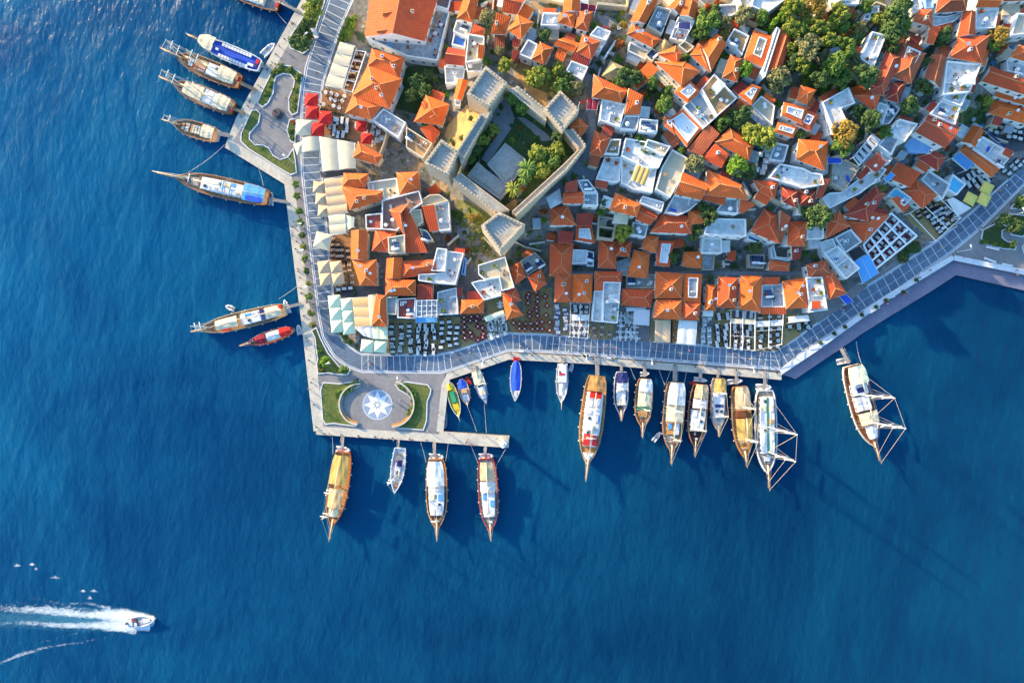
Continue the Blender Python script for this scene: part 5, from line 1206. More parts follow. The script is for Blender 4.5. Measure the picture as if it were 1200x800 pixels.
def tree(c, p, r, col, where, kind='round', group='trees of the old town', flat=None):
    u, v = uv(c, p); rp = r / CR[c][2]
    gz = gpt(u, v)[2]; rad = rp * S
    if kind == 'round':
        hc = min(1.35 * rad + .6, rad * .8 + 3.0)
        for _ in range(4):
            x, y = wz(u, v, gz + hc); gz = ground(x, y)
        if flat is not None: gz = flat
        rad *= (CH - gz - hc) / CH
        lf = SH[col]; size = 'large' if rad > 3.2 else ('small' if rad < 1.6 else 'middle sized')
        t = thing('tree', (x, y, gz), f'{size} {WORD[lf]} tree {where}', 'tree', group, local=True)
        sc_ = rad * tr.uniform(1.02, 1.12); rot = tr.uniform(0, 6.28)
        for nm, me, s3 in (('trunk', TRUNKS[tr.randrange(3)], (rad, rad, (hc + .3) / 1.9)), ('crown', crown('round', lf, tr.randrange(3)), (sc_, sc_ * tr.uniform(.88, 1.05), sc_ * .92))):
            o = bpy.data.objects.new(nm, me); sc.collection.objects.link(o); o.parent = t; o.location = (0, 0, hc); o.scale = s3; o.rotation_euler = (0, 0, rot)
    elif kind == 'bush':
        x, y = wz(u, v, gz + .6); gz = ground(x, y) if flat is None else flat
        lf = SH[col]
        t = tag(bpy.data.objects.new('shrub', crown('bush', lf, tr.randrange(3))), f'{WORD[lf]} shrub {where}', 'shrub', 'shrubs'); sc.collection.objects.link(t)
        t.location = (x, y, gz + .05); t.scale = (rad, rad, min(rad, 1.6)); t.rotation_euler = (0, 0, tr.uniform(0, 6.28))
    elif kind in ('palm', 'cypress'):
        hc = 5.2 if kind == 'palm' else 3.6
        x, y = wz(u, v, gz + hc); gz = ground(x, y); lf = SH[col]
        t = thing('palm_tree' if kind == 'palm' else 'cypress_tree', (x, y, gz), ('feathery palm tree ' if kind == 'palm' else 'slender pointed cypress tree ') + where, 'palm' if kind == 'palm' else 'tree', group, local=True)
        for nm, me, s3 in (('trunk', PALMT if kind == 'palm' else TRUNKS[0], (rad * .8, rad * .8, hc / 1.9)), ('crown', crown(kind, lf, tr.randrange(2)), (rad * 1.15, rad * 1.15, rad * 1.15 if kind == 'palm' else hc * .95))):
            o = bpy.data.objects.new(nm, me); sc.collection.objects.link(o); o.parent = t; o.location = (0, 0, hc); o.scale = s3
    return t
def trees(c, where, lst, **k):
    for q in lst: tree(c, (q[0], q[1]), q[2], q[3], where, **k)
trees('E1', 'in the hillside grove', [(30, 60, 62, 'y'), (190, 60, 90, 'g'), (385, 110, 92, 'y'), (210, 225, 82, 'y'), (125, 395, 112, 'o'), (70, 535, 82, 'y'), (300, 330, 82, 'y'), (440, 400, 92, 'm'), (330, 545, 112, 'm'), (230, 660, 95, 'd'), (400, 650, 85, 'm'),
      (600, 640, 112, 'd'), (520, 310, 60, 'd'), (560, 220, 50, 'o'), (690, 160, 52, 'y'), (850, 130, 115, 'd'), (820, 275, 100, 'd'), (900, 40, 90, 'd'), (915, 205, 62, 'b'), (465, 285, 32, 'r'), (505, 130, 42, 'g'), (60, 260, 70, 'm'), (-30, 410, 70, 'y'), (110, 180, 55, 'y'), (270, 470, 60, 'o'), (500, 500, 70, 'o'), (330, 200, 60, 'y'), (410, 240, 60, 'm'), (610, 60, 55, 'm'), (820, 400, 70, 'd'), (150, 330, 60, 'o')], group='trees in the hillside grove')
trees('D1', 'in the garden left of the grove', [(355, 180, 95, 'm'), (415, 105, 60, 'd'), (285, 290, 68, 'd'), (235, 260, 40, 'm'), (500, 195, 62, 'o'), (660, 130, 82, 'o'), (800, 150, 72, 'm'), (1050, 60, 90, 'y'), (1060, 240, 90, 'y'), (1100, 520, 82, 'd'), (955, 655, 98, 'o'), (930, 740, 60, 'o'), (495, 300, 48, 'g'), (340, 330, 40, 'm'), (1010, 160, 60, 'm')])
tree('D1', (665, 575), 72, 'b', 'between the orange hipped houses'); tree('D1', (180, 490), 52, 'm', 'beside the tan roof terrace'); tree('D1', (345, 70), 38, 'r', 'at the end of the twin gabled house'); tree('D1', (440, 20), 36, 'r', 'at the top edge')
tree('D1', (885, 220), 38, 'b', 'leaning out beside the white gable strip', 'cypress')
trees('C1', 'in the shrubby yard north of the castle', [(50, 295, 62, 'd'), (170, 590, 62, 'y'), (45, 645, 75, 'm'), (190, 730, 72, 'm'), (318, 735, 62, 'o'), (250, 305, 32, 'y'), (330, 322, 26, 'y'), (260, 660, 55, 'd')])
trees('C1', 'in the garden below the straw parasol', [(720, 655, 85, 'd'), (822, 655, 66, 'd'), (960, 695, 62, 'm'), (1092, 775, 55, 'm'), (650, 690, 40, 'd')]); tree('C1', (722, 215), 38, 'g', 'hugging the L roofed house'); tree('C1', (690, 370), 42, 'r', 'beside the sloping lane')
tree('C2', (1062, 170), 82, 'm', 'by the flowering shrub'); tree('C2', (1015, 200), 40, 'r', 'beside the mid green tree'); tree('C2', (890, 70), 32, 'r', 'under the orange diamond roof')
for x, y in ((840, 450), (880, 470), (905, 540), (960, 560)): tree('C2', (x, y), 42, 'm', 'along the white restaurant terrace')
trees('B1', 'in the yard north of the castle', [(662, 155, 76, 'o'), (800, 550, 66, 'y'), (755, 425, 44, 'o'), (650, 512, 46, 'm'), (1060, 662, 88, 'y'), (1115, 600, 58, 'm'), (980, 610, 30, 'y')])
trees('B1', 'in the dark garden by the lane', [(60, 690, 70, 'd'), (150, 640, 55, 'd'), (120, 760, 70, 'd'), (20, 800, 70, 'd')])
trees('B2', 'in the castle courtyard', [(870, 120, 72, 'm'), (950, 180, 66, 'm'), (615, 455, 55, 'y'), (705, 375, 52, 'y'), (560, 545, 50, 'd'), (505, 615, 50, 'm'), (1068, 560, 72, 'y'), (1100, 720, 56, 'm'), (650, 400, 36, 'm'), (830, 90, 40, 'y')])
tree('B2', (985, 695), 72, 'm', 'in the castle courtyard', 'palm'); tree('B3', (870, 150), 62, 'y', 'beside the castle stage', 'palm'); tree('B3', (960, 60), 50, 'm', 'by the castle stage', 'palm')
trees('C2', 'in the castle courtyard', [(30, 570, 62, 'y'), (160, 545, 66, 'y'), (130, 640, 68, 'm'), (45, 720, 72, 'y'), (170, 445, 56, 'd'), (210, 620, 46, 'd'), (10, 640, 50, 'd')])
for i, (x, y) in enumerate(((850, 330), (880, 420), (860, 460), (960, 480), (1010, 500), (1060, 440), (930, 350), (1000, 380), (1110, 330), (1050, 300), (600, 520), (540, 590), (640, 480), (690, 430), (760, 180), (740, 240), (1010, 640), (940, 740), (1040, 700), (900, 800), (940, 860), (990, 820))): tree('B2', (x, y), 20 + 5 * (i % 3), 'dmyodmr'[i % 7], 'in the castle garden beds', 'bush')
tree('B2', (140, 340), 38, 'b', 'against the dormered orange house'); tree('B2', (512, 278), 26, 'd', 'on the bare earth under the castle wall'); tree('B3', (535, 395), 50, 'g', 'on the slope below the castle'); tree('B3', (575, 420), 42, 'y', 'on the slope below the castle')
for x, y in ((320, 190), (430, 330), (470, 380), (590, 500), (620, 560), (500, 320), (650, 330)): tree('B3', (x, y), 26, 'y', 'on the castle slope', 'bush')
for x, y in ((350, 460), (430, 430), (370, 480)): tree('B2', (x, y), 30, 'd', 'on the bare earth under the castle wall', 'bush')
tree('C3', (718, 515), 82, 'y', 'beside the roofless ruin'); tree('C3', (225, 95), 36, 'd', 'above the red gabled house'); tree('C3', (560, 270), 40, 'd', 'on the dark lane'); tree('C3', (600, 320), 34, 'd', 'on the dark lane')
trees('D2', 'among the terraced houses', [(480, 320, 68, 'm'), (645, 250, 78, 'd'), (560, 250, 60, 'd'), (600, 320, 60, 'd')])
tree('D2', (715, 400), 92, 'y', 'behind the red hipped house'); tree('D2', (820, 440), 105, 'y', 'beside the white parasol terrace'); tree('D2', (600, 685), 92, 'b', 'above the big orange roof'); tree('D2', (245, 665), 85, 'o', 'by the brown mottled roof'); tree('D2', (705, 725), 66, 'd', 'beside the white parasol terrace'); tree('D2', (130, 550), 42, 'm', 'under the orange skirted terrace')
tree('E2', (425, 400), 118, 'g', 'beside the white L shaped house'); tree('E2', (400, 515), 92, 'm', 'beside the white L shaped house'); tree('E2', (640, 285), 102, 'd', 'beside the white L shaped house'); tree('E2', (760, 400), 62, 'm', 'by the pergola end'); tree('E2', (970, 170), 86, 'd', 'between the dark gardens'); tree('E2', (55, 412), 44, 'm', 'above the orange hipped house'); tree('E2', (545, 215), 66, 'd', 'beside the white L shaped house')
tree('E3', (205, 380), 112, 'd', 'left of the red mansion'); tree('E3', (105, 345), 62, 'd', 'left of the red mansion')
trees('D3', 'round the tiny star roofed house', [(372, 370, 78, 'd'), (245, 510, 74, 'd'), (300, 300, 50, 'd'), (170, 440, 42, 'd'), (60, 730, 60, 'd')])
tree('D3', (755, 640), 60, 'd', 'in the grey courtyard'); tree('D4', (375, 180), 36, 'd', 'behind the slim front house')
tree('F1', (930, 300), 82, 'g', 'in the white walled yard'); tree('F1', (960, 400), 50, 'r', 'in the white walled yard'); tree('F1', (895, 370), 60, 'm', 'in the white walled yard'); trees('F1', 'between the north eastern houses', [(480, 290, 72, 'd'), (430, 350, 50, 'd'), (345, 530, 52, 'd'), (290, 720, 60, 'd'), (340, 760, 50, 'd')])
tree('F2', (180, 180), 72, 'd', 'beside the crossing garden wall'); tree('F2', (610, 290), 32, 'o', 'on the dark lawn'); tree('F2', (840, 130), 40, 'y', 'beside the stacked orange roofs')
trees('F3', 'in the quay garden on the right', [(782, 325, 46, 'd'), (750, 340, 34, 'd'), (855, 372, 50, 'd'), (890, 205, 48, 'd'), (845, 490, 24, 'd'), (930, 240, 44, 'd')], group='trees on the quay')
# pale boulders in the grove
rk = random.Random(8)
def boulder(c, p, r):
    x, y, z = G(c, p); m = MB(); rr = r / CR[c][2] * S; rows = []
    for j in range(7):
        t_ = math.pi * j / 6; rows.append([(rr * math.sin(t_) * math.cos(i * .698) * rk.uniform(.75, 1.2), rr * .8 * math.sin(t_) * math.sin(i * .698) * rk.uniform(.75, 1.2), rr * .75 * math.cos(t_) * rk.uniform(.85, 1.1)) for i in range(9)])
    for r_ in rows: r_.append(r_[0])
    m.grid(rows, 0, False); solo(m, 'boulder', ['boulder_stone'], 'pale grey boulder among the grove trees', 'rock', (x, y, z + rr * .25), 'boulders in the grove', local=True, rz=rk.uniform(0, 6))
mat('boulder_stone', (0.48, 0.45, 0.40), (0.34, 0.32, 0.30), 1.0, .95, .5, fine=(3, .2))
for x, y, r in ((535, 120, 34), (560, 205, 36), (495, 340, 34), (218, 130, 34), (150, 150, 28), (335, 205, 26), (590, 180, 26), (370, 330, 22), (60, 40, 24), (265, 95, 26), (480, 85, 22), (600, 260, 24), (520, 170, 22), (420, 190, 20), (640, 215, 22)): boulder('E1', (x, y), r)
# the row of small round trees along the west quay
trees('S3', 'in the row along the west quay', [(803, 40, 25, 'm'), (815, 118, 27, 'm'), (823, 203, 26, 'd'), (832, 282, 24, 'y'), (842, 362, 26, 'm'), (853, 444, 26, 'd'), (862, 525, 18, 'y'), (870, 610, 26, 'm'), (884, 725, 28, 'm'), (890, 800, 22, 'm')], group='trees along the west quay')
trees('S2', 'in the row along the west quay', [(955, 550, 27, 'm'), (963, 628, 26, 'm'), (976, 730, 26, 'm')], group='trees along the west quay')
trees('S1', 'in the kerbed bed by the top quay', [(1060, 70, 66, 'y'), (1085, 20, 60, 'm'), (1000, 205, 46, 'd'), (955, 280, 50, 'd'), (1010, 290, 50, 'd'), (1035, 150, 44, 'd'), (1040, 240, 40, 'd')], group='trees on the quay')
for x, y, r, k in ((850, 445, 34, 'm'), (910, 465, 30, 'm'), (965, 520, 36, 'm'), (800, 490, 26, 'd'), (785, 560, 30, 'm'), (755, 625, 28, 'm'), (945, 600, 22, 'm'), (935, 660, 22, 'y'), (940, 720, 20, 'm'), (820, 470, 28, 'y')): tree('S1', (x, y), r, k, 'in the curving quay bed', 'bush', flat=QZ)
for x, y, r, k in ((930, 130, 20, 'r'), (915, 190, 22, 'm'), (920, 230, 22, 'm')): tree('S2', (x, y), r, k, 'in the narrow bed by the cream parasol', 'bush', flat=QZ)
trees('S4', 'in the corner bed of the star plaza', [(235, 308, 36, 'b'), (360, 362, 36, 'm'), (152, 62, 26, 'o'), (205, 330, 26, 'd')], group='trees on the quay', flat=QZ)
for x, y, r, k in ((205, 355, 22, 'g'), (195, 240, 20, 'm')): tree('S4', (x, y), r, k, 'in the corner bed of the star plaza', 'bush', flat=QZ)
for i in range(9):
    t = i / 8; tree('S4', (445 - 130 * t, 448 + 75 * t + 10 * math.sin(t * 3)), 30, 'mybm'[i % 4], 'hedging the left lawn of the star plaza', 'bush', flat=QZ)
for i in range(12):
    a = R(-70 + 112 * i / 11); tree('S4', (690 + 142 * math.cos(a), 575 + 115 * math.sin(a)), 28, 'mbdm'[i % 4], 'hedging the right lawn of the star plaza', 'bush', flat=QZ)
for x, y, r, k in ((360, 140, 24, 'd'), (395, 170, 24, 'd'), (335, 115, 18, 'm'), (410, 185, 16, 'y'), (445, 210, 18, 'o'), (375, 165, 24, 'd')): tree('S4', (x, y), r, k, 'beside the pale green parasols', 'bush', flat=QZ)
for x, y in ((355, 380), (470, 305), (610, 270), (610, 320)): tree('A3' if y > 350 and x < 400 else 'A4', (x, y), 20, 'd', 'between restaurant decks', 'bush', flat=QZ)
for i in range(13):                                  # clipped hedges of the terraces
    t = i / 12; tree('E3', (900 + 140 * t, 720 - 110 * t + 30 * math.sin(9 * t)), 46, 'd', 'in the block hedge by the maroon terrace', 'bush', flat=QZ)
for i in range(14):
    t = i / 13; tree('A1', (585 - 70 * t + 24 * (-1) ** i, 150 + 180 * t), 38, 'ymbm'[i % 4], 'in the hedge above the long cream canopy', 'bush', flat=QZ)
for i in range(7):
    t = i / 6; tree('A2', (330 + 230 * t, 195 + 75 * t), 18, 'd', 'along the brown deck edge', 'bush', flat=QZ)
for i in range(8):
    t = i / 7; tree('F3', (640 + 190 * t, 470 + 40 * t), 22, 'dm'[i % 2], 'in the right quay garden', 'bush', flat=QZ)
for i in range(6): tree('F3', (830 + 26 * (i % 3), 330 + 60 * (i // 3)), 24, 'd' if i % 3 else 'r', 'in the right quay garden', 'bush', flat=QZ)
# ---------------------------------------------------------------- yards and roofs: pots, shrubs, sheds, loungers, little walls
rc = random.Random(17)
def short(lb, n=9):
    w = lb.split()[:n]
    while w[-1].strip(',') in ('a', 'the', 'with', 'of', 'and', 'at', 'by', 'on', 'in', 'its', 'beside', 'above', 'below', 'to', 'from', 'under', 'behind', 'one', 'between', 'whose', 'near', 'white' if len(w) > 6 else '-', 'joined', 'over', 'right', 'left'): w.pop()
    return ' '.join(w).strip(',')
def unit(name, f, mats):
    m = MB(); f(m); return m.mesh(name, mats)
def f_pot(m):
    m.tube((0, 0, 0), (0, 0, .5), .24, .34, 9, 0)
    for k in range(26):
        a = rc.uniform(0, 6.28); e = rc.uniform(.1, 1.4); r_ = rc.uniform(.3, .62); c = Vector((math.cos(a) * math.cos(e) * r_, math.sin(a) * math.cos(e) * r_, .6 + math.sin(e) * r_)); s = .2
        u = Vector((-math.sin(a), math.cos(a), 0)); w = Vector((math.cos(a), math.sin(a), .6)).normalized(); m.face([c + u * s, c + w * s, c - u * s, c - w * s], 1)
def f_lounge(m):
    m.box((-.2, 0, .3), (1.35, .64, .09), 0, 0); m.face([(.47, -.32, .33), (.47, .32, .33), (1.02, .32, .78), (1.02, -.32, .78)], 0)
    for x in (-.75, .4):
        for y in (-.26, .26): m.box((x, y, .13), (.05, .05, .26), 0, 1)
def f_shed(m):
    m.box((0, 0, 1.0), (2.4, 1.9, 2.0), 0, 0); m.face([(-1.35, -1.1, 2.0), (1.35, -1.1, 2.0), (1.35, 1.1, 2.45), (-1.35, 1.1, 2.45)], 1); m.face([(-1.35, 1.1, 2.38), (1.35, 1.1, 2.38), (1.35, -1.1, 1.93), (-1.35, -1.1, 1.93)], 1); m.box((.3, -.96, .9), (.8, .05, 1.75), 0, 2)
def f_set(m):
    m.tube((0, 0, .70), (0, 0, .75), .5, n=12); m.tube((0, 0, 0), (0, 0, .7), .05, n=5, mi=1); m.tube((0, 0, 0), (0, 0, .04), .25, n=8, mi=1)
def f_stool(m):
    m.box((0, 0, .44), (.44, .44, .06)); m.box((0, -.2, .7), (.44, .05, .46))
    for x in (-.19, .19):
        for y in (-.19, .19): m.box((x, y, .2), (.04, .04, .42), 0, 1)
def f_crate(m):
    for z in (.1, .32, .54):
        for y in (-.34, .34): m.box((0, y, z), (.8, .04, .16))
        for x in (-.4, .4): m.box((x, 0, z), (.04, .72, .16))
    m.box((0, 0, .04), (.78, .68, .05))
UNITS = {'potted_plant': [unit('potted_plant', f_pot, ['tile_orange', lf]) for lf in ('leaf_mid', 'leaf_dark', 'leaf_bright', 'leaf_red')], 'sun_lounger': [unit('sun_lounger', f_lounge, [fb, 'metal_grey']) for fb in ('fabric_white', 'fabric_blue', 'fabric_cream', 'fabric_sky')],
         'garden_shed': [unit('garden_shed', f_shed, [w, r_, 'door_wood']) for w, r_ in (('white_wall', 'tile_red'), ('stone_wall', 'metal_grey'), ('cream_wall', 'tile_dark'))], 'roof_table': [unit('roof_table', f_set, [fb, 'dark_metal']) for fb in ('fabric_white', 'teak', 'fabric_grey')],
         'roof_chair': [unit('roof_chair', f_stool, [fb, 'metal_grey']) for fb in ('fabric_white', 'fabric_navy', 'teak', 'fabric_maroon')], 'crate': [unit('crate', f_crate, [fb]) for fb in ('teak', 'fabric_sky', 'gel_white')]}
UW = {'potted_plant': ['green potted plant', 'dark potted plant', 'bright potted plant', 'red flowering potted plant'], 'sun_lounger': ['white sun lounger', 'blue sun lounger', 'cream sun lounger', 'pale blue sun lounger'], 'garden_shed': ['white shed with red roof', 'stone shed with grey roof', 'cream shed with dark roof'],
      'roof_table': ['round white table', 'round wooden table', 'round grey table'], 'roof_chair': ['white chair', 'navy chair', 'wooden chair', 'maroon chair'], 'crate': ['wooden crate', 'blue crate', 'white crate']}
UC = {'potted_plant': 'plant pot', 'sun_lounger': 'lounger', 'garden_shed': 'shed', 'roof_table': 'table', 'roof_chair': 'chair', 'crate': 'crate'}
def drop(kind, p, where, rz=None, k=None):
    k = rc.randrange(len(UNITS[kind])) if k is None else k
    o = tag(bpy.data.objects.new(kind, UNITS[kind][k]), f'{UW[kind][k]} {where}', UC[kind], UC[kind] + 's of the old town'); sc.collection.objects.link(o)
    o.location = p; o.rotation_euler = (0, 0, rc.uniform(0, 6.28) if rz is None else rz); s = rc.uniform(.9, 1.15); o.scale = (s, s, s)
def inframe(x, y, z):
    u, v = 600 + x / (S * (CH - z) / CH), 400 - y / (S * (CH - z) / CH)
    return 8 < u < 1192 and 5 < v < 400
NCH = [0]
for root, Q, z, kind, zf, lb in HOUSES:
    if kind != 'flat' or abs(area(Q)) < 26 or not inframe(Q[0][0], Q[0][1], z): continue
    I = inset(Q, .9); ar = abs(area(Q)); xs = [p[0] for p in I]; ys = [p[1] for p in I]
    ang = math.atan2(Q[1][1] - Q[0][1], Q[1][0] - Q[0][0]); placed = []
    for _ in range(min(9, int(ar / 14))):
        for _try in range(12):
            x, y = rc.uniform(min(xs), max(xs)), rc.uniform(min(ys), max(ys))
            if inside(x, y, I) and all(math.hypot(x - a, y - b) > 2.2 for a, b in placed) and not any(inside(x, y, q2) and z2 > z for r2, q2, z2, *_ in HOUSES if r2 == root and q2 is not Q):
                placed.append((x, y)); kd = rc.choice(('potted_plant', 'potted_plant', 'sun_lounger', 'roof_table', 'crate', 'roof_table'))
                if math.hypot(x, y) < 0: continue
                drop(kd, (x, y, zf + .004), 'on ' + short(lb, 8), ang + rc.choice((0, 1.57)) if kd == 'sun_lounger' else None)
                if kd == 'roof_table' and NCH[0] < 90:
                    kk = rc.randrange(4)
                    for q in range(3):
                        a = rc.uniform(-.3, .3) + q * 2.1; drop('roof_chair', (x + .85 * math.cos(a), y + .85 * math.sin(a), zf + .004), 'on ' + short(lb), a + 1.57, kk); NCH[0] += 1
                break
# things in the yards between the houses
AV = [inset(Q, -.9) for _, Q, *_ in HOUSES] + made
CAS = [wz(u, v, 10) for u, v in ((570, 70), (690, 100), (695, 175), (590, 305), (485, 195))]
QN = [(o, lb, sum(p[0] for p in Q) / len(Q), sum(p[1] for p in Q) / len(Q)) for o, Q, _, _, _, lb in HOUSES]
taken = []; cnt = {}
for _ in range(8000):
    u, v = rc.uniform(500, 1195), rc.uniform(4, 318); x, y, zg = gpt(u, v)
    if not inside(x, y, HP) or inside(x, y, CAS) or any(inside(x, y, q) for q in AV): continue
    if any(math.hypot(x - a, y - b) < 1.7 for a, b in taken): continue
    near = min(QN, key=lambda q: math.hypot(q[2] - x, q[3] - y))
    if math.hypot(near[2] - x, near[3] - y) > 13: continue
    r_ = rc.random(); taken.append((x, y)); w_ = 'on ground beside ' + short(near[1], 7)
    kd = 'shrub' if r_ < .62 else 'potted_plant' if r_ < .72 else 'garden_shed' if r_ < .78 else 'crate' if r_ < .86 else 'wall'
    if cnt.get(kd, 0) > (280 if kd == 'shrub' else 60): continue
    cnt[kd] = cnt.get(kd, 0) + 1
    if kd == 'shrub':
        lf = rc.choice(('leaf_dark', 'leaf_dark', 'leaf_mid', 'leaf_olive', 'leaf_bright', 'leaf_yellow', 'leaf_red' if rc.random() < .4 else 'leaf_mid')); s = rc.uniform(.7, 1.7)
        o = tag(bpy.data.objects.new('shrub', crown('bush', lf, rc.randrange(3))), f'{WORD[lf]} shrub beside {short(near[1], 8)}', 'shrub', 'shrubs of the yards'); sc.collection.objects.link(o)
        o.location = (x, y, zg + .05); o.scale = (s, s, s * .9); o.rotation_euler = (0, 0, rc.uniform(0, 6.28))
    elif kd == 'wall':
        a = math.atan2(near[3] - y, near[2] - x) + rc.choice((0, 1.57)); L_ = rc.uniform(2.5, 5.5); e = (x + L_ * math.cos(a), y + L_ * math.sin(a))
        if any(inside(*e, q) for q in AV): L_ = 2.0; e = (x + L_ * math.cos(a), y + L_ * math.sin(a))
        m = MB(); h_ = rc.uniform(1.3, 2.1); m.box((L_ / 2, 0, h_ / 2 - .4), (L_, .3, h_ + .8), 0, 0); m.box((L_ / 2, 0, h_ + .03), (L_ + .05, .4, .08), 0, 1)
        wm_ = rc.choice(('white_wall', 'stone_wall', 'cream_wall')); solo(m, 'garden_wall', [wm_, 'quay_stone'], f'short {wm_.split("_")[0]} yard wall beside {short(near[1], 8)}', 'wall', (x, y, zg), 'yard walls', local=True, rz=a)
    else: drop(kd, (x, y, zg + .02), w_)
# ---------------------------------------------------------------- restaurants: floors, tables, chairs, parasols, canopies
def unit_table(kind):
    m = MB()
    if kind == 'round':
        m.tube((0, 0, .70), (0, 0, .75), .58, n=14, mi=0); m.tube((0, 0, .02), (0, 0, .70), .05, n=6, mi=1); m.tube((0, 0, 0), (0, 0, .04), .28, n=10, mi=1)
        m.tube((0, 0, .755), (0, 0, .80), .10, n=8, mi=2)
        return m.mesh('table', ['fabric_white', 'dark_metal', 'window_glass'])
    w, d = (1.15, .8) if kind != 'long' else (.85, 2.1)
    top = 'teak' if kind in ('wood',) else 'fabric_white'
    m.box((0, 0, .73), (w, d, .05), 0, 0)
    if top == 'fabric_white':
        for sx, sy, ax, ay in ((0, d / 2, w, .02), (0, -d / 2, w, .02), (w / 2, 0, .02, d), (-w / 2, 0, .02, d)): m.box((sx, sy, .6), (ax, ay, .3), 0, 0)
    for x in (-1, 1):
        for y in (-1, 1): m.box((x * (w / 2 - .08), y * (d / 2 - .08), .35), (.06, .06, .7), 0, 1)
    m.tube((0, 0, .757), (0, 0, .84), .07, n=6, mi=2); m.box((w * .28, 0, .765), (.22, .22, .02), 0, 3); m.box((-w * .28, 0, .765), (.22, .22, .02), 0, 3)
    return m.mesh('table', [top, 'dark_metal', 'fabric_grey', 'gel_white'])
def unit_chair(fab, frame):
    m = MB(); m.box((0, 0, .45), (.46, .46, .07), 0, 0); m.box((0, -.22, .72), (.46, .06, .5), 0, 0)
    for x in (-.2, .2):
        m.box((x, .2, .21), (.04, .04, .42), 0, 1); m.box((x, -.2, .21), (.04, .04, .42), 0, 1); m.box((x * 1.12, 0, .66), (.04, .42, .04), 0, 1)
    return m.mesh('chair', [fab, frame])
def unit_small(fab):
    m = MB(); m.box((0, 0, .73), (.75, .75, .05), 0, 0); m.box((0, 0, .76), (.4, .4, .02), 0, 2)
    for x in (-.3, .3):
        for y in (-.3, .3): m.box((x, y, .35), (.05, .05, .7), 0, 1)
    return m.mesh('table', [fab, 'dark_metal', 'fabric_white'])
TABLES = {k: unit_table(k) for k in ('round', 'cloth', 'long', 'wood')}
TABLES.update(small=unit_small('fabric_maroon'), brown=unit_small('door_wood'))
CHAIRS = {'red': unit_chair('fabric_red', 'dark_metal'), 'maroon': unit_chair('fabric_maroon', 'dark_metal'), 'dark': unit_chair('fabric_black', 'dark_metal'), 'wood': unit_chair('teak', 'teak'), 'orange': unit_chair('fabric_orange', 'teak'), 'white': unit_chair('fabric_white', 'spar_white'), 'purple': unit_chair('fabric_purple', 'dark_metal'), 'blue': unit_chair('fabric_navy', 'spar_white')}
N_CH, N_TB, EXTRA, EXTRA_T = [0], [0], [], []
WT = {'round': 'round white table', 'cloth': 'white clothed table', 'long': 'long white table', 'wood': 'brown wooden table', 'small': 'small maroon table', 'brown': 'small brown table'}
cr_ = random.Random(3)
def floor(name, c, pts, m, dz=.02, label=None):
    return drape(c, pts, dz, m, name)
def dining(where, c, quad, nx, ny, kind, chair, nch=4, skip=0.1, own=True, jit=.32):
    """A block of tables in rows; quad: top left, top right, bottom right, bottom left as the photo shows it."""
    Q = [G(c, p) for p in quad]
    ang = math.atan2(Q[1][1] - Q[0][1], Q[1][0] - Q[0][0])
    for j in range(ny):
        for i in range(nx):
            if cr_.random() < skip: continue
            p = bil(Q, (i + .5) / nx, (j + .5) / ny); x, y = p[0] + cr_.uniform(-jit, jit), p[1] + cr_.uniform(-jit, jit); z = ground(x, y) + .03
            spot = f'{ORD[j]} row, {ORD[i]} from left'
            if N_TB[0] < 298:
                t = tag(bpy.data.objects.new('dining_table', TABLES[kind]), f'{WT[kind]} {where}, {spot}', 'table', 'restaurant tables'); sc.collection.objects.link(t)
                t.location = (x, y, z); t.rotation_euler = (0, 0, ang + cr_.gauss(0, .09)); N_TB[0] += 1
            else: EXTRA_T.append((kind, x, y, z, ang))
            if kind == 'long': sp = [(-.72, -.6, -90), (-.72, .1, -90), (-.72, .7, -90), (.72, -.6, 90), (.72, .1, 90), (.72, .7, 90)][:nch] if nch > 4 else [(-.72, -.45, -90), (-.72, .45, -90), (.72, -.45, 90), (.72, .45, 90)]
            elif kind == 'round': sp = [(0, .88, 180), (.88, 0, 90), (0, -.88, 0), (-.88, 0, -90)]
            else: sp = [(-.34, .72, 180), (.34, .72, 180), (-.34, -.72, 0), (.34, -.72, 0)] if kind not in ('small', 'brown') else [(0, .7, 180), (.7, 0, 90), (0, -.7, 0), (-.7, 0, -90)]
            side = ['back left', 'back right', 'front left', 'front right', 'left', 'right']
            for k, (dx, dy, r) in enumerate(sp[:nch]):
                X = x + dx * math.cos(ang) - dy * math.sin(ang); Y = y + dx * math.sin(ang) + dy * math.cos(ang)
                a = ang + R(r) + cr_.uniform(-.25, .25)
                if own and N_CH[0] < 296:
                    o = tag(bpy.data.objects.new('dining_chair', CHAIRS[chair]), f'{chair} chair {side[k]}, {where}, {ORD[j]} row {ORD[i]} table', 'chair', f'{chair} chairs of the restaurants'); sc.collection.objects.link(o)
                    o.location = (X, Y, z); o.rotation_euler = (0, 0, a); N_CH[0] += 1
                else: EXTRA.append((chair, X, Y, z, a))
def merge_extra():
    for src, lib, nm in ((EXTRA, CHAIRS, 'dining_chairs'), (EXTRA_T, TABLES, 'dining_tables')):
        if not src: continue
        m = MB(); mats = []
        for kind, x, y, z, a in src:
            me = lib[kind]; mp = []
            for mm in me.materials:
                if mm.name not in mats: mats.append(mm.name)
                mp.append(mats.index(mm.name))
            ca, sa = math.cos(a), math.sin(a); b0 = len(m.v)
            m.v += [(x + v.co.x * ca - v.co.y * sa, y + v.co.x * sa + v.co.y * ca, z + v.co.z) for v in me.vertices]
            for p in me.polygons: m.f.append([b0 + i for i in p.vertices]); m.mi.append(mp[p.material_index]); m.sm.append(False)
        o = m.build(nm, mats); o['kind'] = 'stuff'
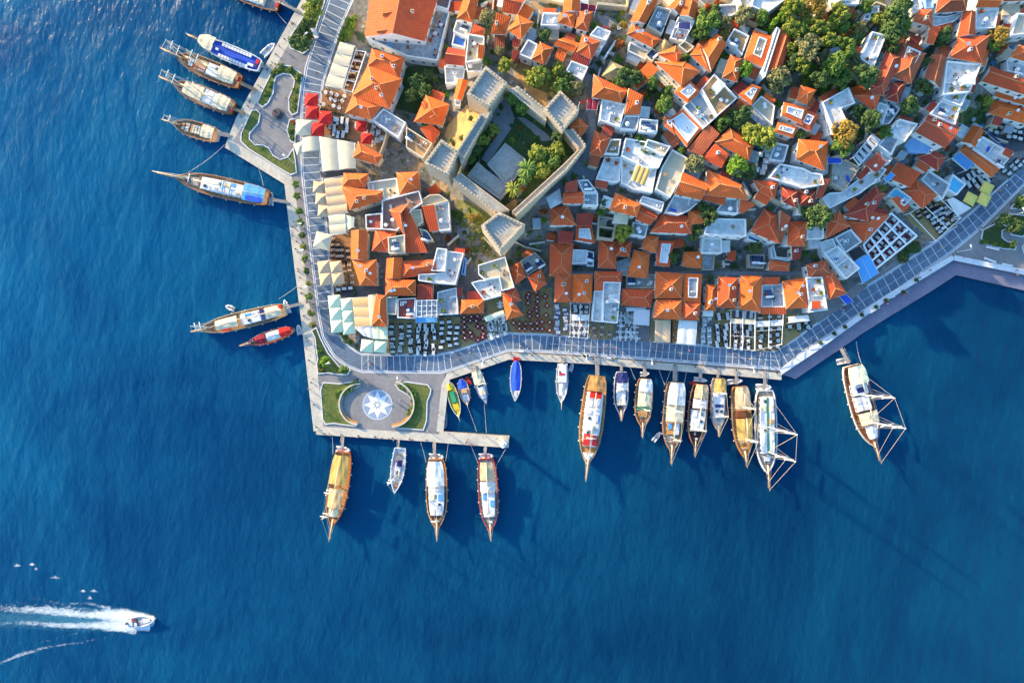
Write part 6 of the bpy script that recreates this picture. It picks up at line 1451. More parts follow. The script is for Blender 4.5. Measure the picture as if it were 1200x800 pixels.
def parasol(c, p, size, fab, label, group, h=2.5, rz=None):
    u, v = uv(c, p); z = gpt(u, v)[2]
    x, y = wz(u, v, z + h + .4); z = ground(x, y); s = size / CR[c][2] * S / 2 * .985
    t = thing('parasol', (x, y, z), label, 'parasol', group, rz=rz if rz is not None else R(-4), local=True)
    b = MB(); ap = (0, 0, h + .95); cn = [(-s, -s, h), (s, -s, h), (s, s, h), (-s, s, h)]
    for i in range(4):
        a, b2 = cn[i], cn[(i + 1) % 4]; mid = lerp(lerp(a, b2, .5), (0, 0, h), .02)
        b.face([a, b2, ap], 0); b.face([a, b2, (b2[0], b2[1], h - .28), (a[0], a[1], h - .28)], 0)
    cnp = b.build('canopy', [fab], t)
    b = MB(); b.tube((0, 0, h + .85), (0, 0, h + 1.2), .09, .03, 6)
    for q in cn: b.tube(q, (0, 0, h + .9), .025, n=4)
    b.build('frame', ['spar'], cnp)
    b = MB(); b.tube((0, 0, 0), (0, 0, h + .9), .05, n=6); b.build('pole', ['spar'], t)
    b = MB(); b.box((0, 0, .09), (.8, .8, .18)); b.build('base', ['metal_grey'], t)
    return t
def canopy(label, c, pts, h, fab, n=1, axis=0, sag=.25, cat='canopy', frame='white_paint', tilt=0.0):
    """Stretched fabric panels on a post frame; the panels arch between the battens."""
    u0_, v0_ = uv(c, pts[0]); z = gpt(u0_, v0_)[2]
    Q = ccw([wz(*uv(c, p), z + h) for p in pts])
    t = thing('canopy', (Q[0][0], Q[0][1], z), label, cat, 'restaurant canopies')
    for k in range(n):
        a, b2 = k / n + .012, (k + 1) / n - .012; rows = []
        for j in range(7):
            s = j / 6; row = []
            for i in range(7):
                r = i / 6; uu, vv = (a + (b2 - a) * r, s) if axis == 0 else (s, a + (b2 - a) * r)
                p = bil(Q, uu, vv); row.append((p[0], p[1], z + h + sag * math.sin(math.pi * r) + tilt * (s if axis == 0 else s)))
            rows.append(row)
        m = MB(); m.grid(rows); m.build('fabric_panel', [fab], t)
    fr = MB()
    for k in range(n + 1):
        a, b2 = (bil(Q, k / n, 0), bil(Q, k / n, 1)) if axis == 0 else (bil(Q, 0, k / n), bil(Q, 1, k / n))
        fr.tube((*a, z + h - .04), (*b2, z + h - .04 + tilt), .06, n=5)
    for i in range(4): fr.tube((*Q[i], z + h - .06), (*Q[(i + 1) % 4], z + h - .06), .06, n=5)
    fr.build('frame', [frame], t)
    for q in Q:
        m = MB(); m.tube((q[0], q[1], ground(*q)), (q[0], q[1], z + h), .07, n=6); m.build('post', [frame], t)
    return t
def pergola(label, c, pts, h, nx, ny, m='white_paint', w=.14, slats=0, smat='white_paint', beam=0.0):
    z = G(c, pts[0])[2]; Q = ccw([wz(*uv(c, p), z + h) for p in pts])
    t = thing('pergola', (Q[0][0], Q[0][1], z), label, 'pergola', 'restaurant pergolas')
    def bar(a, b2, ww, zz, mbx):
        a, b2 = Vector(a), Vector(b2); d = b2 - a; mbx.box(((a.x + b2.x) / 2, (a.y + b2.y) / 2, zz), (d.length, ww, .16), math.atan2(d.y, d.x))
    b = MB()
    for i in range(nx + 1): bar(bil(Q, i / nx, 0), bil(Q, i / nx, 1), w, z + h, b)
    b.build('beam', [m], t); b = MB()
    for j in range(ny + 1): bar(bil(Q, 0, j / ny), bil(Q, 1, j / ny), w, z + h - .17, b)
    b.build('cross_beam', [m], t)
    if slats:
        b = MB()
        for j in range(slats): bar(bil(Q, 0, (j + .5) / slats), bil(Q, 1, (j + .5) / slats), .5 * (Vector(Q[3]) - Vector(Q[0])).length / slats, z + h + .17, b)
        s = b.build('slat_roof', [smat], t)
    for i in (0, 1):
        for j in (0, 1):
            p = bil(Q, i, j); b = MB(); b.box((p[0], p[1], (ground(*p) + z + h) / 2), (.16, .16, z + h - ground(*p))); b.build('post', [m], t)
    return t
# floors
for c, pts, m in (('A2', [(340, 36), (592, 72), (520, 232), (455, 250), (330, 192)], 'terrace_deck'), ('A1', [(622, 420), (705, 432), (592, 772), (520, 750)], 'terrace_deck'), ('A2', [(360, 240), (560, 268), (760, 300), (880, 372), (822, 560), (640, 470), (350, 410)], 'terrace_deck'),
                  ('A3', [(408, 545), (582, 526), (586, 760), (500, 800), (400, 745)], 'terrace_deck'), ('A4', [(490, 40), (592, 40), (655, 170), (655, 250), (500, 250)], 'terrace_deck'), ('A4', [(430, 250), (850, 250), (860, 320), (590, 345), (440, 320)], 'terrace_dark'),
                  ('A2', [(320, 720), (700, 680), (740, 760), (560, 800), (330, 770)], 'terrace_dark'),
                  ('S4', [(655, 30), (835, 20), (835, 256), (650, 256)], 'terrace_sand'), ('S4', [(840, 30), (985, 20), (985, 256), (838, 256)], 'terrace_sand'), ('B4', [(236, 520), (425, 510), (425, 740), (330, 790), (236, 790)], 'terrace_sand'),
                  ('B4', [(430, 490), (645, 480), (640, 690), (500, 740), (430, 770)], 'terrace_sand'), ('B4', [(645, 360), (762, 350), (830, 640), (650, 690)], 'terrace_sand'), ('B4', [(820, 540), (952, 500), (940, 290), (1190, 260), (1190, 650), (850, 640)], 'terrace_sand'),
                  ('C4', [(125, 390), (268, 390), (268, 665), (125, 660)], 'terrace_sand'), ('C4', [(275, 392), (440, 395), (420, 690), (272, 672)], 'terrace_grey'), ('C4', [(440, 560), (640, 570), (632, 700), (436, 692)], 'terrace_sand'),
                  ('C4', [(680, 420), (945, 435), (935, 722), (672, 705)], 'terrace_grey'), ('C4', [(950, 530), (1125, 530), (1120, 730), (942, 722)], 'terrace_sand'), ('D4', [(-10, 540), (110, 535), (95, 735), (-20, 725)], 'terrace_deck'),
                  ('D4', [(300, 470), (400, 470), (388, 750), (280, 738)], 'terrace_grey'), ('D4', [(400, 480), (545, 445), (540, 770), (388, 755)], 'terrace_sand'), ('D4', [(548, 445), (748, 455), (748, 800), (540, 775)], 'terrace_sand'),
                  ('D4', [(752, 460), (1140, 490), (1130, 660), (930, 790), (752, 800)], 'terrace_sand'), ('E4', [(300, 380), (440, 300), (560, 200), (620, 250), (440, 410), (200, 560), (140, 480)], 'terrace_grey'),
                  ('E3', [(820, 355), (1035, 545), (660, 830), (586, 620)], 'terrace_grey'), ('F3', [(120, 280), (330, 175), (485, 320), (320, 475), (140, 340)], 'terrace_sand'), ('F3', [(440, -30), (640, -20), (700, 60), (735, 120), (560, 250), (440, 180)], 'terrace_dark'),
                  ('F2', [(830, 250), (1200, 350), (1200, 520), (1050, 570), (820, 420)], 'terrace_dark'), ('F2', [(950, 700), (1060, 590), (1200, 500), (1200, 640), (1010, 790), (900, 790)], 'terrace_grey'),
                  ('B4', [(60, 370), (228, 370), (228, 500), (55, 500)], 'terrace_grey'), ('C3', [(255, 60), (335, 60), (330, 80), (260, 100)], 'terrace_dark')):
    floor('terrace_floor', c, pts, m, .022 if c != 'B4' else .026)
# the chairs that show most first: red and maroon
dining('on the maroon chair terrace', 'B4', [(430, 490), (640, 482), (640, 690), (440, 760)], 4, 6, 'small', 'maroon', 4)
dining('on the red chair terrace by the promenade', 'B4', [(850, 540), (1190, 530), (1190, 640), (850, 640)], 7, 2, 'brown', 'red', 4)
dining('in the red chair yard behind', 'B4', [(950, 300), (1180, 270), (1180, 520), (960, 520)], 3, 6, 'brown', 'red', 4)
dining('on the white framed terrace', 'E3', [(825, 380), (1010, 540), (700, 800), (600, 630)], 4, 7, 'cloth', 'maroon', 4)
# white tables of the long row
dining('at the western restaurant', 'S4', [(655, 55), (835, 55), (835, 255), (655, 255)], 3, 7, 'cloth', 'dark', 4)
dining('beside the blue awning', 'S4', [(840, 60), (985, 60), (985, 255), (838, 255)], 3, 6, 'long', 'dark', 4)
dining('left of the maroon chairs', 'B4', [(240, 530), (425, 525), (425, 750), (240, 790)], 3, 5, 'cloth', 'dark', 4)
dining('on the rail terrace behind the blue awning', 'B4', [(236, 415), (380, 415), (380, 470), (236, 470)], 3, 1, 'cloth', 'dark', 4)
dining('under the pale green awning', 'B4', [(648, 545), (800, 510), (825, 630), (660, 690)], 3, 5, 'long', 'white', 4)
dining('above the pale green awning', 'B4', [(655, 385), (775, 385), (785, 445), (660, 455)], 3, 1, 'long', 'white', 4)
dining('on the purple chair terrace', 'C4', [(130, 400), (265, 400), (262, 660), (130, 655)], 2, 8, 'cloth', 'purple', 4)
dining('in the white framed court', 'C4', [(285, 400), (430, 400), (425, 485), (285, 485)], 3, 2, 'round', 'dark', 4)
dining('below the white crossbar awning', 'C4', [(280, 545), (425, 545), (410, 670), (275, 665)], 3, 2, 'round', 'white', 4)
dining('on the half empty terrace', 'C4', [(445, 575), (635, 580), (630, 690), (440, 690)], 3, 2, 'wood', 'blue', 3)
dining('on the round table terrace', 'C4', [(680, 480), (800, 485), (840, 705), (672, 695)], 4, 5, 'round', 'white', 4)
dining('under the beige bench panels', 'D4', [(55, 545), (105, 545), (100, 725), (50, 725)], 1, 7, 'wood', 'orange', 2)
dining('beside the big white awning', 'D4', [(300, 510), (390, 510), (382, 740), (284, 735)], 2, 5, 'cloth', 'white', 3)
dining('in front of the slim house', 'D4', [(398, 500), (540, 480), (530, 760), (390, 750)], 2, 6, 'long', 'dark', 4)
dining('in front of the hipped house pair', 'D4', [(550, 575), (720, 575), (700, 780), (546, 770)], 3, 5, 'long', 'dark', 4)
dining('above the cream crossbeam', 'D4', [(555, 462), (740, 466), (742, 520), (555, 516)], 3, 1, 'long', 'purple', 4)
dining('on the round and long table terrace', 'D4', [(755, 590), (980, 590), (960, 770), (755, 790)], 3, 4, 'round', 'dark', 4)
dining('between the cream crossbeams', 'D4', [(755, 488), (970, 490), (970, 540), (755, 540)], 3, 1, 'cloth', 'dark', 4)
dining('under the cream bend cover', 'E4', [(-80, 560), (110, 545), (150, 590), (-40, 670)], 3, 2, 'round', 'dark', 4)
dining('on the yard of the yellow green floor', 'F3', [(250, 300), (385, 230), (480, 310), (330, 430)], 5, 5, 'cloth', 'dark', 4)
dining('beside the plain grey house', 'F3', [(160, 265), (310, 185), (350, 220), (200, 330)], 4, 2, 'wood', 'dark', 4)
dining('beside the yellow parasols', 'F3', [(480, 60), (600, -10), (690, 60), (560, 150)], 4, 3, 'long', 'dark', 4)
dining('at the right edge under white benches', 'F2', [(825, 300), (1180, 400), (1180, 500), (830, 400)], 7, 2, 'cloth', 'dark', 3)
dining('at the promenade right edge', 'F2', [(930, 720), (1190, 520), (1200, 600), (990, 780)], 5, 2, 'cloth', 'dark', 3)
dining('on the brown deck by the red parasols', 'A2', [(350, 45), (560, 75), (500, 225), (335, 180)], 4, 3, 'round', 'wood', 4)
dining('between the red parasols', 'A2', [(390, 260), (560, 285), (570, 460), (380, 420)], 5, 3, 'long', 'dark', 3)
dining('on the upper red parasol terrace', 'A2', [(570, 300), (790, 330), (870, 470), (790, 540)], 3, 3, 'cloth', 'white', 3)
dining('on the brown deck below the cream cloth roof', 'A3', [(415, 555), (575, 540), (580, 750), (405, 735)], 4, 4, 'wood', 'dark', 4)
dining('on the deck behind the tan parasols', 'A4', [(500, 60), (590, 55), (640, 240), (510, 240)], 2, 4, 'wood', 'wood', 4)
dining('in the alley court', 'A4', [(450, 255), (600, 250), (600, 300), (450, 310)], 3, 1, 'cloth', 'dark', 4)
dining('beside the long cream canopy', 'A1', [(625, 430), (695, 440), (590, 765), (525, 745)], 2, 6, 'wood', 'dark', 3)
merge_extra()
# parasols
for i, p in enumerate(((245, 118), (252, 222), (358, 266), (298, 364))): parasol('A2', p, 108, 'fabric_red', 'bright red square parasol by the west promenade', 'red parasols')
parasol('A2', (664, 336), 88, 'fabric_red', 'smaller red parasol above the white clothed tables', 'red parasols'); parasol('A2', (708, 440), 88, 'fabric_red', 'smaller red parasol touching the orange house', 'red parasols')
parasol('A2', (183, 350), 128, 'fabric_cream', 'large cream parasol left of the red parasols', 'cream parasols')
parasol('A3', (340, 586), 134, 'fabric_cream', 'large pale cream parasol standing alone over the promenade', 'cream parasols', rz=R(-14))
for p in ((310, 135), (330, 235), (350, 335)): parasol('A3', p, 98, 'fabric_tan', 'tan parasol in the row of three', 'tan parasols')
for p in ((352, 90), (450, 94), (366, 190), (466, 184)): parasol('A4', p, 102, 'fabric_tan', 'tan parasol in the square of four', 'tan parasols', rz=R(8))
for p in ((440, 380), (542, 404), (452, 482), (552, 505), (462, 586), (560, 600)): parasol('A4', p, 104, 'fabric_pale_green', 'pale green parasol in the block of six', 'pale green parasols', rz=R(6))
for p in ((714, 752), (824, 756)): parasol('A4', p, 104, 'fabric_pale_green', 'pale green parasol of the pair by the promenade bend', 'pale green parasols', rz=R(-6))
for p in ((675, 115), (565, 186), (655, 190)): parasol('F3', p, 74, 'fabric_yellow', 'yellow square parasol near the right edge', 'yellow parasols', rz=R(-28))
for x, y in ((765, 605), (755, 655), (800, 570), (845, 630), (860, 580), (835, 680), (820, 720), (770, 700)): parasol('D2', (x, y), 40, 'fabric_cream' if x < 770 else 'fabric_white', 'small cream parasol on the shady terrace' if x < 770 else 'small white parasol on the shady terrace', 'small parasols', h=2.2)
parasol('A2', (155, 520), 96, 'fabric_cream', 'cream tent shaped parasol beside the white canopy', 'cream parasols', rz=R(20))
# canopies
canopy('long cream canopy of four panels beside the brown deck', 'A1', [(488, 355), (612, 382), (508, 750), (364, 712)], 3.6, 'fabric_cream', 4, 1)
canopy('wide white double canopy above the tan parasols', 'A2', [(320, 432), (612, 482), (618, 692), (340, 722)], 3.8, 'fabric_cream', 2, 0, .4)
canopy('grey shaded tension canopy beside the white double canopy', 'A2', [(175, 440), (318, 430), (325, 548), (170, 560)], 3.2, 'fabric_cream', 1, 0, .7)
canopy('tan striped cloth roof beside the row of three tan parasols', 'A3', [(358, 72), (520, 40), (552, 352), (390, 382)], 3.2, 'fabric_tan', 4, 1, .2)
canopy('pale grey tan cloth roof in two panels below the tan one', 'A3', [(394, 384), (530, 362), (540, 522), (406, 542)], 3.2, 'fabric_cream', 2, 1, .2); canopy('pale greenish cloth lean-to beside the pale cloth roof', 'A3', [(532, 370), (606, 390), (604, 470), (545, 500)], 3.0, 'fabric_pale_green', 1, 0, .2)
canopy('apricot cloth roof in three panels beside the pale green parasols', 'A4', [(594, 352), (722, 340), (742, 588), (615, 597)], 3.2, 'fabric_apricot', 3, 1, .15)
canopy('cream narrow cover between the apricot roof and the orange house', 'A4', [(726, 330), (800, 320), (762, 590), (742, 582)], 3.4, 'fabric_cream', 1, 0, .1)
canopy('white cloth cover with a rounded edge below the apricot roof', 'A4', [(614, 598), (758, 592), (760, 690), (680, 662)], 3.0, 'fabric_white', 2, 0, .15); canopy('greenish cream two panel cover beside the white rounded cover', 'A4', [(762, 592), (886, 592), (886, 696), (762, 690)], 3.0, 'fabric_pale_green', 2, 0, .1)
canopy('sky blue awning at the western restaurants', 'B4', [(52, 515), (228, 515), (228, 552), (52, 556)], 2.8, 'fabric_sky', 1, 0, .1)
canopy('pale yellow green awning over the long white tables', 'B4', [(622, 512), (782, 454), (796, 490), (640, 546)], 2.8, 'fabric_pale_green', 1, 1, .15)
canopy('white crossbar awning in the framed court', 'C4', [(278, 492), (434, 492), (430, 538), (278, 540)], 2.9, 'fabric_white', 2, 0, .1)
canopy('pale grey square awning on the round table terrace', 'C4', [(808, 448), (938, 450), (932, 578), (804, 572)], 3.0, 'fabric_grey', 1, 0, .12); canopy('grey slim awning at the wall above the square one', 'C4', [(745, 430), (905, 430), (900, 452), (745, 462)], 2.8, 'fabric_grey', 1, 0, .1)
canopy('beige two panel cloth over the sand terrace', 'C4', [(988, 538), (1112, 538), (1108, 722), (982, 718)], 3.0, 'fabric_tan', 2, 0, .12); canopy('large white awning of two panels in the middle of the row', 'D4', [(112, 536), (264, 545), (250, 744), (94, 730)], 3.2, 'fabric_white', 2, 0, .15)
canopy('small white awning in front of the slim orange house', 'D4', [(315, 458), (400, 460), (396, 504), (312, 502)], 2.8, 'fabric_white', 1, 0, .1); canopy('cream crossbeam awning before the hipped house pair', 'D4', [(550, 526), (746, 530), (746, 572), (550, 562)], 2.8, 'fabric_cream', 2, 0, .1)
canopy('long cream crossbeam awning over the round tables', 'D4', [(755, 548), (985, 532), (985, 580), (755, 592)], 2.8, 'fabric_white', 3, 0, .1); canopy('cream cover at the promenade bend', 'E4', [(-40, 510), (120, 495), (135, 540), (-40, 560)], 2.8, 'fabric_white', 2, 0, .1)
canopy('large sky blue awning beside the hotel block', 'E4', [(500, 22), (632, -12), (712, 142), (580, 228)], 3.4, 'fabric_sky', 2, 0, .15); canopy('black glazed cover above the sky blue awning', 'E3', [(450, 682), (552, 628), (612, 692), (502, 762)], 3.6, 'fabric_black', 1, 0, .05, frame='white_paint')
canopy('blue awning strip at the promenade bend', 'E4', [(385, 340), (440, 320), (500, 380), (440, 405)], 2.8, 'fabric_blue', 1, 0, .1); canopy('orange shade sail on the white roof restaurant', 'C2', [(832, 664), (948, 710), (892, 842), (780, 792)], 7.2, 'fabric_mustard', 3, 0, .15)
canopy('dark red awning over the lane beside the castle', 'C2', [(418, 112), (512, 126), (496, 206), (410, 202)], 3.2, 'fabric_maroon', 2, 0, .15); canopy('dark crimson cover behind the white cube house', 'C1', [(360, 28), (494, 50), (482, 102), (360, 95)], 3.6, 'fabric_maroon', 2, 0, .1)
canopy('dark blue shade on the terrace of the twin gabled house', 'D1', [(110, 190), (212, 192), (205, 250), (105, 240)], 7.0, 'fabric_navy', 1, 0, .1); canopy('bright blue yard cover in the curved terrace', 'E2', [(285, 605), (405, 612), (400, 652), (285, 655)], 3.0, 'fabric_blue', 1, 0, .1); canopy('blue cloth under the narrow lane house', 'E3', [(760, 60), (820, 10), (850, 40), (780, 100)], 3.0, 'fabric_sky', 1, 0, .1)
canopy('pale green cover beside the tables of the right corner', 'F3', [(400, 196), (440, 180), (560, 250), (470, 305)], 3.0, 'fabric_white', 2, 0, .05); canopy('dark blue long awning beside the right edge tables', 'F2', [(812, 385), (850, 395), (1060, 560), (1030, 570)], 2.8, 'fabric_navy', 2, 1, .1)
# pergolas and slatted covers
pergola('white framed pergola over the round tables', 'C4', [(276, 394), (440, 396), (418, 690), (270, 676)], 3.0, 2, 3, w=.09); pergola('white framed pergola before the hipped house pair', 'D4', [(548, 450), (748, 458), (744, 790), (540, 770)], 3.0, 2, 3, w=.08); pergola('white framed pergola at the long cream awning', 'D4', [(754, 466), (985, 486), (972, 740), (750, 790)], 3.0, 2, 2, w=.08)
pergola('wide white frame over maroon chairs above the clipped hedge', 'E3', [(820, 355), (1034, 545), (690, 820), (586, 620)], 3.1, 3, 4, w=.5); pergola('white strip pergola beside the golden tree', 'E2', [(660, 408), (728, 460), (552, 668), (502, 602)], 3.4, 1, 6, w=.3, slats=5, smat='fabric_grey')
pergola('blue striped pergola near the dark lane on the right', 'F2', [(600, 562), (724, 656), (662, 712), (542, 610)], 3.4, 8, 1, 'white_paint', .2, 8, 'fabric_sky'); pergola('cream slatted shade under the large orange roof', 'C1', [(1020, 588), (1175, 725), (1143, 790), (985, 622)], 3.2, 7, 1, 'fabric_cream', .5, 2, 'fabric_cream')
pergola('white frame over the brown deck by the canopy', 'A1', [(622, 420), (705, 434), (592, 772), (518, 750)], 3.0, 1, 4, w=.2); pergola('glazed white frame over the grey terrace behind the blue awning', 'B4', [(60, 370), (228, 368), (228, 506), (56, 510)], 4.6, 4, 3)
pergola('white beam frame over the yard in the right corner', 'F3', [(150, 285), (335, 172), (492, 318), (325, 470)], 3.0, 2, 1)
# straw parasol cones
for c, pts, lb in (('C1', [(612, 508), (748, 575), (690, 692), (536, 640)], 'big straw cone roof beside the narrow lane'), ('C1', [(985, 402), (1060, 316), (1136, 390), (1020, 480)], 'straw cone roof beside the walled roof yard')):
    z = G(c, pts[0])[2]; Q = ccw([wz(*uv(c, p), z + 3.0) for p in pts]); cen = (sum(p[0] for p in Q) / 4, sum(p[1] for p in Q) / 4)
    t = thing('straw_hut', (*cen, z), lb, 'hut', 'straw huts'); m = MB()
    for i in range(4):
        a, b2 = Q[i], Q[(i + 1) % 4]; m.face([(*a, z + 3), (*b2, z + 3), (*cen, z + 5.6)]); m.face([(*a, z + 2.8), (*b2, z + 2.8), (*b2, z + 3), (*a, z + 3)])
    m.build('straw_roof', ['straw'], t)
    for q in inset(Q, .3): m = MB(); m.tube((*q, ground(*q)), (*q, z + 3), .1, n=6); m.build('post', ['door_wood'], t)
# furniture standing on flat roofs and yards
def on_roof(rx, seed):
    pass
# ---------------------------------------------------------------- boats: local x from stern to bow, y to port
def prof(t, kind):
    if kind == 'gulet': K = [(0, .66), (.06, .82), (.18, .94), (.4, 1), (.6, .99), (.75, .88), (.87, .62), (.95, .32), (1, .03)]
    elif kind == 'caique': K = [(0, .30), (.06, .62), (.2, .92), (.45, 1), (.65, .94), (.82, .66), (.93, .33), (1, .03)]
    else: K = [(0, .80), (.1, .88), (.3, .98), (.5, 1), (.7, .86), (.85, .55), (.94, .28), (1, .02)]
    for (a, p), (b, q) in zip(K, K[1:]):
        if t <= b: return p + (q - p) * (t - a) / (b - a)
    return K[-1][1]
br = random.Random(9)
def boat(label, c, stern, bow, beam, kind='gulet', hull='hull_white', rail='varnish', deck='teak', gun=1.7, covers=(), masts=(), sprit=0.0, cat='gulet', name='sailing_gulet', group='boats moored stern to the quay', fender=True, extras=(), boomcover='fabric_cream'):
    k = CR[c][2]
    a = wz(*uv(c, stern), gun); b = wz(*uv(c, bow), gun + .5); L = math.hypot(b[0] - a[0], b[1] - a[1]); rz = math.atan2(b[1] - a[1], b[0] - a[0])
    B = beam / k * S * (CH - gun) / CH
    sprit = sprit / k * S
    t = thing(name, (*a, 0), label, cat, group, rz=rz, local=True)
    big = L > 12
    N = 18
    hb = lambda s: B / 2 * prof(s, kind)
    sheer = lambda s: gun + (.18 * (1 - s / .25) if s < .25 else 0) * (1 if big else .5) + (.75 if big else .35) * max(0, (s - .45) / .55) ** 1.6
    st = [i / N for i in range(N + 1)]
    m = MB(); rows = []
    for s in st:
        h = hb(s); x = L * s; zt = sheer(s); fx = x + (.9 if big else .4) * (1 if s > .9 else 0) * (s - .9) * 4
        rows.append([(x, h * .16, -.5), (x, h * .72, -.12), (x, h * .90, .45), (x, h * .98, zt * .62), (fx, h, zt), (fx, h - .14, zt), (fx, max(h - .16, .0), zt - .45)])
    for sg in (1, -1):
        rr = [[(x, sg * y, z) for x, y, z in r] for r in rows]
        m.grid(rr if sg < 0 else [r[::-1] for r in rr], 0)
    # stern
    for i in range(4):
        (x, y, z), (_, y2, z2) = rows[0][i], rows[0][i + 1]
        m.face([(x, y, z), (x, -y, z), (x, -y2, z2), (x, y2, z2)], 0)
    x, y, z = rows[0][4]; m.face([(x, y, z), (x, -y, z), (x + .14, -y, z), (x + .14, y, z)], 0); m.face([(x + .14, y, z - .5), (x + .14, -y, z - .5), (x + .14, -y, z), (x + .14, y, z)], 0)
    m.build('hull', [hull], t)
    d = MB()
    for s0, s1 in zip(st, st[1:]):
        h0, h1 = max(hb(s0) - .15, .02), max(hb(s1) - .15, .02)
        d.face([(L * s0 + .1, -h0, sheer(s0) - .42), (L * s1 + .02, -h1, sheer(s1) - .42), (L * s1 + .02, h1, sheer(s1) - .42), (L * s0 + .1, h0, sheer(s0) - .42)])
    d.build('deck', [deck], t)
    w = MB()
    for sg in (1, -1):
        for s0, s1 in zip(st, st[1:]):
            p, q = (L * s0, sg * (hb(s0) - .06), sheer(s0) + .03), (L * s1, sg * (hb(s1) - .06), sheer(s1) + .03)
            e = .15 if big else .09
            w.face([(p[0], p[1] - sg * e, p[2]), (q[0], q[1] - sg * e, q[2]), (q[0], q[1] + sg * e * .8, q[2]), (p[0], p[1] + sg * e * .8, p[2])][::sg])
            w.face([(p[0], p[1] + sg * e * .8, p[2] - .12), (q[0], q[1] + sg * e * .8, q[2] - .12), (q[0], q[1] + sg * e * .8, q[2]), (p[0], p[1] + sg * e * .8, p[2])][::sg])
    w.box((0.02, 0, sheer(0) + .035), (.26, 2 * hb(0), .06)); w.build('rail', [rail], t)
    if big:                                   # stanchions and a wire
        r = MB()
        for sg in (1, -1):
            pp = []
            for i in range(1, 13):
                s = i / 13; p = (L * s, sg * (hb(s) - .06), sheer(s)); q = (p[0], p[1], p[2] + .6); r.tube(p, q, .03, n=4, sm=False); pp.append(q)
            for p, q in zip(pp, pp[1:]): r.tube(p, q, .02, n=3, sm=False)
        r.build('guard_rail', ['metal_grey'], t)
    dk = lambda s: sheer(s) - .42
    for cv in covers:
        s0, s1, wd, fab, ht = cv[:5]; ck = cv[5] if len(cv) > 5 else 'awning'
        if ck == 'awning':
            m = MB(); rows = []; zt = dk((s0 + s1) / 2) + ht
            for j in range(7):
                s = s0 + (s1 - s0) * j / 6; h = min(hb(s), hb(min(1, (s0 + s1) / 2))) * wd
                rows.append([(L * s, h * q, zt + .42 * (1 - abs(q)) - .04 * math.sin(j * 2.1) + .05 * math.sin(q * 7 + j)) for q in (-1, -.66, -.33, -.06, .06, .33, .66, 1)])
            m.grid(rows, 0, False)
            for sgn in (0, -1):
                for p, q in zip([r[sgn] for r in rows], [r[sgn] for r in rows][1:]): m.face([p, q, (q[0], q[1], q[2] - .18), (p[0], p[1], p[2] - .18)])
            aw = m.build('awning', [fab], t); f = MB()
            for s in (s0 + .01, (s0 + s1) / 2, s1 - .01):
                h = min(hb(s), hb(min(1, (s0 + s1) / 2))) * wd
                for sg in (1, -1): f.tube((L * s, sg * h, dk(s)), (L * s, sg * h, zt - .02), .035, n=4)
            f.build('awning_post', ['metal_grey'], aw)
        elif ck == 'cabin':
            m = MB(); P = []
            n = 6
            for i in range(n + 1): s = s0 + (s1 - s0) * i / n; P.append((L * s, -hb(s) * wd))
            for i in range(n, -1, -1): s = s0 + (s1 - s0) * i / n; P.append((L * s, hb(s) * wd))
            z = dk((s0 + s1) / 2); Pi = inset(P, .12); m.prism(P, z - .3, z + ht * .85, 0); m.prism(Pi, z + ht * .85, z + ht, 0)
            cb = m.build('cabin', [fab], t)
            g_ = MB(); nw = max(2, int((s1 - s0) * L / 1.6))
            for sg in (1, -1):
                for i in range(nw):
                    s = s0 + (s1 - s0) * (i + .5) / nw; g_.box((L * s, sg * (hb(s) * wd + .005), z + ht * .5), (.75, .05, ht * .4), -sg * .02)
            g_.build('cabin_window', ['window_glass'], cb)
            if big and (s1 - s0) > .15 and 'hull' not in fab:                      # cushions and skylights on the cabin roof
                for i in range(int((s1 - s0) * L / 2.1)):
                    for sg in (1, -1):
                        if br.random() < .3: continue
                        s = s0 + (s1 - s0) * (i + .5) / ((s1 - s0) * L / 2.1); x = MB()
                        if br.random() < .72:
                            x.box((L * s, sg * hb(s) * wd * .52, z + ht + .07), (1.8, hb(s) * wd * .55, .14), br.uniform(-.04, .04)); x.box((L * s + .7, sg * hb(s) * wd * .52, z + ht + .17), (.35, hb(s) * wd * .45, .1)); x.build('sun_mattress', [br.choice(('fabric_cream', 'fabric_white', 'fabric_white', 'fabric_grey', 'fabric_sky'))], t)
                        else: x.box((L * s, sg * hb(s) * wd * .4, z + ht + .1), (.8, .7, .2)); x.build('skylight', ['window_glass'], t)
        elif ck == 'pad':                     # cushions in a row across the deck
            n = max(2, int(2 * hb((s0 + s1) / 2) * wd / .8)); 
            for i in range(n):
                m = MB(); s = (s0 + s1) / 2; y = (i + .5) / n * 2 - 1; zz = dk(s) + ht
                m.box((L * s, y * hb(s) * wd, zz + .09), ((s1 - s0) * L, 2 * hb(s) * wd / n * .86, .16)); m.box((L * s1 - .25, y * hb(s) * wd, zz + .2), (.4, 2 * hb(s) * wd / n * .7, .1)); m.build('sun_mattress', [fab], t)
        elif ck == 'panel':                   # flat sheet laid on a roof
            m = MB(); s = (s0 + s1) / 2; y0, y1 = cv[6]; h = hb(s) * wd; m.box((L * s, h * (y0 + y1) / 2, dk(s) + ht + .05), ((s1 - s0) * L, h * (y1 - y0), .07)); m.build(cv[7] if len(cv) > 7 else 'roof_panel', [fab], t)
        elif ck == 'bench':
            for sg in (1, -1):
                m = MB(); s = (s0 + s1) / 2; n = max(3, int((s1 - s0) * L / .9))
                for i in range(n): m.box((L * (s0 + (s1 - s0) * (i + .5) / n), sg * hb(s) * wd, dk(s) + ht + .25), ((s1 - s0) * L / n * .8, .8, .5))
                m.build('bench_row', [fab], t)
        elif ck == 'hatch':
            m = MB(); s = (s0 + s1) / 2; m.box((L * s, 0, dk(s) + .15), (L * (s1 - s0), wd * 2 * hb(s), .34)); h_ = m.build('hatch', [fab], t)
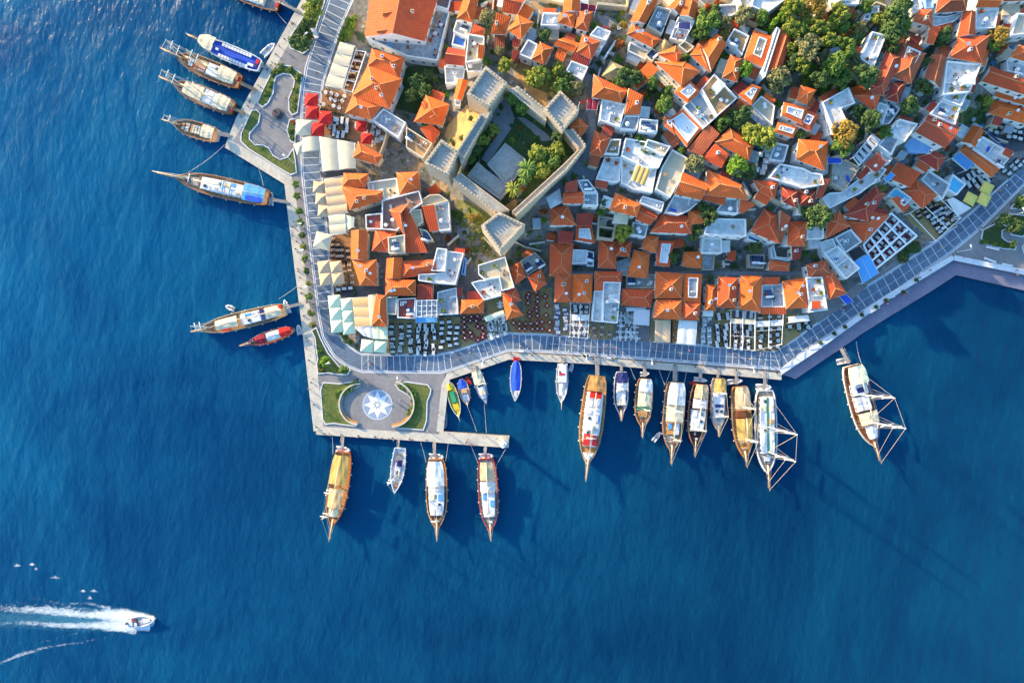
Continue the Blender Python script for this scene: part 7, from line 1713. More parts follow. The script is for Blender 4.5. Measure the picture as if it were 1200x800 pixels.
    if sprit:
        m = MB(); z = sheer(1); tip = (L + sprit, 0, z + .5 + sprit * .10)
        m.tube((L * .9, 0, z + .08), tip, .20 if big else .11, .07, 7); m.build('bowsprit', ['spar'], t)
        if big:
            m = MB(); o = []
            for sg in (1, -1): m.tube((L * .97, sg * .55, z), (tip[0], sg * .08, tip[2] + .45), .035, n=4); m.tube((L * .95, sg * .8, z + .5), tip, .03, n=4)
            m.box((L + sprit * .45, 0, z + .3 + sprit * .05), (sprit * .8, .55, .06)); m.build('bowsprit_platform', ['teak'], t)
    mt = []
    for mst in masts:
        s, hgt = mst[0], mst[1]; z = dk(s); top = (L * s - hgt * .03, 0, z + hgt); mt.append((L * s, top)); r0 = .20 if hgt > 10 else .13
        m = MB(); m.tube((L * s, 0, z - .2), top, r0, r0 * .45, 8); m.ball(top, r0 * .7, 6, 4); mo = m.build('mast', ['spar_white' if len(mst) > 3 and mst[3] else 'spar'], t)
        m = MB()
        for q in ((.55, .80) if hgt > 10 else (.7,)):
            wdt = B * (.26 if q < .7 else .2); cx_ = L * s - hgt * .03 * q; m.tube((cx_, -wdt, z + hgt * q), (cx_, wdt, z + hgt * q), .10, n=5)
        m.build('spreader', ['spar_white'], mo)
        if mst[2]:                             # boom and its furled sail
            e = mst[2]; m = MB(); zb = z + 3.6 if hgt > 10 else z + 2.5
            m.tube((L * s, 0, zb), (L * s - e * L, 0, zb + .35), .11, .09, 6); bo = m.build('boom', ['spar'], t)
            m = MB(); m.tube((L * s - .3, 0, zb + .22), (L * s - e * L * .95, 0, zb + .52), .20, .12, 7); m.build('furled_sail', [boomcover], bo)
    if mt:
        m = MB(); rr = .028
        for i, (x, top) in enumerate(mt):
            s = x / L
            for sg in (1, -1):
                for dx in (-.9, .2, 1.0): m.tube(top, (x + dx, sg * (hb(min(1, max(0, (x + dx) / L))) - .08), sheer(s)), rr, n=3, sm=False, caps=False)
            fx = (L + sprit * .95, 0, sheer(1) + .5 + sprit * .09)
            m.tube(top, fx if i == len(mt) - 1 else (mt[i + 1][0], 0, dk(mt[i + 1][0] / L) + 1), rr * 1.3, n=3, sm=False, caps=False)
            if i == len(mt) - 1 and big: m.tube((top[0], 0, top[2] * .75), (L * 1.0 + sprit * .5, 0, sheer(1) + .4), rr * 1.3, n=3, sm=False, caps=False)
            m.tube(top, (0.1, 0, sheer(0)) if i == 0 else mt[i - 1][1], rr, n=3, sm=False, caps=False)
        m.build('rigging', ['rope'], t)
    if fender:
        for sg in (1, -1):
            for i in range(5 if big else 3):
                s = .14 + .62 * i / (4 if big else 2); m = MB(); m.ball((L * s, sg * (hb(s) + .13), sheer(s) * .62), .19 if big else .13, 7, 5, 0, 1.7); m.tube((L * s, sg * (hb(s) + .03), sheer(s)), (L * s, sg * (hb(s) + .12), sheer(s) * .75), .02, n=3); m.build('fender', ['gel_white'], t)
    if big:
        for i in range(3):                     # deck clutter: hatches, winches, coils
            s = .70 + .09 * i; m = MB(); m.box((L * s, br.uniform(-.5, .5), dk(s) + .2), (br.uniform(.5, .9), br.uniform(.5, .9), .4)); m.build('deck_box', [br.choice(('varnish', 'gel_white', 'teak_grey'))], t)
        m = MB(); s = .89; m.tube((L * s, .25, dk(s)), (L * s, .25, dk(s) + .5), .2, .14, 8); m.tube((L * s, -.25, dk(s)), (L * s, -.25, dk(s) + .5), .2, .14, 8); m.build('windlass', ['dark_metal'], t)
    if kind in ('gulet', 'caique'):
        m = MB(); rows = []
        for ex in extras: pass
    for ex in extras:
        nm, mm, s, y, z, d = ex; m = MB(); m.box((L * s, y * hb(s), dk(s) + z + d[2] / 2), d); m.build(nm, [mm], t)
    return t, a, rz, L, B
def gang(label, c, p, q, w=.7, m='teak_grey', z0=1.9, z1=1.5):
    a = (*wz(*uv(c, p), z0), z0); b = (*wz(*uv(c, q), z1), z1); a_, b_ = Vector(a), Vector(b); d = b_ - a_; n = Vector((-d.y, d.x, 0)).normalized() * w / 2
    mb_ = MB(); mb_.face([tuple(a_ + n), tuple(a_ - n), tuple(b_ - n), tuple(b_ + n)][::-1])
    f = [(x, y, z - .1) for x, y, z in (tuple(a_ + n), tuple(a_ - n), tuple(b_ - n), tuple(b_ + n))]; mb_.face(f)
    for sg in (1, -1):
        mb_.face([tuple(a_ + n * sg), tuple(b_ + n * sg), tuple(b_ + n * sg - Vector((0, 0, .1))), tuple(a_ + n * sg - Vector((0, 0, .1)))])
        for k in range(4):
            e = a_.lerp(b_, (k + .5) / 4) + n * sg; mb_.tube(e, e + Vector((0, 0, .8)), .025, n=4, mi=1)
        mb_.tube(a_ + n * sg + Vector((0, 0, .8)), b_ + n * sg + Vector((0, 0, .8)), .022, n=4, mi=1)
    solo(mb_, 'gangway', [m, 'metal_grey'], label, 'gangway', a, 'gangways to the moored boats')
def rope(label, c, p, q, z0=1.6, z1=1.35):
    a = Vector((*wz(*uv(c, p), z0), z0)); b = Vector((*wz(*uv(c, q), z1), z1)); m = MB(); pr = a
    for i in range(1, 9):
        t_ = i / 8; e = a.lerp(b, t_); e.z -= .9 * math.sin(math.pi * t_) * min(1, (b - a).length / 12); m.tube(pr, e, .045, n=4, caps=False); pr = e
    solo(m, 'mooring_rope', ['rope'], label, 'rope', tuple(a), 'mooring ropes')
def dinghy(label, c, p, q, w, m='rubber_grey', z=.25, inner='gel_white', bow=True):
    a = wz(*uv(c, p), z); b = wz(*uv(c, q), z); L = math.hypot(b[0] - a[0], b[1] - a[1]); rz = math.atan2(b[1] - a[1], b[0] - a[0]); W_ = w / CR[c][2] * S / 2
    t = thing('dinghy', (*a, z), label, 'dinghy', 'dinghies and tenders', rz=rz, local=True)
    P = [(0, -W_), (L * .6, -W_), (L * .85, -W_ * .62), (L, 0), (L * .85, W_ * .62), (L * .6, W_), (0, W_)]
    mb_ = MB(); r = max(.16, W_ * .27)
    for i in range(6): mb_.tube((P[i][0], P[i][1] * .78, .3), (P[i + 1][0], P[i + 1][1] * .78, .3), r, n=8)
    for x, y in P: mb_.ball((x, y * .78, .3), r, 8, 5)
    mb_.build('tube', [m], t)
    f = MB(); f.prism([(x * .96 + .02, y * .7) for x, y in P], -.1, .14); f.build('floor', [inner], t)
    s = MB(); s.box((L * .45, 0, .36), (L * .12, W_ * 1.3, .12)); s.build('seat', ['teak'], t)
    e = MB(); e.box((-.12, 0, .5), (.3, .34, .5)); e.tube((-.12, 0, .3), (-.2, 0, -.4), .06, n=5); e.build('outboard_motor', ['dark_metal'], t)
    return t
# --- the west quay
boat('dark red hulled boat cut off by the top edge', 'S1', (840, 40), (470, -90), 108, hull='hull_dark', deck='teak_grey', covers=((.25, .7, .7, 'gel_white', 1.0, 'cabin'),), masts=((.3, 12, .2),), sprit=60, extras=(('red_lifering', 'fabric_red', .02, .1, .5, (.7, 1.3, .3)),))
boat('white passenger boat with blue deck, side benches and square cream bow awning', 'S1', (712, 442), (300, 268), 112, kind='gulet', hull='hull_white', rail='gel_white', deck='fabric_blue', gun=1.9, sprit=72, cat='tour boat', name='tour_boat',
     covers=((.10, .76, .34, 'fabric_blue', .05, 'panel', (-1, 1), 'blue_carpet'), (.17, .66, .66, 'gel_white', 0, 'bench'), (.70, .94, 1.15, 'fabric_cream', 2.4)), extras=(('red_cover', 'fabric_red', .035, -.35, .9, (.9, 1.2, .3)), ('sun_lounger', 'gel_white', .14, .35, .1, (1.8, .7, .4)), ('stern_bench', 'fabric_navy', .06, 0, .1, (.8, 2.2, .4))))
boat('brown gulet with two masts and pale roof, second boat from the top west quay corner', 'S1', (580, 552), (150, 372), 128, hull='hull_wood', deck='teak', sprit=95, masts=((.52, 12.5, .26), (.78, 13.5, .2)),
     covers=((.04, .30, .80, 'fabric_cream', 2.3), (.30, .50, .62, 'gel_white', 1.5, 'cabin'), (.52, .70, .62, 'teak', .9, 'cabin'), (.74, .8, .5, 'fabric_white', .1, 'pad')), extras=(('red_roll', 'fabric_red', .01, -.3, .7, (.6, 1.4, .4)), ('red_boom_cover', 'hull_red', .62, .3, 1.0, (3.6, .3, .3))))
boat('gulet with cream tent awnings over almost its whole deck at the west quay', 'S1', (535, 728), (132, 558), 125, hull='hull_wood', deck='teak_grey', sprit=88, masts=((.45, 11.5, .2), (.80, 13, .2)),
     covers=((.03, .24, .86, 'fabric_cream', 2.3), (.25, .46, .75, 'fabric_white', 2.1), (.47, .78, .74, 'fabric_cream', 2.2)), extras=(('red_roll', 'fabric_red', .005, .4, .7, (.5, .9, .3)),))
boat('small white gulet with cream deck mattresses near the quay corner', 'S2', (430, 226), (132, 140), 112, hull='hull_white', deck='teak', gun=1.4, sprit=66, masts=((.86, 8.5, 0),), covers=((.04, .30, .78, 'fabric_cream', 2.2), (.34, .62, .55, 'teak', .6, 'cabin'), (.36, .44, .5, 'fabric_cream', .62, 'pad'), (.47, .56, .5, 'fabric_cream', .62, 'pad'), (.66, .74, .6, 'fabric_cream', .1, 'pad'), (.76, .82, .5, 'fabric_cream', .1, 'pad')))
boat('long brown gulet with blue stern awning and blue striped white roof', 'S2', (768, 640), (150, 500), 140, hull='hull_wood', deck='teak', gun=1.9, sprit=140, masts=((.42, 8, .4), (.78, 7.0, .42)),
     covers=((.01, .24, .9, 'fabric_sky', 2.5), (.24, .72, .62, 'gel_white', 1.5, 'cabin'), (.35, .40, .6, 'fabric_sky', 1.5, 'panel', (-.95, .95)), (.46, .51, .6, 'fabric_sky', 1.5, 'panel', (-.95, .95)), (.75, .84, .5, 'teak_grey', .5, 'cabin')), extras=(('blue_cover', 'fabric_blue', .12, .42, 2.55, (4.4, 1.9, .2)), ('blue_barrel', 'fabric_navy', .86, .2, 0, (.9, .9, .7))))
boat('white gulet with cream mattresses at the middle of the west quay', 'S3', (708, 702), (128, 840), 116, hull='hull_white', deck='teak', gun=1.8, sprit=40, rail='teak', masts=((.44, 4.5, .4), (.86, 12, 0, 1)),
     covers=((.02, .2, .74, 'fabric_cream', 1.9), (.22, .27, .74, 'fabric_navy', 1.5, 'panel', (-.9, .9)), (.2, .50, .66, 'gel_white', 1.4, 'cabin'), (.53, .78, .62, 'fabric_cream', 1.7)), extras=(('red_cover', 'fabric_red', .02, -.55, 2.1, (.9, .9, .4)), ('red_mat', 'fabric_red', .70, .75, .1, (2.2, .6, .15))))
boat('small red boat with red and maroon canopies and white roof by the west quay', 'P', (344, 386), (289, 403), 14.5, kind='caique', hull='hull_white', rail='hull_red', deck='teak', gun=1.2, sprit=7, cat='boat', name='day_boat', covers=((.02, .26, .9, 'fabric_red', 1.9), (.27, .55, .7, 'fabric_white', 1.8), (.56, .78, .8, 'fabric_maroon', 1.9)))
# --- the plaza quay
boat('orange brown gulet with mustard awnings, moored below the left lawn', 'S5', (225, 170), (168, 540), 104, hull='hull_red', deck='teak_gold', gun=1.9, sprit=72, masts=((.46, 13, .3), (.76, 13, .2)), covers=((.03, .42, .84, 'fabric_mustard', 2.3), (.48, .74, .72, 'fabric_apricot', 2.0), (.75, .86, .62, 'fabric_cream', 1.4)))
boat('slim white sailing yacht without awning below the star plaza', 'S5', (510, 150), (482, 372), 70, kind='yacht', hull='hull_white', rail='gel_white', deck='gel_white', gun=1.3, cat='yacht', name='sailing_yacht', masts=((.62, 14, .35, 1),), covers=((.34, .72, .42, 'gel_white', .4, 'cabin'), (.10, .30, .4, 'teak_grey', .05, 'panel', (-1, 1), 'cockpit_floor'), (.26, .4, .6, 'fabric_navy', 1.1)), extras=(('steering_wheel', 'dark_metal', .14, 0, .3, (.1, 1.1, .9)), ('dark_hatch', 'window_glass', .56, 0, .42, (1.2, .5, .1))), boomcover='fabric_grey')
boat('gulet with a plain white roof and dark red side decks below the plaza', 'S5', (690, 205), (695, 556), 106, hull='hull_wood', deck='hull_wood', rail='teak_gold', gun=1.9, sprit=56, masts=((.42, 4, 0), (.84, 6, 0)), covers=((.01, .36, .86, 'fabric_white', 2.4), (.38, .80, .74, 'gel_white', 1.4, 'cabin'), (.5, .56, .3, 'window_glass', 1.4, 'panel', (-.5, .1)), (.66, .74, .5, 'fabric_grey', 1.4, 'panel', (.1, .9))))
boat('gulet with red rails and split cream awning beside the pier end', 'S5', (942, 202), (963, 566), 100, hull='hull_red', rail='hull_red', deck='teak_grey', gun=1.8, sprit=46, masts=((.38, 4, .3), (.74, 6, .34)), covers=((.03, .28, .76, 'fabric_tan', 2.3), (.30, .44, .74, 'fabric_white', 2.0), (.46, .80, .66, 'gel_white', 1.3, 'cabin')))
# --- the small boats in the corner basin
boat('yellow decked little boat with green hull in the corner basin', 'S6', (150, 275), (215, 508), 72, kind='caique', hull='hull_green', rail='gel_white', deck='yellow_paint', gun=1.1, sprit=28, cat='boat', name='fishing_boat', covers=((.03, .2, .8, 'yellow_paint', 1.7), (.26, .58, .45, 'green_paint', .5, 'cabin'), (.60, .8, .62, 'yellow_paint', .1, 'panel', (-1, 1))), fender=False)
boat('small boat with violet blue stern canopy between the yellow and white boats', 'S6', (232, 252), (272, 424), 76, kind='caique', hull='hull_white', rail='varnish', deck='fabric_grey', gun=1.1, sprit=16, cat='boat', name='fishing_boat', covers=((.0, .36, .9, 'fabric_blue', 1.8), (.40, .56, .55, 'fabric_apricot', .6, 'cabin'), (.6, .86, .66, 'fabric_grey', .2, 'panel', (-1, 1), 'deck_cover')))
boat('white motor cruiser with navy side stripe in the corner basin', 'S6', (330, 195), (398, 416), 82, kind='yacht', hull='hull_white', rail='hull_navy', deck='gel_white', gun=1.4, cat='motor boat', name='motor_cruiser', covers=((.0, .38, .88, 'fabric_cream', 1.9), (.42, .84, .62, 'gel_white', .8, 'cabin'), (.43, .49, .6, 'window_glass', .8, 'panel', (-.8, .8), 'windscreen'), (.6, .74, .5, 'fabric_cream', .85, 'pad')))
boat('long narrow boat entirely under a royal blue cover', 'S6', (600, 128), (593, 398), 78, kind='caique', hull='hull_white', rail='gel_white', deck='gel_white', gun=1.2, cat='boat', name='water_taxi', covers=((.0, .74, .88, 'fabric_blue', 1.8),), extras=(('red_stern_mat', 'fabric_red', -.03, 0, .4, (1.3, 1.7, .2)), ('bow_hatch', 'gel_white', .84, 0, .05, (1.4, .8, .25))))
boat('white cabin boat with red cushions on its roof', 'S6', (910, 150), (903, 412), 82, kind='yacht', hull='hull_white', rail='gel_white', deck='gel_white', gun=1.4, sprit=44, cat='motor boat', name='motor_cruiser', covers=((.02, .48, .74, 'gel_white', 1.5, 'cabin'), (.23, .29, .6, 'fabric_red', 1.5, 'panel', (-.95, -.05)), (.235, .285, .6, 'fabric_red', 1.5, 'panel', (.05, .6)), (.18, .24, .4, 'fabric_navy', 1.5, 'panel', (-1.5, -.9)), (.5, .8, .6, 'fabric_white', 1.4)))
boat('bare silver rowing boat tucked along the inner pier corner', 'S6', (120, 580), (117, 436), 36, kind='caique', hull='hull_white', rail='metal_grey', deck='rubber_grey', gun=.6, cat='boat', name='rowing_boat', fender=False, covers=((.3, .36, .9, 'teak_grey', .2, 'panel', (-1, 1), 'thwart'), (.6, .66, .9, 'teak_grey', .2, 'panel', (-1, 1), 'thwart')))
# --- the southern promenade
boat('largest gulet, white roof with bright red panels and orange timber stern', 'S7', (280, 190), (226, 672), 132, hull='hull_white', rail='teak_gold', deck='teak_gold', gun=2.2, sprit=95, masts=((.38, 4.5, .2), (.70, 5, .25)),
     covers=((.0, .17, .86, 'teak_gold', 2.2), (.19, .80, .70, 'gel_white', 2.0, 'cabin'), (.17, .25, .6, 'fabric_red', 2.1, 'panel', (-.8, .9)), (.66, .79, .68, 'fabric_red', 2.0, 'panel', (-.98, -.12)), (.665, .785, .68, 'fabric_maroon', 2.0, 'panel', (.12, .98)), (.88, .96, .8, 'gel_white', .4, 'cabin')), extras=(('roof_lounger', 'fabric_grey', .48, .3, 2.1, (2.0, .9, .3)), ('roof_crate', 'gel_white', .58, -.25, 2.1, (1.6, 1.6, .6))))
boat('slender white gulet with navy stern canopy', 'S7', (415, 168), (412, 402), 80, hull='hull_white', rail='gel_white', deck='hull_navy', gun=1.5, sprit=36, masts=((.72, 7.5, 0),), covers=((.0, .24, .88, 'fabric_navy', 2.1), (.25, .42, .74, 'fabric_white', 2.0), (.43, .78, .66, 'gel_white', 1.3, 'cabin')))
boat('gulet with a greyish white stern awning and two tone roof', 'S7', (545, 206), (530, 472), 96, hull='hull_wood', rail='teak_gold', deck='teak', gun=1.6, sprit=58, masts=((.62, 9, 0),), covers=((.0, .26, .86, 'fabric_white', 2.2), (.27, .56, .78, 'fabric_cream', 2.0), (.57, .66, .8, 'hull_green', .2, 'panel', (-1, 1)), (.68, .8, .6, 'teak_gold', .4, 'cabin')))
boat('broad gulet with sage white awning and wooden foredeck', 'S7', (715, 225), (690, 606), 118, hull='hull_wood', rail='teak_gold', deck='teak_grey', gun=1.9, sprit=72, masts=((.40, 9.5, .26), (.80, 9.5, .25)), covers=((.0, .32, .88, 'fabric_white', 2.4), (.33, .56, .80, 'fabric_cream', 2.0), (.58, .76, .62, 'teak_gold', 1.0, 'cabin'), (.585, .75, .6, 'gel_white', 1.02, 'panel', (.1, .98))))
boat('gulet with beige stern awning and split white roof, dark hull', 'S7', (850, 236), (820, 580), 104, hull='hull_dark', rail='varnish', deck='hull_dark', gun=1.8, sprit=54, masts=((.28, 6.5, .2), (.70, 9.5, .38)), covers=((.0, .22, .84, 'fabric_tan', 2.3), (.23, .38, .76, 'fabric_white', 2.1), (.41, .74, .74, 'gel_white', 1.5, 'cabin')))
boat('gulet with gold stern awning and white cabin beside the tan sailed one', 'S8', (180, 185), (178, 444), 78, hull='hull_white', rail='varnish', deck='gel_white', gun=1.5, sprit=34, masts=((.28, 7.5, 0), (.70, 9, 0)), covers=((.0, .26, .86, 'fabric_mustard', 2.1), (.28, .76, .72, 'gel_white', 1.4, 'cabin'), (.5, .56, .6, 'hull_navy', 1.4, 'panel', (-.9, .9))))
boat('gulet covered with tan tent canvases from stern to bow', 'S8', (285, 226), (314, 584), 98, hull='hull_wood', rail='teak_gold', deck='teak_gold', gun=1.8, sprit=46, masts=((.28, 11.5, .2), (.72, 11, .3)), covers=((.0, .30, .86, 'fabric_tan', 2.3), (.34, .44, .6, 'hull_wood', 1.0, 'cabin'), (.44, .74, .80, 'fabric_mustard', 2.1)))
boat('long white gulet with two very tall masts and a green roof stripe', 'S8', (415, 246), (426, 660), 112, hull='hull_white', rail='gel_white', deck='teak_grey', gun=2.0, sprit=84, masts=((.44, 20, .36, 1), (.74, 18.5, .26, 1)), covers=((.08, .76, .66, 'gel_white', 1.8, 'cabin'), (.08, .76, .08, 'hull_green', 1.82, 'panel', (-1, 1)), (.02, .30, .9, 'hull_wood', .05, 'panel', (-.98, -.7), 'teak_strip'), (.80, .86, .4, 'gel_white', .6, 'cabin')), extras=(('wooden_locker', 'teak_gold', .37, .3, 1.8, (1.2, 1.2, .4)),))
boat('lone gulet with cream canvas and two tall raked masts, right of all others', 'S8', (850, 122), (962, 524), 122, hull='hull_white', rail='varnish', deck='hull_wood', gun=1.9, sprit=88, masts=((.36, 17, .3, 1), (.70, 18, .3, 1)), covers=((.0, .22, .86, 'fabric_pale_green', 2.3), (.23, .36, .66, 'gel_white', 1.6, 'cabin'), (.27, .33, .5, 'fabric_navy', 1.6, 'panel', (-.6, .6)), (.38, .56, .62, 'gel_white', 1.3, 'cabin'), (.57, .72, .80, 'fabric_cream', 2.1), (.74, .9, .62, 'fabric_white', 1.5)))
# --- tenders, gangways, ropes
for lb, c, p, q, w in (('white inflatable dinghy moored alone by the top quay', 'S1', (735, 375), (812, 300), 52), ('white tender crosswise behind the blue striped gulet', 'S2', (788, 690), (792, 608), 34), ('white tender crosswise behind the white mattress gulet', 'S3', (738, 726), (708, 640), 34), ('white dinghy tied alongside the bow of the white mattress gulet', 'S3', (372, 700), (318, 678), 32),
                      ('white dinghy behind the small red boat', 'P', (352, 392), (350, 381), 6), ('round white tender behind the orange gulet', 'S5', (192, 152), (258, 160), 30), ('white tender behind the plain white roofed gulet', 'S5', (658, 190), (728, 194), 30), ('white tender behind the red railed gulet', 'S5', (908, 190), (976, 188), 28),
                      ('grey dinghy beside the red cushioned cabin boat', 'S6', (960, 200), (978, 146), 26), ('white tender behind the two tone roofed gulet', 'S7', (520, 180), (566, 176), 24), ('white dinghy beside the bow of the broad gulet', 'S7', (590, 548), (628, 500), 24), ('white tender behind the beige awning gulet', 'S7', (814, 206), (884, 216), 24),
                      ('white tender behind the tan canvas gulet', 'S8', (222, 204), (298, 196), 26), ('grey white tender behind the tall masted long gulet', 'S8', (368, 228), (442, 230), 30), ('white tender behind the lone gulet on the right', 'S8', (774, 104), (832, 92), 28)):
    dinghy(lb, c, p, q, w, 'gel_white' if 'white' in lb else 'rubber_grey')
dinghy('small red canoe lying beside the violet blue canopy boat', 'S6', (270, 240), (296, 285), 16, 'fabric_red', inner='fabric_red')
dinghy('red float between the sterns of two gulets', 'S7', (792, 230), (826, 226), 14, 'fabric_red', inner='fabric_red')
for lb, c, p, q, w in (('red ended gangway of the boat at the top edge', 'S1', (838, 10), (985, 85), .8), ('gangway of the blue decked boat', 'S1', (712, 440), (762, 458), .7), ('grey gangway of the brown two masted gulet', 'S1', (578, 555), (690, 608), .9), ('brown gangway of the cream tented gulet', 'S1', (530, 728), (612, 760), .8), ('white gangway of the small white gulet', 'S2', (425, 206), (508, 222), 1.2), ('long double gangway of the blue awning gulet', 'S2', (770, 648), (895, 668), .9), ('pale gangway of the white mattress gulet', 'S3', (700, 690), (815, 662), .8),
                       ('gangway of the orange gulet', 'S5', (218, 150), (222, 92), .8), ('gangway of the slim white yacht', 'S5', (500, 145), (502, 108), .6), ('gangway of the plain white roofed gulet', 'S5', (682, 182), (682, 120), .8), ('gangway of the red railed gulet', 'S5', (936, 178), (938, 142), .8), ('gangway of the white motor cruiser', 'S6', (322, 190), (318, 152), .6), ('gangway of the red cushioned cabin boat', 'S6', (908, 148), (908, 100), .7),
                       ('gangway of the largest red and white gulet', 'S7', (282, 188), (280, 88), 1.1), ('gangway of the navy canopy gulet', 'S7', (414, 165), (414, 112), .7), ('gangway of the two tone roofed gulet', 'S7', (542, 195), (542, 114), .8), ('twin gangway of the broad sage awning gulet', 'S7', (710, 220), (712, 128), 1.3), ('gangway of the dark hulled gulet', 'S7', (850, 200), (850, 142), .8), ('gangway of the gold awning gulet', 'S8', (176, 185), (177, 136), .6), ('gangway of the tan canvas gulet', 'S8', (272, 215), (266, 140), .7), ('gangway of the tall masted long gulet', 'S8', (414, 225), (412, 148), .9), ('long gangway of the lone right gulet', 'S8', (836, 110), (796, 36), 1.0)):
    gang(lb, c, p, q, w, 'teak' if 'brown' in lb else 'teak_grey')
for lb, c, p, q in (('slack rope from the blue awning gulet bow to the quay corner', 'S2', (230, 470), (475, 285)), ('rope from the blue awning gulet stern up to the quay', 'S2', (735, 555), (695, 420)), ('rope from the white mattress gulet to the west quay', 'S3', (665, 630), (790, 545)), ('rope at left of the orange gulet', 'S5', (172, 180), (168, 92)), ('rope at right of the plain white roofed gulet', 'S5', (738, 215), (752, 122)), ('rope at left of the plain white roofed gulet', 'S5', (640, 220), (612, 118)),
                    ('rope at left of the red railed gulet', 'S5', (905, 235), (862, 130)), ('rope from the red railed gulet to the beacon', 'S5', (988, 245), (1042, 150)), ('rope from the white cruiser bow to the pier', 'S6', (385, 420), (400, 612)), ('rope from the violet canopy boat to the pier', 'S6', (275, 440), (335, 605)), ('rope left of the two tone gulet', 'S7', (492, 210), (455, 118)), ('rope left of the sage awning gulet', 'S7', (660, 235), (700, 130)), ('rope right of the sage awning gulet', 'S7', (760, 245), (782, 140)), ('rope between the gulets to the quay', 'S7', (655, 240), (616, 136)),
                    ('rope of the lone gulet to the ledge', 'S8', (905, 130), (872, 0)), ('rope of the top dark boat', 'S1', (815, 75), (890, 160))):
    rope(lb, c, p, q)
# --- the speedboat and its wake
sb = boat('white speedboat with pale seats racing across the open sea', 'W', (750, 448), (898, 434), 62, kind='yacht', hull='hull_white', rail='gel_white', deck='gel_white', gun=1.0, cat='speedboat', name='speedboat', group=None, fender=False,
     covers=((.30, .40, .66, 'window_glass', .5, 'panel', (-1, 1), 'windscreen'), (.56, .84, .5, 'gel_white', .35, 'cabin')), extras=(('rear_seat', 'fabric_white', .10, 0, .1, (.9, 1.9, .5)), ('front_seat', 'fabric_white', .30, -.4, .1, (.7, .7, .6)), ('red_seat', 'fabric_red', .22, .4, .1, (.45, .45, .4)), ('outboard_motor', 'dark_metal', -.03, 0, .1, (.5, .5, .8))))
wx, wy, wr = sb[1][0], sb[1][1], sb[2]
def wake(name, pts, widths, cov, seed, fm='foam'):
    """A foam sheet; 'cover' says how dense the foam is."""
    r = random.Random(seed); NX, NY = 70, 14; m = MB(); cv = []; rows = []
    P = densify([wz(*uv('W', p), .05) for p in pts], NX)
    for i in range(NX + 1):
        t = i / NX; k = t * (len(widths) - 1); j = min(int(k), len(widths) - 2); w = (widths[j] + (widths[j + 1] - widths[j]) * (k - j)) * S / 5
        a = P[max(0, i - 1)]; b = P[min(NX, i + 1)]; d = (b - a).normalized(); n = Vector((-d.y, d.x)); row = []
        kk = t * (len(cov) - 1); jj = min(int(kk), len(cov) - 2); base = cov[jj] + (cov[jj + 1] - cov[jj]) * (kk - jj)
        for q in range(NY + 1):
            s = q / NY * 2 - 1; p = P[i] + n * w / 2 * s; row.append((p.x, p.y, .05 + seed * .012)); cv.append(base - .62 * abs(s) ** 2.2)
        rows.append(row)
    m.grid(rows); o = m.build(name, [fm]); o['kind'] = 'stuff'
    at = o.data.attributes.new('cover', 'FLOAT', 'POINT')
    for i, v in enumerate(cv): at.data[i].value = v
wake('churned_water', [(900, 440), (740, 430), (500, 425), (260, 420), (-60, 430)], (80, 190, 200, 210, 220), (1.0, .92, .84, .74, .66), 0, 'churned_water')
wake('wake_foam', [(905, 440), (740, 425), (560, 395), (380, 370), (200, 350), (-60, 350)], (80, 150, 130, 120, 130, 150), (.80, .74, .58, .52, .50, .46), 1)
wake('wake_foam', [(900, 430), (740, 405), (500, 400), (260, 372), (100, 370), (-60, 355)], (70, 110, 66, 70, 84, 100), (.9, .95, .76, .80, .64, .54), 2)
wake('wake_foam', [(880, 470), (740, 460), (560, 462), (350, 462), (150, 445), (-60, 450)], (70, 90, 60, 56, 60, 70), (.9, .88, .76, .70, .58, .44), 3)
wake('wake_foam', [(800, 500), (700, 470), (600, 490)], (60, 80, 50), (.7, .85, .5), 4)
wake('wake_foam', [(660, 520), (480, 560), (260, 592), (100, 640), (-60, 710)], (36, 38, 40, 40, 38), (.46, .54, .54, .66, .54), 5)
wake('wake_foam', [(520, 500), (380, 520), (220, 570), (60, 640)], (34, 36, 34, 30), (.44, .50, .46, .40), 6)
wake('wake_foam', [(650, 360), (500, 330), (380, 335), (200, 300), (0, 290)], (44, 44, 50, 50, 50), (.66, .54, .48, .42, .36), 14)
for i, (x, y, w) in enumerate(((552, 258, 34), (325, 178, 36), (190, 104, 26), (100, 108, 30), (528, 300, 20), (212, 130, 18), (490, 258, 24))): wake('wave_crest_foam', [(x - w, y + 6), (x, y), (x + w, y + 6)], (18, 34, 18), (.45, .72, .45), 7 + i)
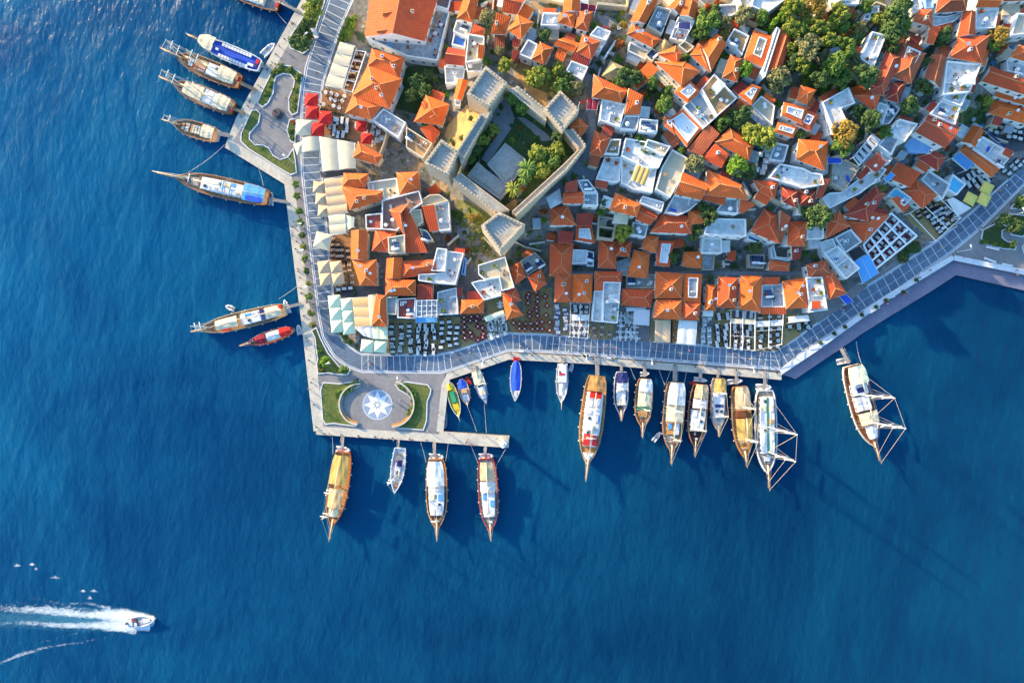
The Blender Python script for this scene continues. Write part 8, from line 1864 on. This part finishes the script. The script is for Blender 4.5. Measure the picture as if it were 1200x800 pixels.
# ---------------------------------------------------------------- people on the quays
def body_mesh(pose, shirt, pants, hair):
    """One continuous skinned figure, 1.7 m tall, facing +y."""
    J = {'hip': (0, 0, .92), 'waist': (0, 0, 1.08), 'chest': (0, .01, 1.30), 'neck': (0, .0, 1.47), 'head': (0, .03, 1.58), 'crown': (0, .02, 1.70)}
    for sd, sg in (('l', -1), ('r', 1)):
        st = {'walk': .22 * sg, 'stand': .02 * sg}[pose]
        J['hj' + sd] = (.09 * sg, 0, .88); J['kn' + sd] = (.10 * sg, st * .6 + .03, .48); J['an' + sd] = (.10 * sg, st - .03, .09); J['to' + sd] = (.11 * sg, st + .15, .04)
        J['sh' + sd] = (.19 * sg, 0, 1.40); J['el' + sd] = (.25 * sg, -st * .5 - .02, 1.12); J['wr' + sd] = (.26 * sg, -st * .9 + .08, .88); J['ha' + sd] = (.26 * sg, -st * .9 + .11, .78)
    E = [('hip', 'waist'), ('waist', 'chest'), ('chest', 'neck'), ('neck', 'head'), ('head', 'crown')]
    for sd in 'lr': E += [('hip', 'hj' + sd), ('hj' + sd, 'kn' + sd), ('kn' + sd, 'an' + sd), ('an' + sd, 'to' + sd), ('chest', 'sh' + sd), ('sh' + sd, 'el' + sd), ('el' + sd, 'wr' + sd), ('wr' + sd, 'ha' + sd)]
    Rr = {'hip': (.15, .11), 'waist': (.135, .10), 'chest': (.155, .115), 'neck': (.06, .06), 'head': (.095, .10), 'crown': (.06, .07)}
    for sd in 'lr': Rr.update({'hj' + sd: (.085, .085), 'kn' + sd: (.06, .06), 'an' + sd: (.042, .042), 'to' + sd: (.035, .03), 'sh' + sd: (.06, .06), 'el' + sd: (.045, .045), 'wr' + sd: (.033, .033), 'ha' + sd: (.035, .025)})
    names = list(J); me = bpy.data.meshes.new('person'); me.from_pydata([J[n] for n in names], [(names.index(a), names.index(b)) for a, b in E], [])
    o = bpy.data.objects.new('tmp', me); sc.collection.objects.link(o)
    md = o.modifiers.new('s', 'SKIN'); md.use_smooth_shade = True
    for i, n in enumerate(names): me.skin_vertices[0].data[i].radius = Rr[n]
    me.skin_vertices[0].data[0].use_root = True
    o.modifiers.new('d', 'SUBSURF').levels = 1
    dg = bpy.context.evaluated_depsgraph_get(); ev = o.evaluated_get(dg); nm = bpy.data.meshes.new_from_object(ev); bpy.data.objects.remove(o)
    nm.name = 'person'; nm.materials.clear()
    for m in ('skin', shirt, pants, hair, 'cloth_black'): nm.materials.append(MATS[m])
    for p in nm.polygons:
        x, y, z = p.center
        if z > 1.50: k = 3 if (z > 1.62 or y < .0) else 0
        elif z > 1.44 and abs(x) < .09: k = 0
        elif abs(x) > .205 and z < 1.22: k = 0
        elif z > .95: k = 1
        elif z > .10 and not (abs(x) > .205): k = 2
        elif z <= .10: k = 4
        else: k = 0
        p.material_index = k
    return nm
LOOK = [('cloth_white', 'denim', 'hair_dark'), ('cloth_black', 'cloth_black', 'hair_dark'), ('cloth_red', 'denim', 'hair_dark'), ('cloth_blue', 'khaki', 'hair_dark'), ('cloth_teal', 'cloth_white', 'hair_dark'), ('cloth_pink', 'denim', 'hair_dark'), ('cloth_yellow', 'cloth_grey', 'hair_dark'), ('cloth_grey', 'cloth_black', 'hair_dark')]
BODIES = [[body_mesh(ps, *lk) for ps in ('walk', 'stand')] for lk in LOOK]
cw = lambda s: s.replace('cloth_', '')
pr = random.Random(21)
def people(where, c, pts):
    for x, y in pts:
        k = pr.randrange(len(LOOK)); ps = pr.randrange(2); p = G(c, (x, y))
        o = tag(bpy.data.objects.new('person', BODIES[k][ps]), f'person in {cw(LOOK[k][0])} top and {cw(LOOK[k][1])} trousers {"walking" if ps == 0 else "standing"} {where}', 'person', 'people on the quays'); sc.collection.objects.link(o)
        o.location = (p[0], p[1], p[2] + .02); o.rotation_euler = (0, 0, pr.uniform(0, 6.28))
people('on the top quay', 'S1', [(935, 175), (920, 188), (825, 440), (803, 432), (680, 632), (652, 700), (890, 660), (722, 742), (795, 450), (850, 320), (720, 590), (640, 720), (940, 640), (880, 745)])
people('along the west quay', 'S3', [(770, 210), (800, 322), (802, 430), (820, 560), (860, 640), (868, 650), (905, 662), (830, 372), (795, 250), (785, 140), (778, 120), (860, 655), (900, 690), (830, 590), (910, 710), (815, 490), (950, 690)])
people('beside the star plaza', 'S4', [(500, 425), (520, 458), (528, 466), (525, 300), (540, 330), (547, 322), (700, 352), (800, 290), (130, 490), (155, 420), (120, 170), (118, 220), (740, 560), (500, 320), (690, 560)])
people('on the plaza quay', 'S5', [(155, 76), (166, 86), (378, 92), (455, 100), (570, 105), (300, 92), (420, 96), (480, 106), (100, 60), (650, 60)])
people('on the stone pier', 'S6', [(268, 668), (300, 682), (275, 650), (400, 632), (470, 645), (262, 676), (150, 615), (75, 505), (80, 470), (308, 690)])
people('on the southern promenade', 'S7', [(205, 75), (222, 78), (356, 88), (372, 90), (770, 108), (784, 108), (640, 112), (600, 100), (480, 98), (860, 122), (160, 40), (330, 30), (500, 60), (690, 80)])
people('on the right promenade', 'E4', [(772, 360), (566, 382), (768, 402), (640, 180), (350, 662), (282, 562), (1030, 180), (560, 470), (930, 300), (905, 330), (400, 480), (520, 420)])
people('at the right quay bend', 'F3', [(620, 385), (632, 392), (270, 668), (500, 582), (680, 628), (850, 700), (850, 668), (200, 716), (610, 400), (340, 510), (430, 560), (560, 590)])
people('on the banded western promenade', 'A4', [(270, 400), (285, 240), (262, 235), (320, 430), (360, 545), (255, 70), (410, 610)]); people('under the top umbrellas', 'A1', [(270, 330), (440, 300), (420, 440), (300, 620), (520, 130)])
rp = [pr.uniform(0, 1) for _ in range(140)]
people('on banded road', 'P', [(530 + 380 * rp[i], (424 if 600 < 530 + 380 * rp[i] else 428) - 22 * rp[i + 1] + (-8 if 560 < 530 + 380 * rp[i] < 700 else 0)) for i in range(0, 34, 1)])
people('on diagonal road', 'P', [(930 + 250 * rp[i], 405 - 0.78 * 250 * rp[i] + 14 * rp[i + 1] - 5) for i in range(40, 62)])
people('among red chairs', 'B4', [(960 + 200 * rp[i], 300 + 320 * rp[i + 1]) for i in range(70, 80)]); people('among western tables', 'S4', [(665 + 300 * rp[i], 60 + 180 * rp[i + 1]) for i in range(82, 96)])
people('among eastern tables', 'D4', [(400 + 560 * rp[i], 500 + 240 * rp[i + 1]) for i in range(98, 112)]); people('on brown decks', 'A2', [(380 + 180 * rp[i], 60 + 360 * rp[i + 1]) for i in range(114, 122)])
# ---------------------------------------------------------------- quay furniture
def lamp(c, p, d=0.0, where=''):
    x, y, z = G(c, p); t = thing('street_lamp', (x, y, z), 'white street lamp with a curved arm ' + where, 'street lamp', 'street lamps', rz=d, local=True)
    m = MB(); m.tube((0, 0, 0), (0, 0, 5.2), .09, .06, 7); m.tube((0, 0, 5.2), (.7, 0, 5.7), .05, .04, 6); m.tube((0, 0, 0), (0, 0, .35), .18, .14, 8); m.build('pole', ['white_paint'], t)
    m = MB(); m.box((1.05, 0, 5.72), (.8, .34, .14)); m.box((1.05, 0, 5.645), (.6, .24, .02), 0, 1); m.build('lamp_head', ['white_paint', 'fabric_white'], t)
for c, p, d, w in (('S1', (1045, 300), .5, 'in the top quay bed'), ('S1', (1060, 130), .5, 'in the top quay bed'), ('S2', (940, 405), 2.6, 'in the curved lawn corner'), ('S4', (270, 318), .3, 'in the plaza corner bed'), ('S4', (742, 432), 1.6, 'above the right plaza lawn'), ('S3', (870, 560), 0, 'among the west quay trees'), ('S3', (830, 150), 0, 'among the west quay trees'), ('S3', (845, 320), 0, 'among the west quay trees'), ('F3', (470, 545), 2, 'at the right quay bend'), ('F3', (810, 305), 2, 'in the right quay garden'), ('S6', (380, 130), -1.6, 'on the southern promenade edge'), ('S7', (210, 72), -1.6, 'on the southern promenade edge'), ('S7', (560, 96), -1.6, 'on the southern promenade edge'), ('S8', (320, 128), -1.6, 'on the southern promenade edge')): lamp(c, p, d, w)
def bench(c, p, q, where):
    a, b = G(c, p), G(c, q); L = math.hypot(b[0] - a[0], b[1] - a[1]); rz = math.atan2(b[1] - a[1], b[0] - a[0])
    t = thing('bench', a, 'long white stone bench ' + where, 'bench', 'white benches', rz=rz, local=True)
    m = MB(); m.box((L / 2, 0, .43), (L, .62, .12)); m.build('seat', ['marble_band'], t)
    for s in (.12, .5, .88): m = MB(); m.box((L * s, 0, .185), (.3, .5, .37)); m.build('leg', ['white_paint'], t)
for p, q in (((130, 775), (205, 765)), ((250, 695), (310, 665)), ((350, 655), (420, 600)), ((465, 555), (535, 540)), ((570, 475), (650, 470)), ((650, 462), (712, 428)), ((780, 352), (840, 335)), ((930, 262), (1000, 215))): bench('E4', p, q, 'on the right quay edge')
for p, q in (((215, 690), (275, 680)), ((640, 585), (720, 615)), ((760, 625), (830, 640)), ((655, 510), (740, 530))): bench('F3', p, q, 'at the right quay bend')
for p, q in (((610, 65), (650, 66)), ((1040, 92), (1085, 97))): bench('S6', p, q, 'on the southern promenade edge')
for p, q in (((200, 78), (242, 78)), ((335, 88), (362, 92)), ((755, 108), (790, 110))): bench('S7', p, q, 'on the southern promenade edge')
for p in ((215, 722), (330, 645), (420, 590), (560, 490), (680, 425), (760, 370), (905, 300), (1015, 200)):
    x, y, z = G('E4', p); m = MB(); m.tube((0, 0, 0), (0, 0, .7), .42, .55, 10, 0); m.tube((0, 0, .55), (0, 0, .66), .48, n=10, mi=1); t = solo(m, 'planter', ['dark_metal', 'earth'], 'dark planter with a low bush on the right quay edge', 'planter', (x, y, z), 'planters', local=True)
    b = bpy.data.objects.new('foliage', crown('bush', 'leaf_dark', 1)); sc.collection.objects.link(b); b.parent = t; b.location = (0, 0, .75); b.scale = (.75, .75, .8)
# curved seats round the star
def arc_seat(label, cx_, cy_, r, a0, a1, parts):
    z = QZ; C = wz(*uv('S4', (cx_, cy_)), z); rad = r / CR['S4'][2] * S; t = thing('curved_bench', (*C, z), label, 'bench', 'curved seats', local=True); N = 26
    for nm, mm, r0, r1, z0, z1, f0, f1 in parts:
        m = MB()
        for i in range(N):
            b0, b1 = R(a0 + (a1 - a0) * (f0 + (f1 - f0) * i / N)), R(a0 + (a1 - a0) * (f0 + (f1 - f0) * (i + 1) / N)); q = []
            for rr, bb in ((rad + r0, b0), (rad + r1, b0), (rad + r1, b1), (rad + r0, b1)): q.append((rr * math.cos(bb), rr * math.sin(bb)))
            m.prism(ccw(q), z0, z1)
        m.build(nm, [mm], t)
arc_seat('long curved bench on the left of the star, back wall pale, end in orange timber', 470, 590, 128, 88, 262, (('back_wall', 'quay_stone', .15, .55, 0, .95, 0, 1), ('seat', 'teak_grey', -.5, .13, .32, .46, 0, .66), ('timber_seat', 'teak_gold', -.5, .13, .32, .46, .67, 1), ('seat_base', 'castle_floor', -.3, .12, 0, .31, 0, 1)))
arc_seat('long curved bench on the right of the star, mostly orange timber', 680, 590, 142, -88, 78, (('back_wall', 'quay_stone', .15, .55, 0, .95, 0, 1), ('seat', 'teak_grey', -.5, .13, .32, .46, .57, 1), ('timber_seat', 'teak_gold', -.5, .13, .32, .46, 0, .56), ('seat_base', 'castle_floor', -.3, .12, 0, .31, 0, 1)))
# beacon on the pier head
x, y, z = G('S6', (513, 672)); t = thing('beacon', (x, y, z), 'round white harbour beacon on the tip of the stone pier', 'beacon', local=True)
m = MB(); m.tube((0, 0, 0), (0, 0, .5), 1.6, 1.55, 20); m.build('plinth', ['quay_stone'], t)
m = MB(); m.tube((0, 0, .5), (0, 0, 4.0), .8, .6, 16); m.tube((0, 0, 4.0), (0, 0, 4.2), 1.05, n=16); m.build('tower', ['white_wall'], t)
m = MB(); m.tube((0, 0, 4.2), (0, 0, 5.0), .42, n=12); m.build('lantern', ['window_glass'], t)
m = MB(); m.tube((0, 0, 5.0), (0, 0, 5.5), .62, .08, 12); m.build('cap', ['white_paint'], t)
m = MB()
for k in range(10): a = k * .628; m.tube((math.cos(a), math.sin(a), 4.2), (math.cos(a), math.sin(a), 4.75), .03, n=4)
for k in range(10): a, b = k * .628, (k + 1) * .628; m.tube((math.cos(a), math.sin(a), 4.75), (math.cos(b), math.sin(b), 4.75), .03, n=4)
m.build('railing', ['white_paint'], t)
# monument on the curving quay garden
x, y, z = G('S1', (832, 765)); t = thing('monument', (x, y, z), 'dark round plinth with a standing bronze figure and red wreath in the quay garden', 'monument', local=True)
m = MB(); m.tube((0, 0, 0), (0, 0, .3), 1.6, n=20); m.tube((0, 0, .3), (0, 0, 1.0), 1.1, .9, 16); m.build('plinth', ['terrace_dark'], t)
m = MB(); m.box((-.9, .3, .45), (.7, .5, .3), .5); m.build('wreath', ['fabric_red'], t)
f = BODIES[1][1].copy(); f.materials.clear()
mat('bronze', (0.10, 0.065, 0.035), (0.07, 0.05, 0.03), 2, 0.45, metal=0.7); f.materials.append(MATS['bronze'])
for p in f.polygons: p.material_index = 0
o = bpy.data.objects.new('statue', f); sc.collection.objects.link(o); o.parent = t; o.location = (0, 0, .98); o.scale = (1.3, 1.3, 1.3)
# small white electric cart on the promenade
x, y, z = G('S1', (1088, 235)); t = thing('electric_cart', (x, y, z), 'small white electric cart parked beside the top quay bed', 'cart', rz=R(-70), local=True)
m = MB(); m.box((0, 0, .55), (2.6, 1.3, .5)); m.box((1.1, 0, .8), (.5, 1.2, .3)); m.build('body', ['white_paint'], t)
m = MB(); m.box((-.1, 0, 1.95), (2.0, 1.3, .1)); m.build('roof', ['white_paint'], t)
for sx in (-1, .8):
    for sy in (-.58, .58): m = MB(); m.tube((sx, sy, .8), (sx * .95, sy, 1.95), .04, n=5); m.build('roof_post', ['metal_grey'], t)
for sx in (-.85, .85):
    for sy in (-.62, .62): m = MB(); m.tube((sx, sy - .09, .3), (sx, sy + .09, .3), .3, n=12); m.build('wheel', ['dark_metal'], t)
m = MB(); m.box((-.2, 0, .9), (.6, 1.1, .2)); m.box((-.5, 0, 1.2), (.12, 1.1, .5)); m.build('seat', ['fabric_black'], t)
# bollards along the water
def bollards(where, line, n, sh=0.0):
    for p in densify([w0(*q) for q in line], n):
        m = MB(); m.tube((0, 0, 0), (0, 0, .42), .15, .12, 8); m.tube((0, 0, .42), (0, 0, .55), .22, .2, 8); solo(m, 'bollard', ['dark_metal'], 'black mooring bollard ' + where, 'bollard', (p.x, p.y, QZ + .014), 'mooring bollards', local=True)
bollards('on the top quay edge', [(354, 10), (283, 137)], 7); bollards('on the west quay edge', [(340, 240), (357, 375), (371, 500)], 10); bollards('on the plaza quay edge', [(380, 507.5), (500, 515.3)], 6); bollards('on the southern quay edge', [(530, 435), (596, 414.4), (700, 420.5), (910, 437)], 16)
# roof furniture and the terrace sunbeds
lm = MB(); lm.box((0, 0, .28), (1.9, .62, .08), 0, 0); lm.box((.72, 0, .42), (.6, .6, .08), 0, 0)
for x in (-.8, .6):
    for y in (-.25, .25): lm.box((x, y, .12), (.06, .06, .24), 0, 1)
LOUNGE = lm.mesh('sun_lounger', ['fabric_white', 'metal_grey']); lr = random.Random(4)
def loungers(where, c, quad, nx, ny, h):
    z0 = G(c, quad[0])[2]
    Q = [(*wz(*uv(c, p), z0 + h), z0 + h) for p in quad]; a = math.atan2(Q[1][1] - Q[0][1], Q[1][0] - Q[0][0])
    for j in range(ny):
        for i in range(nx):
            p = bil(Q, (i + .5) / nx, (j + .5) / ny); o = tag(bpy.data.objects.new('sun_lounger', LOUNGE), 'white sun lounger ' + where, 'lounger', 'sun loungers on roofs'); sc.collection.objects.link(o); o.location = p; o.rotation_euler = (0, 0, a + R(90) + lr.uniform(-.1, .1))
# everything the same gets its own place in its label
tell_apart()
